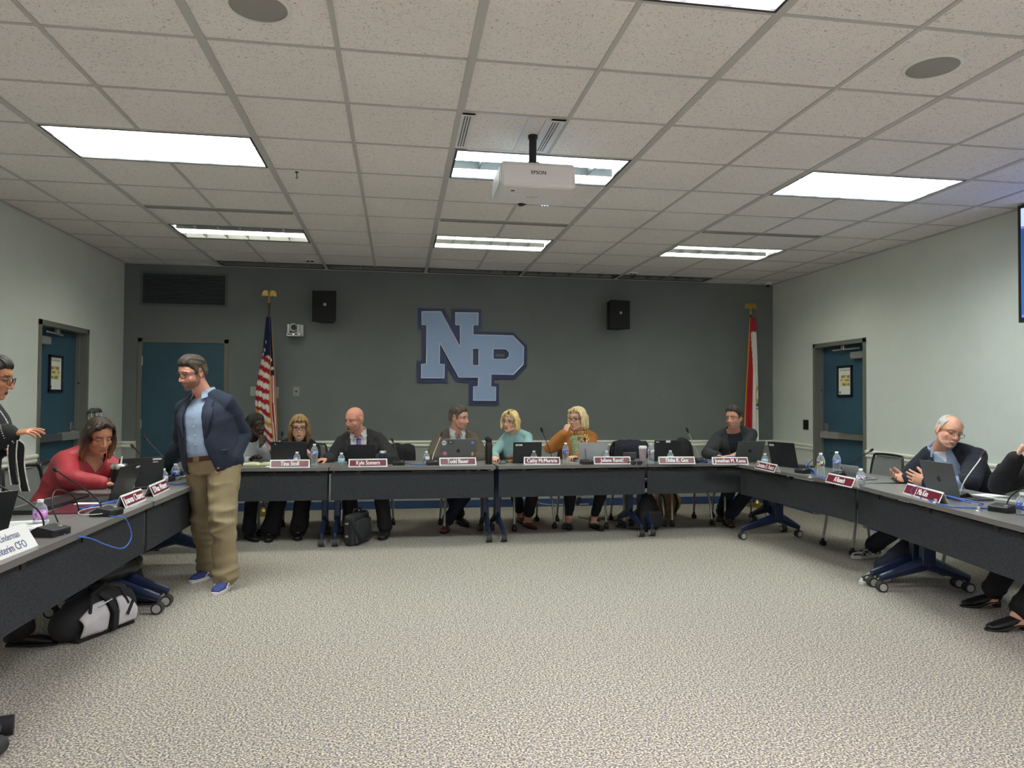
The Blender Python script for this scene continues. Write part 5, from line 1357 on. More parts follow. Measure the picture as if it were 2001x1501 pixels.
def garment(o, name, m, g=0.018, t0=-0.05, t1=0.99, sleeves=1.0, opening=None, fold=0.006, fscale=22, voxel=0.009, cuff=0.004, col=None, label=None, thick=0.005, neckcut=None, hemflare=0.0, seed=1, arms='LR', legs=False):
    mb = MB(); o.torso_mb(mb, g, t0, t1)
    for k in arms:
        if sleeves > 0: o.arm_mb(mb, k, g*0.9, sleeves, cuff, g)
    me = evalmesh(mb, voxel, 4, 0.5); co = getco(me); no = getno(me)
    el = [np.array(o.el[k]) for k in 'LR']
    amp = fold*(0.5+1.2*np.exp(-(np.min([np.linalg.norm(co-e, axis=1) for e in el], axis=0)/0.10)**2))
    w_ = 0.9-2.2*np.abs(pnoise(co*np.array([0.75, 0.75, 1.25]), fscale, seed))
    co = co+no*(w_*amp)[:, None]
    t, lx, fx = torso_coords(o, co)
    kill = np.zeros(len(co), bool)
    dn = np.linalg.norm(co-np.array(o.nb+o.up*0.04), axis=1)
    if neckcut: kill |= dn < neckcut
    if opening:
        wd, c0 = opening(t); kill |= (fx > 0.02) & (np.abs(lx-c0) < wd) & (t < 1.2)
    setco(me, co)
    if col is not None: setcol(me, col(co, t, lx, fx))
    if kill.any(): dropfaces(me, kill)
    q = o.link(me, name, m)
    md = q.modifiers.new('thick', 'SOLIDIFY'); md.thickness = thick; md.offset = 1
    if label: q['label'] = label
    return q
def trousers(o, m, g=0.016, hem=0.012, t1=0.98, fold=0.006, name='trousers', skirt=None, seed=3, voxel=0.009, top=0.12):
    mb = MB(); o.torso_mb(mb, g*0.7, -0.18, top)
    for k in 'LR': o.leg_mb(mb, k, g, t1, hem)
    me = evalmesh(mb, voxel, 4, 0.5); co = getco(me); no = getno(me)
    kn = [np.array(o.kn[k]) for k in 'LR']; an = [np.array(o.an[k]) for k in 'LR']
    d = np.min([np.linalg.norm(co-e, axis=1) for e in kn+an], axis=0)
    w_ = 0.9-2.2*np.abs(pnoise(co*np.array([0.7, 0.7, 1.6]), 22, seed)); co = co+no*(w_*fold*(0.5+1.3*np.exp(-(d/0.14)**2)))[:, None]
    setco(me, co); return o.link(me, name, m)
def shoe(o, k, m, sole=None, name='shoe', L_=0.27, trainer=False, heel=0.0, lift=0.0, shaft=0.10):
    fd = V(o.P['fd'+k]).normalized() if o.P.get('fd'+k) else V((cos(radians(o.P['face'])), sin(radians(o.P['face'])), 0))
    fd = V((fd.x, fd.y, 0)).normalized(); sd = V((0, 0, 1)).cross(fd); b = o.an[k]-V((0, 0, 0.085*o.s)); s = o.s*(0.92 if o.fem else 1)
    bx_ = lambda a, b_, c: b+fd*(a*s)+sd*(b_*s)+V((0, 0, c*s))
    z0 = 0.012
    mb = MB(); mb.tube([bx_(-0.055, 0, 0.045+heel*0.6), bx_(0.0, 0, 0.045+heel*0.5), bx_(0.08, 0, 0.040+heel*0.2), bx_(0.15, 0, 0.032), bx_(0.185, 0, 0.026)], [(0.034*s, 0.032*s), (0.036*s, 0.034*s), (0.044*s, 0.028*s), (0.042*s, 0.022*s), (0.032*s, 0.016*s)], 16, ref=sd)
    if not heel: mb.tube([bx_(-0.035, 0, 0.05), bx_(-0.02, 0, shaft if not trainer else 0.09)], [(0.036*s, 0.044*s), (0.04*s, 0.048*s)], 14, ref=sd)
    me = evalmesh(mb, 0.006, 3, 0.5); q = o.link(me, name, m)
    P = [(-0.075, 0.0), (-0.06, 0.032), (0.0, 0.034), (0.09, 0.046), (0.16, 0.043), (0.21, 0.018), (0.215, 0.0), (0.21, -0.018), (0.16, -0.043), (0.09, -0.046), (0.0, -0.034), (-0.06, -0.032)]
    P = [(a, c) for a, c in P]
    sb = MB(); th = 0.026 if trainer else 0.012
    if heel:
        sb.prism([P], lambda a, c: tuple(bx_(a, c, 0.006+(heel*0.75 if a < 0.02 else 0.0))), (0, 0, 0.006))
        sb.prism([[p for p in P if p[0] > 0.05]], lambda a, c: tuple(bx_(a, c, 0.0)), (0, 0, 0.012)); sb.prism([[(-0.07, -0.02), (-0.03, -0.02), (-0.03, 0.02), (-0.07, 0.02)]], lambda a, c: tuple(bx_(a, c, 0.0)), (0, 0, heel))
    else: sb.prism([P], lambda a, c: tuple(bx_(a, c, 0.0)), (0, 0, th))
    so = sb.build('sole', sole or M_blkr, q, loc=None, bevel=0.004); so.data.transform(Matrix.Translation(-o.off))
    if trainer:
        lb = MB()
        for i in range(5):
            a = 0.03+0.02*i; lb.tube([tuple(bx_(a, -0.022, 0.085-0.011*i)), tuple(bx_(a+0.004, 0, 0.092-0.011*i)), tuple(bx_(a, 0.022, 0.085-0.011*i))], 0.0035, 6)
        lb.tube([tuple(bx_(0.025, -0.02, 0.09)), tuple(bx_(0.01, -0.03, 0.105)), tuple(bx_(0.04, -0.015, 0.10))], 0.003, 6)
        ll = lb.build('laces', M_blk, q, smooth='all'); ll.data.transform(Matrix.Translation(-o.off))
        wv = MB(); wv.tube([tuple(bx_(0.04, -0.047, 0.03)), tuple(bx_(0.07, -0.047, 0.055)), tuple(bx_(0.10, -0.046, 0.03))], 0.004, 6); wv.tube([tuple(bx_(0.04, 0.047, 0.03)), tuple(bx_(0.07, 0.047, 0.055)), tuple(bx_(0.10, 0.046, 0.03))], 0.004, 6)
        v_ = wv.build('side_stripe', M_white, q, smooth='all'); v_.data.transform(Matrix.Translation(-o.off))
    return q
def hair(o, style, c1, c2, seed=0, tip=None, name='hair'):
    """style: dict prims(list), keep(x,y,z)->bool array, inflate"""
    mb = MB()
    def E(c, r):
        q = MB().ell((0, 0, 0), r, None, 24, 16); q.v = [tuple(V(p)+V(c)) for p in q.v]; xf(q, o.T); mb.add(q.v, q.f)
    def Tb(p, r): q = MB().tube(p, r, 12); xf(q, o.T); mb.add(q.v, q.f)
    for pr in style['prims']:
        if pr[0] == 'E': E(pr[1], pr[2])
        else: Tb(pr[1], pr[2])
    vx = style.get('voxel', 0.0045)
    me = evalmesh(mb, vx, style.get('smooth', 3), 0.5); co = getco(me); no = getno(me)
    L_ = (np.c_[co, np.ones(len(co))] @ o.Ti.T)[:, :3]; x, y, z = L_.T
    az = np.arctan2(x, y-0.0); rs = np.random.RandomState(seed)
    if style.get('comb') == 'back':
        gr = np.sin(x*420+3*np.sin(y*40)+rs.uniform(0, 6))*0.6+np.sin(x*170+2*np.sin(y*30))*0.6
    else:
        gr = np.sin(az*34+3*np.sin(z*28)+rs.uniform(0, 6))*0.6+np.sin(az*15+2.5*np.sin(z*20+1))*0.8
    amp = style.get('amp', 0.0022)*o.s
    jag = 0.006*np.sin(az*40+1)*np.sin(az*23)
    co = co+no*(gr*amp)[:, None]; setco(me, co)
    if style.get('edge'):
        d_ = style['edge'](x, y, z); co = co-no*(0.006*o.s*(1-np.clip(d_/0.028, 0, 1)))[:, None]; setco(me, co)
    kill = ~style['keep'](x, y, z+jag) if style.get('keep') else np.zeros(len(co), bool)
    m = np.clip(0.5+0.45*gr+0.25*np.sin(az*61+z*50), 0, 1)[:, None]
    c = np.array(c1)*(1-m)+np.array(c2)*m
    if tip is not None:
        k = np.clip((style.get('tipz', -0.02)-z)/0.10, 0, 1)[:, None]; c = c*(1-k)+np.array(tip)*(0.7+0.5*m)*k
    if style.get('root') is not None:
        k = np.clip(1-np.abs(x-style.get('part', 0))/0.02, 0, 1)[:, None]*(z > 0.08)[:, None]; c = c*(1-k)+np.array(style['root'])*k
    if style.get('grey') is not None:
        k = ((y < 0.02) & (np.abs(x) > 0.05) & (z < 0.045))[:, None]*0.6; c = c*(1-k)+np.array(style['grey'])*k
    setcol(me, c)
    if kill.any(): dropfaces(me, kill)
    q = o.link(me, name, M_hair); md = q.modifiers.new('thick', 'SOLIDIFY'); md.thickness = 0.006; md.offset = -1; return q
def zmin(pts):
    ys = [p[0] for p in pts]; zs = [p[1] for p in pts]
    return lambda x, y, z: z > np.interp(y, ys, zs)
CAP = ('E', (0, -0.012, 0.040), (0.082, 0.101, 0.087))
def zdist(pts):
    ys = [p[0] for p in pts]; zs = [p[1] for p in pts]
    return lambda x, y, z: z - np.interp(y, ys, zs)
_HL = lambda front: [(-0.13, -0.062), (-0.052, -0.052), (-0.040, 0.018), (-0.02, 0.034), (-0.004, 0.024), (0.002, -0.020), (0.014, -0.016), (0.026, 0.022), (0.05, 0.048), (0.066, front-0.010), (0.14, front)]
SHORT = lambda top=0.006, front=0.078, **k: dict(edge=zdist(_HL(front)), prims=[CAP, ('E', (0, -0.03, 0.002), (0.0775, 0.082, 0.080)), ('E', (0, 0.012, 0.055+top), (0.070, 0.075, 0.072))],
    keep=zmin(_HL(front)), **k)
def glasses(o, m, rx=0.027, rz=0.017, shape=2.5, lens=True, half=False, r=0.0018):
    par = None; gl = []
    def loc(p): return tuple(o.T @ V(p)-o.off)
    root = None
    fr = MB(); yy = 0.099
    for s in (-1, 1):
        P = []
        for i in range(24):
            a = 2*pi*i/24; ca, sa = cos(a), sin(a)
            x = s*0.0335+rx*(abs(ca)**(2/shape))*(1 if ca > 0 else -1); z = 0.0+rz*(abs(sa)**(2/shape))*(1 if sa > 0 else -1)
            P.append(loc((x, yy-0.25*max(0, abs(x)-0.03), z)))
        if half: P = P[0:13]; fr.tube(P, r*o.hs, 6)
        else: fr.tube(P, r*o.hs, 6, closed=True)
    fr.tube([loc((-0.008, yy, 0.004)), loc((0, yy+0.003, 0.006)), loc((0.008, yy, 0.004))], r*o.hs, 6)
    for s in (-1, 1):
        fr.tube([loc((s*(0.033+rx), yy-0.008, 0.007)), loc((s*0.074, 0.06, 0.008)), loc((s*0.083, 0.0, 0.004)), loc((s*0.081, -0.025, -0.008))], r*o.hs, 6)
    g = fr.build('glasses', m, o.root, smooth='all')
    if lens:
        for s in (-1, 1):
            P = []
            for i in range(20):
                a = 2*pi*i/20; ca, sa = cos(a), sin(a)
                P.append((s*0.0335+rx*(abs(ca)**(2/shape))*(1 if ca > 0 else -1), rz*(abs(sa)**(2/shape))*(1 if sa > 0 else -1)))
            q = MB().add([loc((x, yy-0.25*max(0, abs(x)-0.03), z)) for x, z in P], [list(range(20))]); q.build('spectacle_lens', M_lens, g, fix=False)
    return g
def strip(o, name, pts_l, pts_r, m, th=0.004, par=None, smooth=True):
    """ribbon between two point rows, thickened outwards"""
    n = len(pts_l); vs = [V(p)-o.off for p in pts_l]+[V(p)-o.off for p in pts_r]
    q = MB().add(vs, [[i, i+1, n+i+1, n+i] for i in range(n-1)]).build(name, m, par or o.root, smooth='all', fix=False)
    md = q.modifiers.new('thick', 'SOLIDIFY'); md.thickness = th; md.offset = 0
    return q
def lapels(o, m, g, wfun, t_lo, t_hi, lw=0.06, arms=None):
    """notched lapels lying along the front opening"""
    for s in (-1, 1):
        A = []; B = []; n = 14
        for i in range(n+1):
            k = i/n; t = t_lo+(t_hi-t_lo)*k; w_ = wfun(t, s)
            ws, ds, sh = o.ring(t)
            a1 = math.asin(max(-1, min(1, (w_)/(ws+g)))); prof = lw*min(1, 0.15+1.6*k if k < 0.6 else (1.1 if k < 0.72 else 0.75))
            a2 = math.asin(max(-1, min(1, (w_+s*prof)/(ws+g))))
            A.append(o.surf(t, a1, g+0.008)); B.append(o.surf(t, a2, g+0.015))
        strip(o, 'lapel', A, B, m, 0.005)
def collar(o, m, g=0.012, h_=0.035, gap=35, spread=0.045, name='collar'):
    """shirt collar: band round the neck with two points"""
    c = o.nb+o.up*0.025; A = []; B = []; C_ = []; n = 22
    r = o.nr+g; F_ = o.frame(1.0)[2]; L_ = o.frame(1.0)[1]
    for i in range(n+1):
        a = radians(gap+(360-2*gap)*i/n); d = F_*cos(a)+L_*sin(a)
        lift = 0.018*(1-cos(a))*0.5
        A.append(c+d*(r*1.02)+o.up*(h_+lift)); B.append(c+d*(r*1.18+0.006)+o.up*(lift*0.6-0.008))
    strip(o, name, A, B, m, 0.004)
    for s in (-1, 1):
        a = radians(gap*0.7); d = F_*cos(a)+L_*(s*sin(a)); b = radians(gap*2.2); e = F_*cos(b)+L_*(s*sin(b))
        p1 = c+d*(r*1.12)+o.up*(h_*0.75); p2 = c+e*(r*1.22)+o.up*(h_*0.9)
        p4 = c+e*(r*1.5)-o.up*0.012; p3 = c+F_*(r*1.35+0.012)+L_*(s*spread)-o.up*0.030
        q = MB().add([p-o.off for p in (p1, p2, p4, p3)], [[0, 1, 2, 3]]).build('collar_point', m, o.root, fix=False); q.modifiers.new('t', 'SOLIDIFY').thickness = 0.003
def tie(o, m, g, t_lo, off=0.0):
    n = 12; A = []; B = []
    for i in range(n+1):
        t = 0.99-(0.99-t_lo)*i/n; w_ = 0.017+0.020*(i/n)
        if i == 0: w_ = 0.021
        if i == 1: w_ = 0.014
        ws = o.ring(t)[0]+g
        A.append(o.surf(t, math.asin((off-w_)/ws), g+0.006)); B.append(o.surf(t, math.asin((off+w_)/ws), g+0.006))
    strip(o, 'tie', A, B, m, 0.006)
    k = o.surf(0.995, 0, g+0.012); F_ = o.frame(1.0)[2]
    q = MB().ell(k-o.off+o.up*0.008, (0.018, 0.014, 0.017)).build('tie_knot', m, o.root, smooth='all')
def buttons(o, ts, g, m, x=0.0, r=0.005):
    F_ = o.frame(0.5)[2]
    for t in ts:
        ws = o.ring(t)[0]+g; p = o.surf(t, math.asin(x/ws), g)-o.off
        MB().cyl(p-F_*0.003, p+F_*0.004, r, n=10).build('button', m, o.root)
# ---- cloth materials
M_blazer = tone('navy_blazer_wool', (0.015, 0.021, 0.042), 0.35, 240, 0.4, 0.9)
M_shirtb = tone('light_blue_shirt', (0.27, 0.34, 0.48), 0.08, 300, 0.1, 0.8)
M_shirtw = tone('white_shirt', (0.55, 0.56, 0.57), 0.05, 200, 0.1, 0.8)
M_khaki = tone('khaki_chino', (0.28, 0.22, 0.125), 0.08, 200, 0.15, 0.85)
M_redb = tone('red_blouse', (0.33, 0.022, 0.032), 0.1, 40, 0.1, 0.6)
M_blackc = tone('black_cloth', (0.010, 0.010, 0.012), 0.3, 200, 0.3, 0.9)
M_suit = tone('charcoal_suit', (0.022, 0.022, 0.024), 0.35, 260, 0.3, 0.85)
M_tweed = tone('brown_tweed', (0.09, 0.073, 0.055), 0.5, 190, 0.5, 0.95)
M_mint = tone('mint_knit', (0.27, 0.44, 0.44), 0.06, 160, 0.3, 0.9)
M_orange = tone('orange_knit', (0.39, 0.145, 0.03), 0.08, 180, 0.4, 0.9)
M_charc = tone('charcoal_knit', (0.028, 0.032, 0.036), 0.25, 220, 0.4, 0.95)
M_tee = tone('black_tee', (0.012, 0.014, 0.022), 0.2, 220, 0.2, 0.9)
M_greyk = tone('grey_knit_sweater', (0.32, 0.34, 0.36), 0.3, 150, 0.5, 0.95)
M_navyp = tone('navy_trouser', (0.012, 0.016, 0.032), 0.25, 200, 0.2, 0.9)
M_belt = mat('brown_leather_belt', (0.06, 0.02, 0.01), 0.4)
M_buckle = mat('dark_brass_buckle', (0.25, 0.2, 0.12), 0.3, 1.0)
M_sneak = tone('blue_sneaker_knit', (0.03, 0.045, 0.17), 0.3, 220, 0.4, 0.8)
M_sole = mat('pale_sneaker_sole', (0.62, 0.58, 0.58), 0.6)
M_brshoe = tone('brown_leather_shoe', (0.14, 0.03, 0.012), 0.2, 20, 0.05, 0.35)
M_dkshoe = tone('dark_brown_leather_shoe', (0.05, 0.025, 0.014), 0.2, 20, 0.05, 0.5)
M_bkshoe = mat('black_leather_shoe', (0.010, 0.010, 0.011), 0.35)
M_wsneak = noisy(mat('black_white_sneaker', (0.5, 0.5, 0.5), 0.6), (0.02, 0.02, 0.02), (0.6, 0.6, 0.58), 26, 2, 0.1, lo=0.48, hi=0.52)
M_btn = mat('pearl_button', (0.7, 0.72, 0.75), 0.3)
def checker(name, c1, c2, sc):
    m = mat(name, c1, 0.5); N, L, b = nodes(m); tc = N.new('ShaderNodeTexCoord'); mp = N.new('ShaderNodeMapping'); mp.inputs['Rotation'].default_value = (0, radians(45), 0)
    k = N.new('ShaderNodeTexChecker'); k.inputs['Scale'].default_value = sc; k.inputs['Color1'].default_value = (*c1, 1); k.inputs['Color2'].default_value = (*c2, 1)
    L.new(tc.outputs['Object'], mp.inputs[0]); L.new(mp.outputs[0], k.inputs['Vector']); L.new(k.outputs[0], b.inputs['Base Color']); return m
M_tiep = checker('violet_check_tie', (0.10, 0.04, 0.28), (0.28, 0.2, 0.5), 70)
M_tieb = checker('brown_grey_stripe_tie', (0.06, 0.045, 0.04), (0.3, 0.28, 0.27), 45)
def G(px, py): p = PZ(px, py, 0.0); return (p.x, p.y, 0.0)
def P3(px, py, y): return tuple(PY(px, py, y))

HB = (0.055, 0.04, 0.028)
# 1 -------------------------------------------------- standing man
A1, A2 = G(441, 1150), G(409, 1128)
o = make_person('person', 'standing man in navy blazer, pale blue shirt and khaki trousers, one hand in pocket', dict(
    s=1.03, bulk=1.06, head=P3(376, 728, 5.62), hrot=(-135, -17, -4), face=-113, twist=0, bow=0.0, belly=0.012,
    neck=P3(403, 782, 5.72), pel=tuple(PY(417, 900, 5.72)), footL=A1, footR=A2, nk=0.08, fdL=(-0.15, -1, 0), fdR=(-0.45, -1, 0), kh=None,
    khL=(0, -1, 0), khR=(-0.2, -1, 0),
    handL=P3(452, 898, 5.62), elbL=(0.25, 0.8, -0.2), hdL=(-0.4, -0.25, -0.9), hnL=(-1, 0, 0), curlL=0.5,
    handR=tuple(PZ(322, 915, 0.80)), elbR=(0.0, 0.6, -0.3), hdR=(-0.5, 0.6, -0.25), hnR=(0, 0, -1), curlR=0.2,
    skin=SKIN['pink'], brow=HB, beard=((0.075, 0.045, 0.028), 0.72), scalp=(HB, 0.8), voxel=0.0038, shrugL=0.0, lips=(0.45, 0.2, 0.17)))
garment(o, 'shirt', voxel=0.0065, m=M_shirtb, g=0.010, t0=0.05, t1=1.0, sleeves=0.0, fold=0.006, fscale=24, seed=4, neckcut=0.068)
collar(o, M_shirtb, 0.010, 0.034, 32, 0.05)
buttons(o, [0.86, 0.72, 0.58, 0.44, 0.30], 0.018, M_btn)
trousers(o, M_khaki, g=0.030, hem=0.020, t1=0.99, fold=0.013, seed=8, voxel=0.008, top=0.085)
# belt
P = [o.surf(0.035, 2*pi*i/40, 0.020)-o.off for i in range(40)]
MB().tube(P, [(0.006, 0.018)]*40, 8, ref=V((1, 0, 0)), closed=True)
bb = MB(); vs = []
for i in range(40):
    for dz, g_ in ((-0.018, 0.020), (0.018, 0.020), (0.018, 0.026), (-0.018, 0.026)): vs.append(o.surf(0.075, 2*pi*i/40, g_)-o.off+V((0, 0, dz)))
bb.add(vs, [[i*4+a, i*4+(a+1) % 4, ((i+1) % 40)*4+(a+1) % 4, ((i+1) % 40)*4+a] for i in range(40) for a in range(4)])
bl = bb.build('belt', M_belt, o.root)
pb_ = o.surf(0.075, -0.02, 0.030)-o.off; MB().box(pb_, (0.045, 0.008, 0.038)).build('buckle', M_buckle, bl, bevel=0.003)
opn = lambda t: (np.where(t < 0.28, 0.075+0.10*np.clip(0.28-t, 0, 1)*1.0, np.interp(t, [0.28, 0.5, 0.8, 1.0], [0.075, 0.070, 0.072, 0.060])), 0.0)
garment(o, 'blazer', M_blazer, g=0.026, t0=-0.15, t1=1.0, sleeves=0.93, opening=opn, fold=0.008, fscale=17, seed=11, cuff=0.008, neckcut=0.085, thick=0.006, voxel=0.008)
lapels(o, tone('lit_lapel_wool', (0.021, 0.029, 0.055), 0.35, 240, 0.4, 0.9), 0.028, lambda t, s: s*(0.072 if t > 0.4 else 0.075), 0.42, 0.97, 0.062)  # same wool as the blazer, lightened: the lapel's shading is put into its colour
hair(o, SHORT(0.010, 0.070, grey=srgb(105, 96, 84), comb='back', amp=0.002), srgb(34, 27, 20), srgb(76, 64, 50), 3)
glasses(o, M_glass, 0.026, 0.016, 3.0, r=0.0026)
for k in 'LR': shoe(o, k, M_sneak, M_sole, 'sneaker', trainer=True)
c_ = o.surf(0.16, radians(62), 0.036)-o.off; MB().box(c_, (0.02, 0.14, 0.012), Matrix.Rotation(radians(-10), 3, 'Z')).build('pocket_flap', M_blazer, o.root, bevel=0.004)

# 2 -------------------------------------------------- woman in red
o = make_person('person', 'woman in red V-neck blouse with long brown hair, leaning over the left table', dict(
    s=1.05, fem=True, bulk=1.12, head=P3(194, 851, 5.52), hrot=(-46, -24, 3), face=-30, bow=0.05, twist=-8,
    neck=(PY(181, 893, 5.62).x-0.04, 5.64, PY(181, 893, 5.62).z-0.0), pel=(-2.37, 5.66, 0.55), footL=(-1.85, 5.55, 0.0), footR=(-1.78, 5.30, 0.0), fdL=(1, -0.1, 0), fdR=(1, -0.1, 0),
    kneeL=(-1.98, 5.62, 0.55), kneeR=(-2.0, 5.36, 0.55),
    handL=P3(236, 938, 5.50), handR=P3(205, 945, 5.22), elbR=(-0.3, -0.9, -0.25), elbL=(0.6, 0.5, -0.3), hdR=(0.9, 0.3, -0.1), hdL=(0.6, -0.5, -0.1), curlR=0.4, curlL=0.4,
    skin=SKIN['tan'], brow=(0.04, 0.025, 0.018), lids='down', lips=(0.42, 0.14, 0.13), voxel=0.0038))
vneck = lambda t: (np.where(t > 0.80, 0.10*np.clip((t-0.80)/0.2, 0, 1), -1.0), 0.0)
garment(o, 'blouse', M_redb, g=0.024, t0=0.0, t1=1.0, sleeves=0.94, opening=vneck, fold=0.014, fscale=20, seed=21, cuff=-0.004, neckcut=0.078, voxel=0.008)
trousers(o, M_blackc, g=0.020, hem=0.01)
for k in 'LR': shoe(o, k, M_bkshoe, None, 'boot', shaft=0.18)
LONG = dict(prims=[CAP, ('E', (0, -0.03, 0.0), (0.088, 0.086, 0.095)), ('T', [(0.072, 0.005, 0.055), (0.086, 0.008, -0.02), (0.090, 0.012, -0.10), (0.080, 0.02, -0.165)], [0.022, 0.024, 0.024, 0.014]),
    ('T', [(-0.072, 0.005, 0.055), (-0.086, 0.008, -0.02), (-0.092, 0.012, -0.10), (-0.082, 0.02, -0.170)], [0.022, 0.024, 0.026, 0.014]),
    ('T', [(0.035, -0.07, 0.0), (0.04, -0.075, -0.08), (0.04, -0.06, -0.14)], [0.045, 0.045, 0.03]), ('T', [(-0.035, -0.07, 0.0), (-0.04, -0.075, -0.08), (-0.045, -0.06, -0.14)], [0.045, 0.045, 0.03]),
    ('T', [(0.0, 0.060, 0.112), (0.045, 0.060, 0.085), (0.073, 0.035, 0.03)], [0.018, 0.018, 0.018]), ('T', [(0.0, 0.060, 0.112), (-0.045, 0.060, 0.085), (-0.073, 0.035, 0.03)], [0.018, 0.018, 0.018])],
    keep=lambda x, y, z: ~((y > 0.040) & (z < 0.092-0.5*np.abs(x-0.01)) & (np.abs(x) < 0.068)), amp=0.003, tipz=-0.02)
hair(o, LONG, (0.020, 0.012, 0.009), (0.05, 0.03, 0.02), 5, tip=(0.26, 0.12, 0.05))

# 3 -------------------------------------------------- woman at the left edge
o = make_person('person', 'woman in black jacket with white trim and glasses, standing at the left edge', dict(
    s=1.04, fem=True, bulk=1.1, head=P3(-14, 737, 4.60), hrot=(8, -14, 0), face=15, bow=0.0, neck=(-2.42, 4.62, 1.40), pel=(-2.47, 4.62, 0.93),
    footL=(-2.42, 4.78, 0.0), footR=(-2.10, 4.50, 0.0), fdL=(1, 0, 0), fdR=(1, -0.05, 0), khL=(1, 0, 0), khR=(1, 0, 0),
    handR=tuple(PY(22, 848, 4.40)), elbR=(-0.5, -0.5, -0.7), hdR=(0.95, 0.1, 0.18), hnR=(0.15, 0.3, -1), curlR=[0.15, 0.25, 0.35, 0.4], thumbR=0.2,
    handL=tuple(PY(14, 868, 4.62)), elbL=(-0.4, 0.6, -0.7), hdL=(0.8, -0.5, 0.1), curlL=0.5,
    skin=SKIN['olive'], brow=(0.03, 0.02, 0.015), lids='down', lips=(0.30, 0.06, 0.06), open=True, voxel=0.0038))
garment(o, 'jacket', M_blackc, g=0.026, t0=-0.16, t1=1.0, sleeves=0.88, fold=0.007, fscale=16, seed=31, cuff=0.016, neckcut=0.075)
trousers(o, M_blackc, g=0.022, hem=0.02)
for k in 'LR': shoe(o, k, M_bkshoe, None, 'boot', shaft=0.18)
M_trimw = tone('white_scalloped_trim', (0.75, 0.74, 0.7), 0.1, 300, 0.6, 0.9)
def beads(pts, r=0.006, step=0.012):
    mb = MB(); P_ = crom(pts, 10); d = 0; last = P_[0]; mb.ell(P_[0], r, None, 8, 6)
    for p in P_[1:]:
        if (p-last).length >= step: mb.ell(p, r, None, 8, 6); last = p
    mb.tube(P_, r*0.6, 6); return mb
w_ = o.wr['R']; e_ = o.el['R']; d_ = (w_-e_).normalized(); c0 = e_.lerp(w_, 0.885); ax1 = d_.orthogonal().normalized(); ax2 = d_.cross(ax1)
beads([c0+(ax1*cos(2*pi*i/12)+ax2*sin(2*pi*i/12))*0.062-o.off for i in range(13)]).build('cuff_trim', M_trimw, o.root, smooth='all')
beads([o.surf(t, a, 0.034)-o.off for t, a in ((1.0, -0.5), (0.92, -0.35), (0.8, -0.25), (0.66, -0.2), (0.5, -0.15))]).build('front_trim', M_trimw, o.root, smooth='all')
rb = [PY(x, y, 4.36) for x, y in ((30, 858), (38, 880), (41, 905), (43, 940))]
def ribbon(px, nm):
    C_ = [PY(x, y, 4.36+0.01*i) for i, (x, y) in enumerate(px)]
    C_ = crom(C_, 5); A = [p+V((-0.022, 0, 0)) for p in C_]; B = [p+V((0.022, 0, 0)) for p in C_]
    q = strip(o, nm, A, B, M_blackc, 0.006)
    beads([p-o.off+V((0, -0.004, 0)) for p in A], 0.0045, 0.010).build('ribbon_trim', M_trimw, q, smooth='all')
    beads([p-o.off+V((0, -0.004, 0)) for p in B], 0.0045, 0.010).build('ribbon_trim', M_trimw, q, smooth='all')
ribbon([(26, 862), (24, 890), (27, 920), (31, 947)], 'ribbon')
ribbon([(30, 860), (41, 872), (40, 905), (44, 935), (50, 960)], 'ribbon')
hair(o, SHORT(0.004, 0.072, comb='back'), (0.012, 0.009, 0.008), (0.035, 0.028, 0.024), 9)
glasses(o, mat('tortoise_spectacle_frame', (0.08, 0.04, 0.02), 0.3), 0.027, 0.021, 2.4, r=0.0024)

# 4 -------------------------------------------------- girl in grey
o = make_person('person', 'girl in grey knit with braided black hair, hand at her chin, behind the standing man', dict(
    s=1.02, fem=True, head=P3(500, 832, 7.95), hrot=(-28, 2, 0), face=-55, bow=0.04, neck=P3(487, 866, 8.02), pel=(-1.60, 8.12, 0.52),
    footL=(-1.45, 7.55, 0), footR=(-1.7, 7.6, 0), kneeL=(-1.45, 7.72, 0.54), kneeR=(-1.65, 7.72, 0.54),
    handL=P3(511, 868, 7.78), elbL=(0.3, -0.3, -1), hdL=(0.1, 0.25, 0.9), hnL=(-0.6, 0.9, 0), curlL=[0.9, 0.95, 1.0, 1.0], thumbL=0.9,
    handR=P3(490, 898, 7.72), curlR=0.5, skin=SKIN['dark'], sclera=(0.16, 0.13, 0.11), brow=(0.006, 0.005, 0.004), lips=(0.09, 0.04, 0.035), look=0.004))
garment(o, 'sweater', M_greyk, g=0.024, t0=-0.1, t1=1.0, sleeves=0.80, fold=0.006, seed=41, cuff=0.004, neckcut=0.075)
trousers(o, M_blackc, g=0.016)
for k in 'LR': shoe(o, k, M_bkshoe)
hair(o, dict(prims=[CAP, ('E', (0, -0.055, 0.02), (0.075, 0.07, 0.075)), ('E', (0.0, 0.012, 0.060), (0.072, 0.07, 0.068)), ('T', [(-0.06, 0.0, 0.06), (-0.085, -0.01, -0.02), (-0.082, -0.02, -0.09)], [0.022, 0.018, 0.014]), ('T', [(0.03, -0.09, 0.0), (0.03, -0.10, -0.07), (0.02, -0.09, -0.14)], [0.03, 0.025, 0.015])],
    keep=zmin([(-0.13, -0.15), (-0.02, -0.12), (0.0, -0.012), (0.026, 0.012), (0.05, 0.048), (0.066, 0.058), (0.14, 0.068)]), amp=0.005), (0.004, 0.004, 0.004), (0.018, 0.016, 0.015), 12)

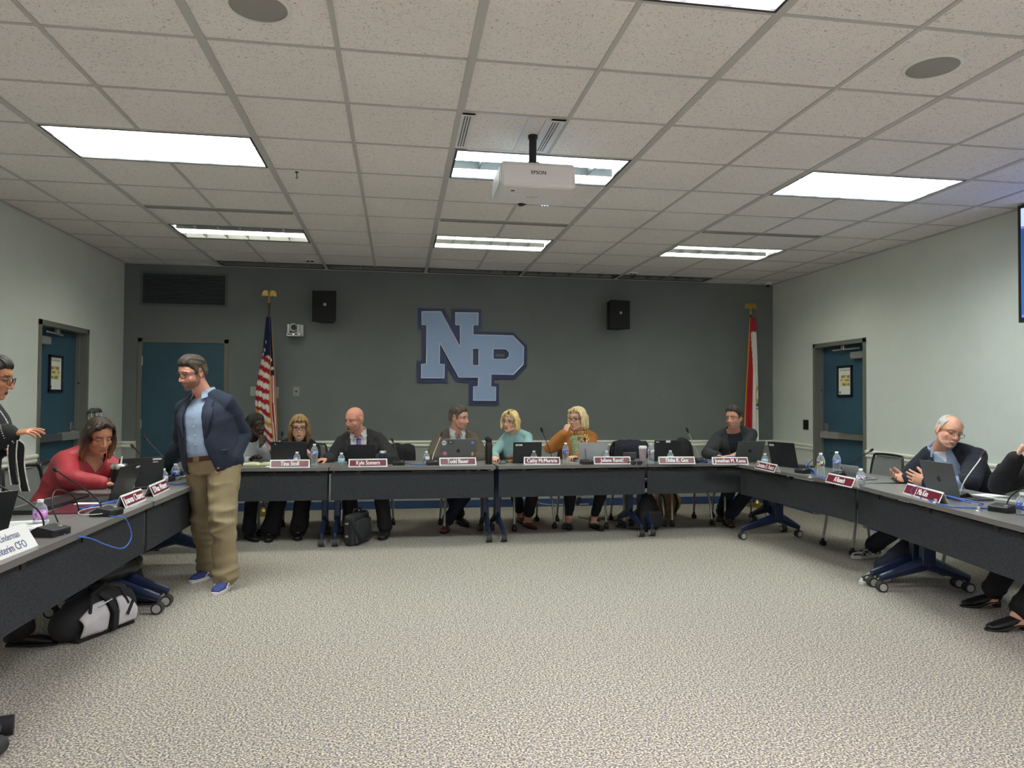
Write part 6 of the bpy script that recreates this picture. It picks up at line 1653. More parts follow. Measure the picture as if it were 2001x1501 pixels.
# 5 -------------------------------------------------- woman with long hair
o = make_person('person', 'woman with long blonde-brown hair and black glasses in a black top, holding a bottle', dict(
    s=1.05, fem=True, bulk=1.08, head=P3(585, 834, 7.93), hrot=(-84, -10, 0), face=-86, bow=0.04, neck=P3(586, 868, 8.02), pel=(-1.08, 8.12, 0.52),
    footL=(-0.98, 7.60, 0), footR=(-1.25, 7.55, 0), kneeL=(-0.93, 7.66, 0.54), kneeR=(-1.15, 7.66, 0.54),
    handL=P3(606, 896, 7.52), elbL=(0.9, 0.2, -0.6), hdL=(-0.1, -0.5, 0.8), hnL=(-0.8, -0.4, -0.1), curlL=[0.6, 0.65, 0.7, 0.8], thumbL=0.4,
    handR=P3(566, 895, 7.66), curlR=0.4, skin=SKIN['fair'], brow=(0.12, 0.07, 0.045), lips=(0.42, 0.17, 0.16)))
garment(o, 'sweater', M_blackc, g=0.022, t0=-0.1, t1=1.0, sleeves=0.92, fold=0.006, seed=51, neckcut=0.066)
MB().tube([o.nb-o.off-o.up*0.01, o.nb-o.off+o.up*0.045], [o.nr*1.2, o.nr*1.10], 20).build('turtleneck', M_tee, o.root, smooth='all')
trousers(o, M_blackc, g=0.026, hem=0.03)
for k in 'LR': shoe(o, k, M_bkshoe)
BANG = dict(LONG); BANG['prims'] = LONG['prims']+[('T', [(-0.045, 0.070, 0.075), (0.0, 0.085, 0.085), (0.045, 0.070, 0.075)], [(0.014)]*3)]
BANG['keep'] = lambda x, y, z: ~((y > 0.045) & (z < 0.045+0.02*np.abs(x)/0.06) & (np.abs(x) < 0.070)); BANG['tipz'] = 0.02
hair(o, BANG, srgb(120, 88, 52), srgb(178, 145, 95), 6, tip=srgb(120, 92, 62))
glasses(o, M_glass, 0.028, 0.018, 2.8, r=0.0024)

# 6 -------------------------------------------------- bald man
o = make_person('person', 'bald man in charcoal suit with violet checked tie, turned to the left', dict(
    s=1.09, bulk=1.16, head=P3(692, 820, 7.90), hrot=(-131, -12, -3), face=-98, bow=0.03, twist=-6, belly=0.03, neck=P3(703, 856, 8.04), pel=(-0.36, 8.15, 0.52),
    footL=(-0.12, 7.55, 0), footR=(-0.45, 7.60, 0), kneeL=(-0.18, 7.62, 0.56), kneeR=(-0.50, 7.62, 0.56),
    handR=P3(641, 896, 7.68), elbR=(-0.5, 0.0, -1), hdR=(-0.8, -0.4, -0.1), handL=P3(742, 898, 7.66), elbL=(0.9, 0.1, -0.8), hdL=(-0.4, -0.8, -0.1), curlL=0.4,
    skin=srgb(218, 156, 132), brow=(0.32, 0.2, 0.14), beard=((0.25, 0.15, 0.11), 0.6), open=True, lips=(0.4, 0.15, 0.13)))
garment(o, 'shirt', voxel=0.0065, m=M_shirtw, g=0.012, t0=0.1, t1=1.0, sleeves=0.98, fold=0.004, seed=61, neckcut=0.070, cuff=0.004)
collar(o, M_shirtw, 0.010, 0.040, 24, 0.06)
tie(o, M_tiep, 0.016, 0.3)
ops = lambda t: (np.interp(t, [0.0, 0.3, 0.45, 1.0], [0.02, 0.02, 0.055, 0.085]), 0.0)
garment(o, 'suit_jacket', M_suit, g=0.030, t0=-0.16, t1=1.0, sleeves=0.93, opening=ops, fold=0.008, fscale=16, seed=62, cuff=0.008, neckcut=0.085)
lapels(o, M_suit, 0.032, lambda t, s: s*float(np.interp(t, [0.3, 0.45, 1.0], [0.02, 0.055, 0.085])), 0.42, 0.97, 0.062)
trousers(o, M_suit, g=0.02)
for k in 'LR': shoe(o, k, M_bkshoe)

# 7 -------------------------------------------------- man in tweed
o = make_person('person', 'man in brown tweed jacket and tie with short greying hair, looking right', dict(
    s=1.07, bulk=1.08, head=P3(897, 816, 7.92), hrot=(-30, -6, 2), face=-86, bow=0.04, belly=0.01, neck=P3(892, 852, 8.02), pel=(0.66, 8.14, 0.52),
    footL=G(872, 1036), footR=G(899, 1024), fdL=(-0.2, -1, 0), fdR=(0.3, -1, 0), kneeL=(0.80, 7.60, 0.55), kneeR=(0.50, 7.60, 0.55),
    handR=P3(872, 897, 7.60), elbR=(-0.9, 0.1, -0.8), hdR=(0.9, -0.3, -0.1), curlR=0.4, handL=P3(912, 897, 7.66), elbL=(0.9, 0.1, -0.8), hdL=(-0.9, -0.3, -0.1), curlL=0.4,
    skin=SKIN['pink'], brow=(0.07, 0.05, 0.035), beard=((0.2, 0.13, 0.1), 0.45), scalp=(HB, 0.5), smile=True))
garment(o, 'shirt', voxel=0.0065, m=M_shirtw, g=0.012, t0=0.1, t1=1.0, sleeves=0.97, fold=0.004, seed=71, neckcut=0.070, cuff=0.003)
collar(o, M_shirtw, 0.010, 0.040, 24, 0.055)
tie(o, M_tieb, 0.016, 0.3)
garment(o, 'tweed_jacket', M_tweed, g=0.030, t0=-0.16, t1=1.0, sleeves=0.93, opening=ops, fold=0.008, fscale=16, seed=72, cuff=0.008, neckcut=0.085)
lapels(o, M_tweed, 0.032, lambda t, s: s*float(np.interp(t, [0.3, 0.45, 1.0], [0.02, 0.055, 0.085])), 0.42, 0.97, 0.062)
trousers(o, M_navyp, g=0.018, t1=0.94)
for k in 'LR': shoe(o, k, M_brshoe if k == 'L' else M_dkshoe)
hair(o, SHORT(0.004, 0.074, comb='back', grey=srgb(120, 112, 100)), srgb(50, 42, 33), srgb(92, 82, 68), 13)

# 8 -------------------------------------------------- woman in mint turtleneck
BOB = dict(prims=[CAP, ('E', (0, -0.02, 0.0), (0.092, 0.092, 0.098)), ('T', [(0.070, 0.01, 0.06), (0.088, 0.01, -0.01), (0.088, 0.018, -0.075)], [0.024, 0.026, 0.022]), ('T', [(-0.070, 0.01, 0.06), (-0.088, 0.01, -0.01), (-0.088, 0.018, -0.075)], [0.024, 0.026, 0.022]),
    ('T', [(0.04, -0.07, 0.0), (0.045, -0.07, -0.08)], [0.045, 0.042]), ('T', [(-0.04, -0.07, 0.0), (-0.045, -0.07, -0.08)], [0.045, 0.042]),
    ('T', [(0.02, 0.065, 0.112), (-0.03, 0.080, 0.085), (-0.066, 0.055, 0.04)], [0.018, 0.018, 0.015]), ('T', [(0.02, 0.065, 0.112), (0.05, 0.060, 0.08), (0.076, 0.035, 0.03)], [0.018, 0.018, 0.018])],
    keep=lambda x, y, z: ~((y > 0.045) & (z < 0.058-0.012*x/0.06) & (np.abs(x) < 0.070)), amp=0.003)
o = make_person('person', 'blonde woman with a bob and glasses in a mint turtleneck, looking left', dict(
    s=1.02, fem=True, head=P3(997, 823, 7.94), hrot=(-128, -4, -5), face=-108, bow=0.04, neck=P3(1004, 854, 8.03), pel=(1.42, 8.12, 0.52),
    footL=G(1030, 1030), footR=G(1016, 1020), fdL=(0.35, -1, 0), fdR=(0.1, -1, 0), kneeL=(1.45, 7.60, 0.54), kneeR=(1.22, 7.62, 0.54),
    handR=P3(968, 893, 7.68), elbR=(-0.9, 0.1, -0.8), hdR=(-0.3, -0.9, -0.1), curlR=0.5, handL=P3(1015, 898, 7.66), elbL=(0.7, 0.1, -0.9), curlL=0.5,
    skin=SKIN['fair'], brow=(0.2, 0.13, 0.07), smile=True, lips=(0.5, 0.14, 0.14)))
garment(o, 'sweater', M_mint, g=0.018, t0=-0.1, t1=1.0, sleeves=0.93, fold=0.007, fscale=20, seed=81)
MB().tube([o.nb-o.off-o.up*0.02, o.nb-o.off+o.up*0.02, o.nb-o.off+o.up*0.05], [o.nr*1.35, o.nr*1.2, o.nr*1.14], 20).build('turtleneck', M_mint, o.root, smooth='all')
trousers(o, M_blackc, g=0.012, t1=0.80)
for k in 'LR': shoe(o, k, M_brshoe, None, 'boot', shaft=0.17)
hair(o, dict(BOB, part=0.02, root=srgb(96, 72, 40)), srgb(200, 170, 100), srgb(238, 216, 160), 15)
glasses(o, M_glass, 0.026, 0.018, 2.5)

# 9 -------------------------------------------------- woman in orange
o = make_person('person', 'blonde woman in orange cardigan and patterned scarf, hand over her mouth', dict(
    s=1.08, fem=True, bulk=1.18, head=P3(1128, 818, 7.94), hrot=(-142, -5, 0), face=-88, bow=0.03, neck=P3(1129, 852, 8.03), pel=(2.06, 8.14, 0.53),
    footL=G(1160, 1032), footR=G(1111, 1030), fdL=(0.2, -1, 0), fdR=(-0.2, -1, 0), kneeL=(2.22, 7.62, 0.55), kneeR=(1.85, 7.62, 0.55),
    handR=P3(1104, 846, 7.78), elbR=(-1.0, -0.2, -0.7), hdR=(0.35, 0.25, 0.85), hnR=(0.75, 0.5, -0.1), curlR=[0.7, 0.8, 0.9, 1.0], thumbR=0.6,
    handL=P3(1128, 893, 7.66), elbL=(0.9, 0.1, -0.7), hdL=(-0.8, -0.5, 0.05), curlL=0.4,
    skin=SKIN['fair'], brow=(0.25, 0.17, 0.1)))
garment(o, 'cardigan', M_orange, g=0.022, t0=-0.14, t1=1.0, sleeves=0.90, fold=0.007, fscale=18, seed=91, neckcut=0.07)
trousers(o, M_blackc, g=0.010, t1=0.86, hem=-0.004)
for k in 'LR': shoe(o, k, M_bkshoe, None, 'flat_shoe')
def scarf_mat(name, a, b, c):
    return label_mat(name, a, b, c)
M_sc1 = scarf_mat('orange_cream_scarf', (0.5, 0.17, 0.04), (0.65, 0.5, 0.16), (0.75, 0.65, 0.4)); M_sc2 = scarf_mat('green_cream_scarf', (0.22, 0.3, 0.16), (0.5, 0.45, 0.22), (0.3, 0.4, 0.3))
for sd, m_, nm in ((1, M_sc1, 'scarf'), (-1, M_sc2, 'scarf_end')):
    A, B = [], []
    for i in range(15):
        t = 1.03-0.75*i/14; cx = sd*(0.035+0.03*min(1, i/4)); w2 = 0.045+0.012*sin(i)
        ws = o.ring(min(t, 0.98))[0]+0.03
        f1, f2 = [max(-0.98, min(0.98, v/ws)) for v in (cx-w2, cx+w2)]
        A.append(o.surf(t, math.asin(f1), 0.040+0.008*sin(i*1.7))); B.append(o.surf(t, math.asin(f2), 0.040+0.008*cos(i*1.7)))
    strip(o, nm, A, B, m_, 0.012)
F_, L_ = o.frame(1.0)[2], o.frame(1.0)[1]
MB().tube([o.nb-o.off+o.up*(0.02+0.012*cos(2*pi*i/16))+(F_*cos(2*pi*i/16)+L_*sin(2*pi*i/16))*(o.nr*1.35) for i in range(16)], [(0.026, 0.03)]*16, 10, closed=True).build('scarf_loop', M_sc1, o.root, smooth='all')
hair(o, dict(BOB, part=-0.02, keep=lambda x, y, z: ~((y > 0.035) & (z < 0.070) & (np.abs(x) < 0.074))), srgb(195, 170, 120), srgb(235, 218, 175), 17)
glasses(o, M_glass, 0.027, 0.016, 3.0, r=0.0022)

# 10 ------------------------------------------------- man in charcoal sweater
o = make_person('person', 'dark-haired man in charcoal sweater leaning on the table, glancing left', dict(
    s=1.08, bulk=1.10, head=P3(1434, 816, 7.86), hrot=(-146, -6, 0), face=-114, bow=0.05, neck=P3(1434, 848, 7.98), pel=(4.02, 8.12, 0.52),
    footL=G(1424, 1026), footR=G(1410, 1015), fdL=(-0.3, -1, 0), fdR=(-0.6, -1, 0), kneeL=(3.98, 7.58, 0.55), kneeR=(3.70, 7.62, 0.55),
    handR=P3(1404, 893, 7.64), elbR=(-0.9, 0.3, -0.7), hdR=(0.8, -0.6, 0.0), curlR=0.5, handL=P3(1431, 892, 7.60), elbL=(0.9, 0.3, -0.7), hdL=(-0.8, -0.5, 0.05), curlL=0.5,
    skin=srgb(205, 150, 128), brow=(0.02, 0.014, 0.012), beard=((0.12, 0.08, 0.06), 0.4), scalp=((0.02, 0.015, 0.013), 0.8), lids='down'))
garment(o, 'sweater', M_charc, g=0.024, t0=-0.12, t1=1.0, sleeves=0.84, fold=0.008, fscale=16, seed=101, neckcut=0.075,
        opening=lambda t: (np.where(t > 0.35, np.interp(t, [0.35, 0.5, 1.0], [0.045, 0.062, 0.075]), -1), 0.0))
garment(o, 'undershirt', M_tee, g=0.014, t0=0.1, t1=1.0, sleeves=0.0, fold=0.004, seed=102, neckcut=0.070)
trousers(o, M_navyp, g=0.018, t1=0.95)
for k in 'LR': shoe(o, k, M_dkshoe)
hair(o, SHORT(0.010, 0.084, amp=0.0035), (0.012, 0.010, 0.009), (0.06, 0.052, 0.048), 19)

# 11 ------------------------------------------------- grey-haired man
o = make_person('person', 'smiling grey-haired man in glasses and dark blazer gesturing over the right table', dict(
    s=1.10, bulk=1.05, head=tuple(PX(1855, 844, 4.42)), hrot=(-98, -10, -16), face=-138, bow=0.03, belly=0.02, shrugL=-0.085, shrugR=0.015, neck=tuple(PX(1838, 884, 4.46)), pel=(4.72, 5.30, 0.50),
    footL=G(1722, 1136), footR=G(1704, 1088), fdL=(-1, -0.3, 0), fdR=(-1, -0.2, 0), kneeL=(4.18, 5.02, 0.52), kneeR=(4.22, 5.35, 0.52),
    handR=tuple(PX(1774, 938, 4.12)), elbR=(-0.1, 0.9, -0.7), hdR=(-0.75, 0.1, 0.15), hnR=(-0.3, -0.6, 0.75), curlR=[0.3, 0.35, 0.4, 0.45], thumbR=0.2,
    handL=tuple(PX(1813, 944, 4.05)), elpL=tuple(PX(1893, 948, 4.36)), hdL=(-0.55, 0.65, 0.3), hnL=(0.8, 0.3, -0.1), curlL=[0.3, 0.3, 0.35, 0.4], thumbL=0.1,
    skin=srgb(214, 158, 132), brow=(0.35, 0.28, 0.22), smile=True, open=True, teeth=True, beard=((0.5, 0.42, 0.36), 0.2), lids='down', voxel=0.004))
garment(o, 'shirt', voxel=0.0065, m=M_shirtb, g=0.012, t0=0.0, t1=1.0, sleeves=0.97, fold=0.006, seed=111, neckcut=0.072, opening=lambda t: (np.where(t > 0.86, 0.25*(t-0.86), -1), 0.0), label='pale blue shirt open at the neck')
garment(o, 'undershirt', M_shirtw, g=0.006, t0=0.3, t1=1.02, sleeves=0.0, fold=0.002, seed=112, neckcut=0.062)
collar(o, M_shirtb, 0.014, 0.034, 42, 0.075)
garment(o, 'blazer', tone('dark_navy_blazer', (0.012, 0.014, 0.024), 0.35, 240, 0.4, 0.9), g=0.032, t0=-0.16, t1=1.0, sleeves=0.92, opening=lambda t: (np.interp(t, [0.0, 0.5, 1.0], [0.095, 0.085, 0.07]), 0.0), fold=0.009, fscale=14, seed=113, cuff=0.010, neckcut=0.09)
lapels(o, bpy.data.materials['dark_navy_blazer'], 0.034, lambda t, s: s*float(np.interp(t, [0.0, 0.5, 1.0], [0.095, 0.085, 0.07])), 0.25, 0.97, 0.062)
trousers(o, M_navyp, g=0.020, t1=0.95, hem=0.012)
for k in 'LR': shoe(o, k, M_wsneak, M_sole, 'sneaker', trainer=True)
hair(o, dict(SHORT(0.0, 0.098), edge=lambda x, y, z: np.minimum(zdist([(-0.13, -0.062), (-0.05, -0.055), (-0.040, 0.018), (-0.02, 0.034), (-0.004, 0.024), (0.0, -0.012), (0.012, -0.008), (0.02, 0.022), (0.045, 0.090), (0.14, 0.13)])(x, y, z), np.maximum(-0.015-y, 0.088-z)), keep=lambda x, y, z: zmin([(-0.13, -0.062), (-0.05, -0.055), (-0.040, 0.018), (-0.02, 0.034), (-0.004, 0.024), (0.0, -0.012), (0.012, -0.008), (0.02, 0.022), (0.045, 0.090), (0.06, 0.110), (0.14, 0.13)])(x, y, z) & ~((y > -0.015) & (z > 0.088+0.3*np.abs(x)*0))), srgb(150, 148, 142), srgb(205, 203, 198), 21)
glasses(o, M_glassm, 0.026, 0.014, 3.0, r=0.0015)

# 12 ------------------------------------------------- woman cut by the right edge
o = make_person('person', 'person in black jacket at the right edge, hand raised to the face', dict(
    s=1.04, fem=True, head=tuple(PX(2044, 858, 4.30)), hrot=(-150, -5, 0), face=-152, bow=0.04, neck=tuple(PX(2052, 898, 4.40)), pel=(4.62, 4.10, 0.50),
    footL=(3.80, 3.98, 0), footR=G(1934, 1186), fdL=(-1, 0.1, 0), fdR=(-1, 0.15, 0), kneeL=(4.15, 3.95, 0.52), kneeR=(4.15, 4.25, 0.50),
    handR=tuple(PX(1987, 893, 4.12)), elbR=(-0.8, 0.5, -0.8), hdR=(0.25, -0.25, 0.9), hnR=(0.6, -0.5, 0.2), curlR=[0.7, 0.8, 0.9, 1.0], thumbR=0.6,
    handL=tuple(PX(2060, 955, 3.95)), elbL=(0.3, -0.6, -0.7), curlL=0.4, skin=SKIN['fair'], brow=(0.15, 0.1, 0.07)))
garment(o, 'jacket', M_blackc, g=0.026, t0=-0.14, t1=1.0, sleeves=0.90, fold=0.008, fscale=16, seed=121, neckcut=0.08)
trousers(o, M_blackc, g=0.014, t1=0.88, hem=0.02)
for k in 'LR': shoe(o, k, M_bkshoe, M_bkshoe, 'pump', heel=0.045)
hair(o, BOB, srgb(90, 66, 44), srgb(140, 110, 78), 23)
# ------------------------------------------------------------ flags
M_flag = attr_mat('flag_cloth', 0.7, 0, 0.1, 300)
FR, FW, FB, FG = srgb(165, 22, 38), srgb(220, 218, 210), srgb(18, 26, 75), srgb(205, 155, 50)
def flag_stand(name, label, base, top, tip_r=0.012):
    t = thing(name, label, 'flag', base)
    b = V(base)
    MB().lathe([(0, 0), (0.16, 0), (0.16, 0.012), (0.12, 0.03), (0.04, 0.045), (0.025, 0.07), (0.02, 0.09), (0, 0.09)], n=32).build('stand_base', M_gold, t, smooth=True)
    e = V(top)-b
    MB().tube([(0, 0, 0.05), e], 0.012, 12).build('pole', M_wood, t, smooth='all')
    MB().cyl(e, e+V((0, 0, 0.05)), 0.016, 0.012).build('pole_ferrule', M_gold, t, smooth=True)
    # spread eagle finial
    q = e+V((0, 0, 0.05)); f = MB()
    f.ell(q+V((0, 0, 0.055)), (0.016, 0.018, 0.035)); f.ell(q+V((-0.004, -0.008, 0.098)), (0.010, 0.014, 0.011)); f.cyl(q+V((-0.004, -0.02, 0.098)), q+V((-0.004, -0.032, 0.092)), 0.004, 0.001, 8)
    f.ell(q+V((0, 0, 0.01)), (0.018, 0.018, 0.012))
    f.build('finial_eagle', M_gold, t, smooth='all')
    for s in (-1, 1):
        w_ = MB(); w_.prism([[(0, 0.07), (s*0.03, 0.105), (s*0.062, 0.10), (s*0.082, 0.075), (s*0.088, 0.02), (s*0.070, 0.042), (s*0.058, 0.022), (s*0.045, 0.045), (s*0.03, 0.03), (0, 0.04)]], lambda x, z: (q.x+x, q.y-0.002, q.z+z), (0, 0.006, 0))
        w_.build('eagle_wing', M_gold, t)
    return t
def drapeflag(t, rows, colf, n=120, m=110, name='flag_cloth', amp=0.018, pleats=5.0, yoff=-0.03):
    """rows: (z, xl, xr) in the stand's own frame; front sheet with pleats, wrapped behind"""
    vs = []; cs = []
    zs = [r[0] for r in rows][::-1]; xl = [r[1] for r in rows][::-1]; xr = [r[2] for r in rows][::-1]
    z0, z1 = rows[0][0], rows[-1][0]
    for j in range(m+1):
        z = z0+(z1-z0)*j/m; a = np.interp(z, zs, xl); b = np.interp(z, zs, xr); c = (a+b)/2; hw = (b-a)/2; k = min(1, (z0-z)/0.5+0.15)
        for i in range(n):
            th = 2*pi*i/n; u = cos(th); v = sin(th)
            pl = sin(pleats*pi*u+0.8*sin(z*3)+1.2*z)*amp*k*(1 if v < 0 else 0.5)
            d = min(hw*0.55, 0.05+0.02*k)
            vs.append((c+hw*u+0.2*pl*u, yoff+v*d*(1-0.2*u*u)+pl*(1 if abs(v) > 0.05 else 0), z+0.006*sin(9*u+z*4)))
            cs.append(colf((u+1)/2, z, v))
    fs = [[j*n+i, j*n+(i+1) % n, (j+1)*n+(i+1) % n, (j+1)*n+i] for j in range(m) for i in range(n)]
    fs += [list(range(n)), [m*n+i for i in range(n)][::-1]]
    o = MB().add(vs, fs).build(name, M_flag, t, smooth='all')
    setcol(o.data, np.array(cs)); return o
# striped flag: stand hidden behind the girl
Yf = 9.12
def fx(px, py): p = PY(px, py, Yf); return p
pt, pb2 = fx(526, 592), fx(514, 990)
base = (pb2.x, Yf, 0.0); t = flag_stand('flag', 'red, white and blue striped flag with gold fringe left of the wall camera', base, (pt.x, Yf, pt.z))
def F(px, py): p = fx(px, py); return (p.z, p.x-base[0])
def row(y, xl, xr): a, b = fx(xl, y), fx(xr, y); return (a.z, a.x-base[0], b.x-base[0])
R_ = [row(620, 521, 531), row(650, 518, 533), row(690, 514, 536), row(720, 508, 538), row(760, 501, 540), row(795, 499, 541), row(830, 506, 543), row(870, 516, 545), row(900, 520, 546), row(925, 524, 545)]
zc = lambda y: fx(520, y).z
zb1, zs0, zs1 = zc(697), zc(697), zc(800)
def usflag(u, z, v):
    if v > 0.3: return FR if int(z*14) % 2 else FW
    if u > 0.97 or (0.70 < u < 0.735): return FG
    if u > 0.735:   # right-hand fold: upright stripes, blue at the top
        if z > zc(735):
            if abs(u-0.86) < 0.05 and abs(z-zc(721)) < 0.022: return FW
            if abs(u-0.80) < 0.04 and abs(z-zc(704)) < 0.02: return FW
            return FB
        k = int((u-0.735)/0.235*5+0.2*sin(z*5)); return FW if k % 2 else FR
    zz = z+0.10*(u-0.4)*(1 if z > zs1 else 2.2)
    if z > zb1+0.02*u:
        for su, sz in ((0.18, 684), (0.10, 694), (0.45, 655), (0.30, 668)):
            if abs(u-su) < 0.07 and abs(z-zc(sz)) < 0.018 and sz > 660: return FW
        return FB
    low = zc(800)-0.34*(u-0.05)
    if abs(z-(low)) < 0.022: return FG
    if z < low and u < 0.30 and z < zc(835): 
        if u < 0.05: return FG
    return FR if int((zz+10)/0.062) % 2 else FW
drapeflag(t, R_, usflag)
# white state flag with red border
pt, pb2 = fx(1467, 615), fx(1480, 990)
base = (pb2.x, Yf, 0.0); t = flag_stand('flag', 'white flag with red edge and gold fringe on a pole in the right back corner', base, (pt.x, Yf, pt.z))
R_ = [row(622, 1463, 1474), row(650, 1461, 1476), row(700, 1459, 1478), row(760, 1456, 1479), row(820, 1453, 1480), row(880, 1451, 1481), row(940, 1452, 1481)]
def paflag(u, z, v):
    if v > 0.3: return FW
    if u < 0.05: return FG
    if z > zc(628): return FR
    if u < 0.05+0.34*min(1, (zc(610)-z)/1.0+0.35): return FR
    if v < 0:
        d = ((u-0.93)/0.30)**2+((z-zc(763))/0.115)**2
        if 0.35 < d < 1 and u < 0.93: return srgb(190, 160, 50)
        if abs(z-zc(785)) < 0.022 and u > 0.72: return srgb(40, 70, 140)
        if abs(z-zc(792)-0.06*(0.8-u)) < 0.012 and u > 0.75: return srgb(150, 40, 30)
        if abs(z-zc(756)) < 0.03 and u > 0.93: return srgb(20, 20, 20)
    return FW
drapeflag(t, R_, paflag, pleats=4, amp=0.012)

# ------------------------------------------------------------ crutches leaning by the left door
M_gpad = tone('grey_crutch_pad', (0.12, 0.12, 0.115), 0.2, 60, 0.2)
def crutch(label, x, y, dy):
    t = thing('crutch', label, 'crutch', (x, y, 0), 0, 'crutches by the left door')
    lx = XL-x+0.05
    MB().tube([(lx, -0.075, 1.245), (lx, -0.03, 1.262), (lx, 0.03, 1.262), (lx, 0.075, 1.245)], [0.02, 0.024, 0.024, 0.02], 12).build('underarm_pad', M_gpad, t, smooth='all')
    for s in (-1, 1): MB().tube([(lx, s*0.062, 1.245), (lx*0.6, s*0.045, 0.8), (lx*0.25, s*0.012, 0.35)], 0.010, 10).build('side_tube', M_alu, t, smooth='all')
    MB().tube([(lx*0.35, 0, 0.5), (0, 0, 0.03)], 0.011, 10).build('lower_tube', M_alu, t, smooth='all')
    MB().tube([(lx*0.62, -0.05, 0.83), (lx*0.62, 0.05, 0.83)], 0.016, 10).build('hand_grip', M_gpad, t, smooth='all')
    MB().cyl((0, 0, 0), (0, 0, 0.05), 0.02, 0.014).build('rubber_tip', M_blkr, t, smooth=True)
crutch('grey-padded aluminium crutch leaning against the wall by the left door', -2.95, 8.455, 0)
crutch('second aluminium crutch leaning behind the first by the left door', -2.88, 8.58, 0)

# ------------------------------------------------------------ bags
M_bagb = tone('black_bag_nylon', (0.012, 0.012, 0.013), 0.3, 150, 0.3)
M_bagw = tone('white_bag_leather', (0.55, 0.52, 0.54), 0.06, 12, 0.1, 0.55)
M_bagg = tone('dark_grey_bag_nylon', (0.035, 0.035, 0.038), 0.3, 200, 0.4)
def blob(mb, voxel, nm, m, parent, smooth=4, fold=0.0, fs=14, seed=0):
    me = evalmesh(mb, voxel, smooth, 0.5)
    if fold:
        co = getco(me); no = getno(me); setco(me, co+no*(pnoise(co, fs, seed)*fold)[:, None])
    me.materials.clear(); me.materials.append(m); smoothshade(me)
    q = bpy.data.objects.new(nm, me); COL.objects.link(q); q.parent = parent; return q
# black and white tote slumped under the left table
c = PZ(208, 1228, 0.0)
t = thing('tote_bag', 'slumped black and white shoulder bag on the floor under the left table', 'bag', (c.x-0.04, c.y-0.06, 0), radians(66))
mb = MB(); mb.tube([(-0.22, 0, 0.10), (-0.10, 0, 0.115), (0.08, 0, 0.12), (0.21, 0, 0.115)], [(0.085, 0.095), (0.10, 0.115), (0.10, 0.12), (0.085, 0.11)], 20, ref=V((0, 1, 0)))
mb.box((0, 0, 0.02), (0.42, 0.19, 0.04)); mb.tube([(-0.17, 0.0, 0.19), (0.0, 0.0, 0.235), (0.17, 0, 0.22)], [(0.06, 0.04)]*3, 16, ref=V((0, 1, 0)))
blob(mb, 0.010, 'bag_body', M_bagb, t, 3, 0.008)
for nm, xs_ in (('white_panel', (-0.20, -0.02)), ('white_panel', (0.06, 0.20))):
    vs = []; nu, nv = 14, 12
    for j in range(nv+1):
        for i in range(nu+1):
            u = i/nu; v = j/nv; x = xs_[0]+(xs_[1]-xs_[0])*u
            z = 0.03+(0.165+0.03*sin(u*3))*v*(1-0.35*(1-u if xs_[0] < 0 else u)*v)
            y = -0.108-0.014*sin(pi*v)+0.01*noise.noise(V((x*14, z*14, 1)))+0.05*max(0, v-0.55)
            vs.append((x, y, z))
    q = MB().add(vs, [[j*(nu+1)+i, j*(nu+1)+i+1, (j+1)*(nu+1)+i+1, (j+1)*(nu+1)+i] for j in range(nv) for i in range(nu)]).build(nm, M_bagw, t, smooth='all', fix=False)
    q.modifiers.new('t', 'SOLIDIFY').thickness = 0.008
MB().tube([(0.02, -0.125, 0.02), (0.025, -0.13, 0.12), (0.0, -0.10, 0.20), (-0.05, -0.02, 0.28), (-0.02, 0.08, 0.2)], [(0.022, 0.006)]*5, 10, ref=V((1, 0, 0))).build('strap', M_bagb, t, smooth='all')
MB().tube([(-0.14, -0.10, 0.16), (-0.12, -0.09, 0.26), (0.0, -0.07, 0.29), (0.10, -0.08, 0.25), (0.13, -0.11, 0.15)], 0.010, 10).build('handle', M_bagb, t, smooth='all')
MB().tube([(-0.10, -0.119, 0.185), (0.0, -0.118, 0.205)], 0.004, 8).build('zip', M_alu, t, smooth='all')
MB().box((0.14, -0.122, 0.12), (0.02, 0.006, 0.09), Matrix.Rotation(radians(30), 3, 'Y')).build('buckle_strap', M_bagb, t)
# black leather handbag lying on the tote
c2 = PX(232, 1112, -1.78)
t = thing('handbag', 'soft black leather handbag lying on the black and white bag', 'bag', (c2.x, c2.y, c2.z-0.075), radians(75))
mb = MB(); mb.tube([(-0.20, 0, 0.07), (-0.05, 0, 0.085), (0.10, 0, 0.08), (0.17, 0, 0.07)], [(0.06, 0.05), (0.085, 0.07), (0.08, 0.065), (0.05, 0.045)], 18, ref=V((0, 1, 0)))
blob(mb, 0.009, 'bag_body', mat('soft_black_leather', (0.012, 0.012, 0.013), 0.28), t, 3, 0.006)
MB().tube([(-0.12, 0.05, 0.11), (-0.05, 0.09, 0.17), (0.06, 0.09, 0.16), (0.12, 0.05, 0.10)], 0.007, 8).build('handle', M_bagb, t, smooth='all')

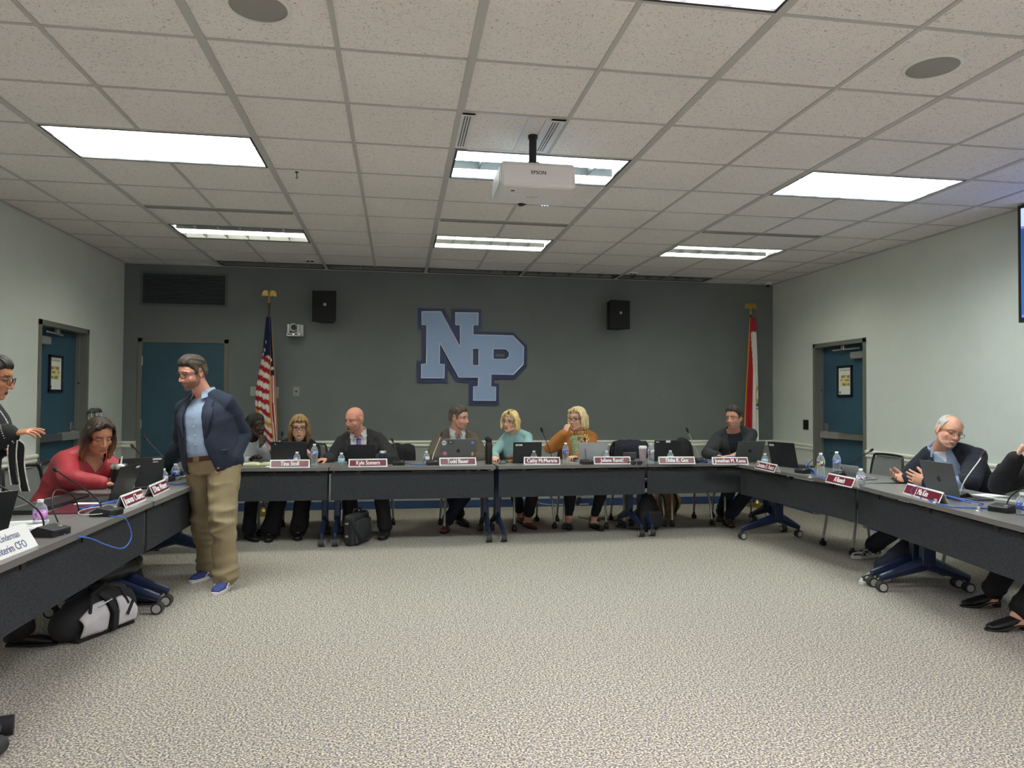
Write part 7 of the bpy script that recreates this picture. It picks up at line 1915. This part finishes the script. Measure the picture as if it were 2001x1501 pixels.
# charcoal laptop bag by the bald man's table leg
c = PZ(704, 1066, 0.0)
t = thing('laptop_bag', 'upright charcoal laptop bag on the floor under the back row tables', 'bag', (c.x-0.04, c.y+0.12, 0), radians(66))
MB().box((0, 0, 0.15), (0.36, 0.10, 0.30)).build('bag_body', M_bagg, t, bevel=0.03)
MB().box((0, -0.065, 0.13), (0.30, 0.035, 0.22)).build('front_pocket', M_bagg, t, bevel=0.014)
MB().box((-0.188, 0, 0.15), (0.012, 0.07, 0.22)).build('side_pocket', M_bagb, t, bevel=0.004)
MB().tube([(-0.196, 0.0, 0.26), (-0.20, 0.0, 0.20), (-0.20, 0.0, 0.10), (-0.20, 0.01, 0.04)], [(0.014, 0.004)]*4, 8, ref=V((0, 1, 0))).build('side_strap', M_bagb, t, smooth='all')
for z in (0.22, 0.10): MB().box((-0.206, 0, z), (0.006, 0.034, 0.02)).build('buckle', M_steel, t, bevel=0.002)
MB().tube([(-0.08, 0, 0.295), (-0.07, 0, 0.335), (0.07, 0, 0.335), (0.08, 0, 0.295)], 0.008, 8).build('handle', M_bagb, t, smooth='all')
MB().tube([(-0.17, -0.02, 0.27), (-0.21, -0.09, 0.16), (-0.10, -0.11, 0.05), (0.1, -0.11, 0.12), (0.17, -0.03, 0.27)], [(0.012, 0.004)]*5, 8, ref=V((0, 0, 1))).build('shoulder_strap', M_bagb, t, smooth='all')
# black backpack near the third junction
c = PZ(1285, 1046, 0.0)
t = thing('backpack', 'black backpack on the floor beside the table leg below the empty chairs', 'bag', (c.x-0.02, c.y+0.22, 0), radians(25))
mb = MB(); mb.tube([(0, 0, 0.07), (0, 0, 0.18), (0, 0.01, 0.30), (0, 0.02, 0.37)], [(0.13, 0.085), (0.135, 0.09), (0.12, 0.075), (0.08, 0.05)], 20, ref=V((1, 0, 0)))
blob(mb, 0.010, 'bag_body', M_bagb, t, 3, 0.006)
MB().box((0, -0.085, 0.14), (0.19, 0.05, 0.18)).build('front_pocket', M_bagb, t, bevel=0.02)
MB().tube([(0.05, -0.01, 0.42), (0.09, -0.04, 0.44), (0.15, -0.08, 0.36), (0.16, -0.10, 0.20), (0.12, -0.09, 0.08)], 0.010, 8).build('strap', M_bagb, t, smooth='all')
# tan and black round bag behind it
c = PY(1302, 974, 8.55)
t = thing('round_bag', 'round tan bag with a black strap on the floor behind the black backpack', 'bag', (c.x, 8.55, 0), 0)
mb = MB(); mb.ell((0, 0, 0.16), (0.19, 0.12, 0.16)); mb.box((0, 0, 0.02), (0.22, 0.12, 0.04)); blob(mb, 0.010, 'bag_body', tone('tan_bag_cloth', (0.38, 0.22, 0.09), 0.2, 40, 0.2), t, 3, 0.006)
MB().tube([(0.08, -0.10, 0.05), (0.10, -0.12, 0.16), (0.07, -0.10, 0.28)], [(0.014, 0.005)]*3, 8, ref=V((1, 0, 0))).build('strap', M_bagb, t, smooth='all')
# black backpack hung over the empty chair right of the coat
t = thing('backpack', 'black backpack hung on the empty chair left of the man in the charcoal sweater', 'bag', (3.30, 8.16, 0.50), radians(8))
mb = MB(); mb.tube([(0, 0, 0.06), (0, 0, 0.20), (0.02, 0, 0.34), (0.05, 0, 0.42)], [(0.16, 0.08), (0.17, 0.085), (0.15, 0.07), (0.10, 0.05)], 20, ref=V((1, 0, 0)))
blob(mb, 0.010, 'bag_body', M_bagb, t, 3, 0.010)
MB().tube([(-0.10, -0.05, 0.38), (-0.19, -0.08, 0.42), (-0.20, -0.09, 0.28), (-0.16, -0.09, 0.12)], [(0.018, 0.006)]*4, 8, ref=V((0, 1, 0))).build('strap', M_bagb, t, smooth='all')
# dark coat over the chair of the bald man
drape('black coat over the chair back right of the bald man', 'coat', 'coat', (0.02, 8.30, 0), 0.20, 0.50, 0.905, M_blackc, 5.0)

# ------------------------------------------------------------ floor cables and far fittings
cable('white cable hanging behind the chairs of the back row', [PY(1043, 968, 8.6), PY(1052, 982, 8.8), PY(1075, 986, 9.0), PY(1110, 986, 9.0), PY(1150, 985, 9.0)], 0.005, M_cablew)
cable('black power cables lying on the carpet near the third table leg', [(2.15, 8.5, 0.006), (2.3, 8.2, 0.006), (2.42, 8.35, 0.006), (2.55, 8.0, 0.006), (2.4, 7.8, 0.006), (2.62, 7.65, 0.006)], 0.005, M_blk)
t = thing('power_adapter', 'black power adapter hanging on its cord before the blue base strip', 'adapter', PY(1130, 982, 9.0))
MB().box((0, 0, 0.02), (0.05, 0.035, 0.10), Matrix.Rotation(radians(25), 3, 'Y')).build('adapter_body', M_blk, t, bevel=0.006)
MB().tube([(0.02, 0, 0.065), (0.05, 0.05, 0.10), (0.12, 0.2, 0.11), (0.22, 0.42, 0.11)], 0.004, 8).build('cord', M_blk, t, smooth='all')
# silver table legs of the seat at the right edge
t = thing('side_table', 'silver-legged table end at the right edge, mostly out of frame', 'table', (3.95, 3.62, 0), radians(0))
MB().box((0.13, 0.02, TZ-0.085), (0.5, 0.3, 0.02)).build('tabletop', M_top, t)
for (x0, y0), (x1, y1) in (((-0.02, 0.10), (-0.20, 0.16)), ((0.05, 0.13), (-0.08, 0.42))):
    q = MB().tube([(x0, y0, TZ-0.05), (x0*0.6+x1*0.4, y0*0.6+y1*0.4, 0.45), (x1, y1, 0.07)], 0.017, 12).build('leg', M_leg, t, smooth='all')
    MB().cyl((x1-0.012, y1-0.02, 0.028), (x1+0.012, y1+0.02, 0.028), 0.028, n=18).cyl((x1, y1, 0.03), (x1, y1, 0.085), 0.018).build('caster', M_blk, q, smooth=True)
t = thing('wheeled_case', 'dark object with a rounded end on the carpet at the lower left corner', 'case', (PZ(-8, 1440, 0).x, PZ(-8, 1440, 0).y, 0), radians(20))
MB().cyl((-0.06, 0, 0.04), (0.06, 0, 0.04), 0.04, n=20).build('case_wheel', M_blkr, t, smooth=True)
MB().box((-0.1, 0.02, 0.09), (0.2, 0.06, 0.04)).build('case_body', M_navy, t, bevel=0.01)
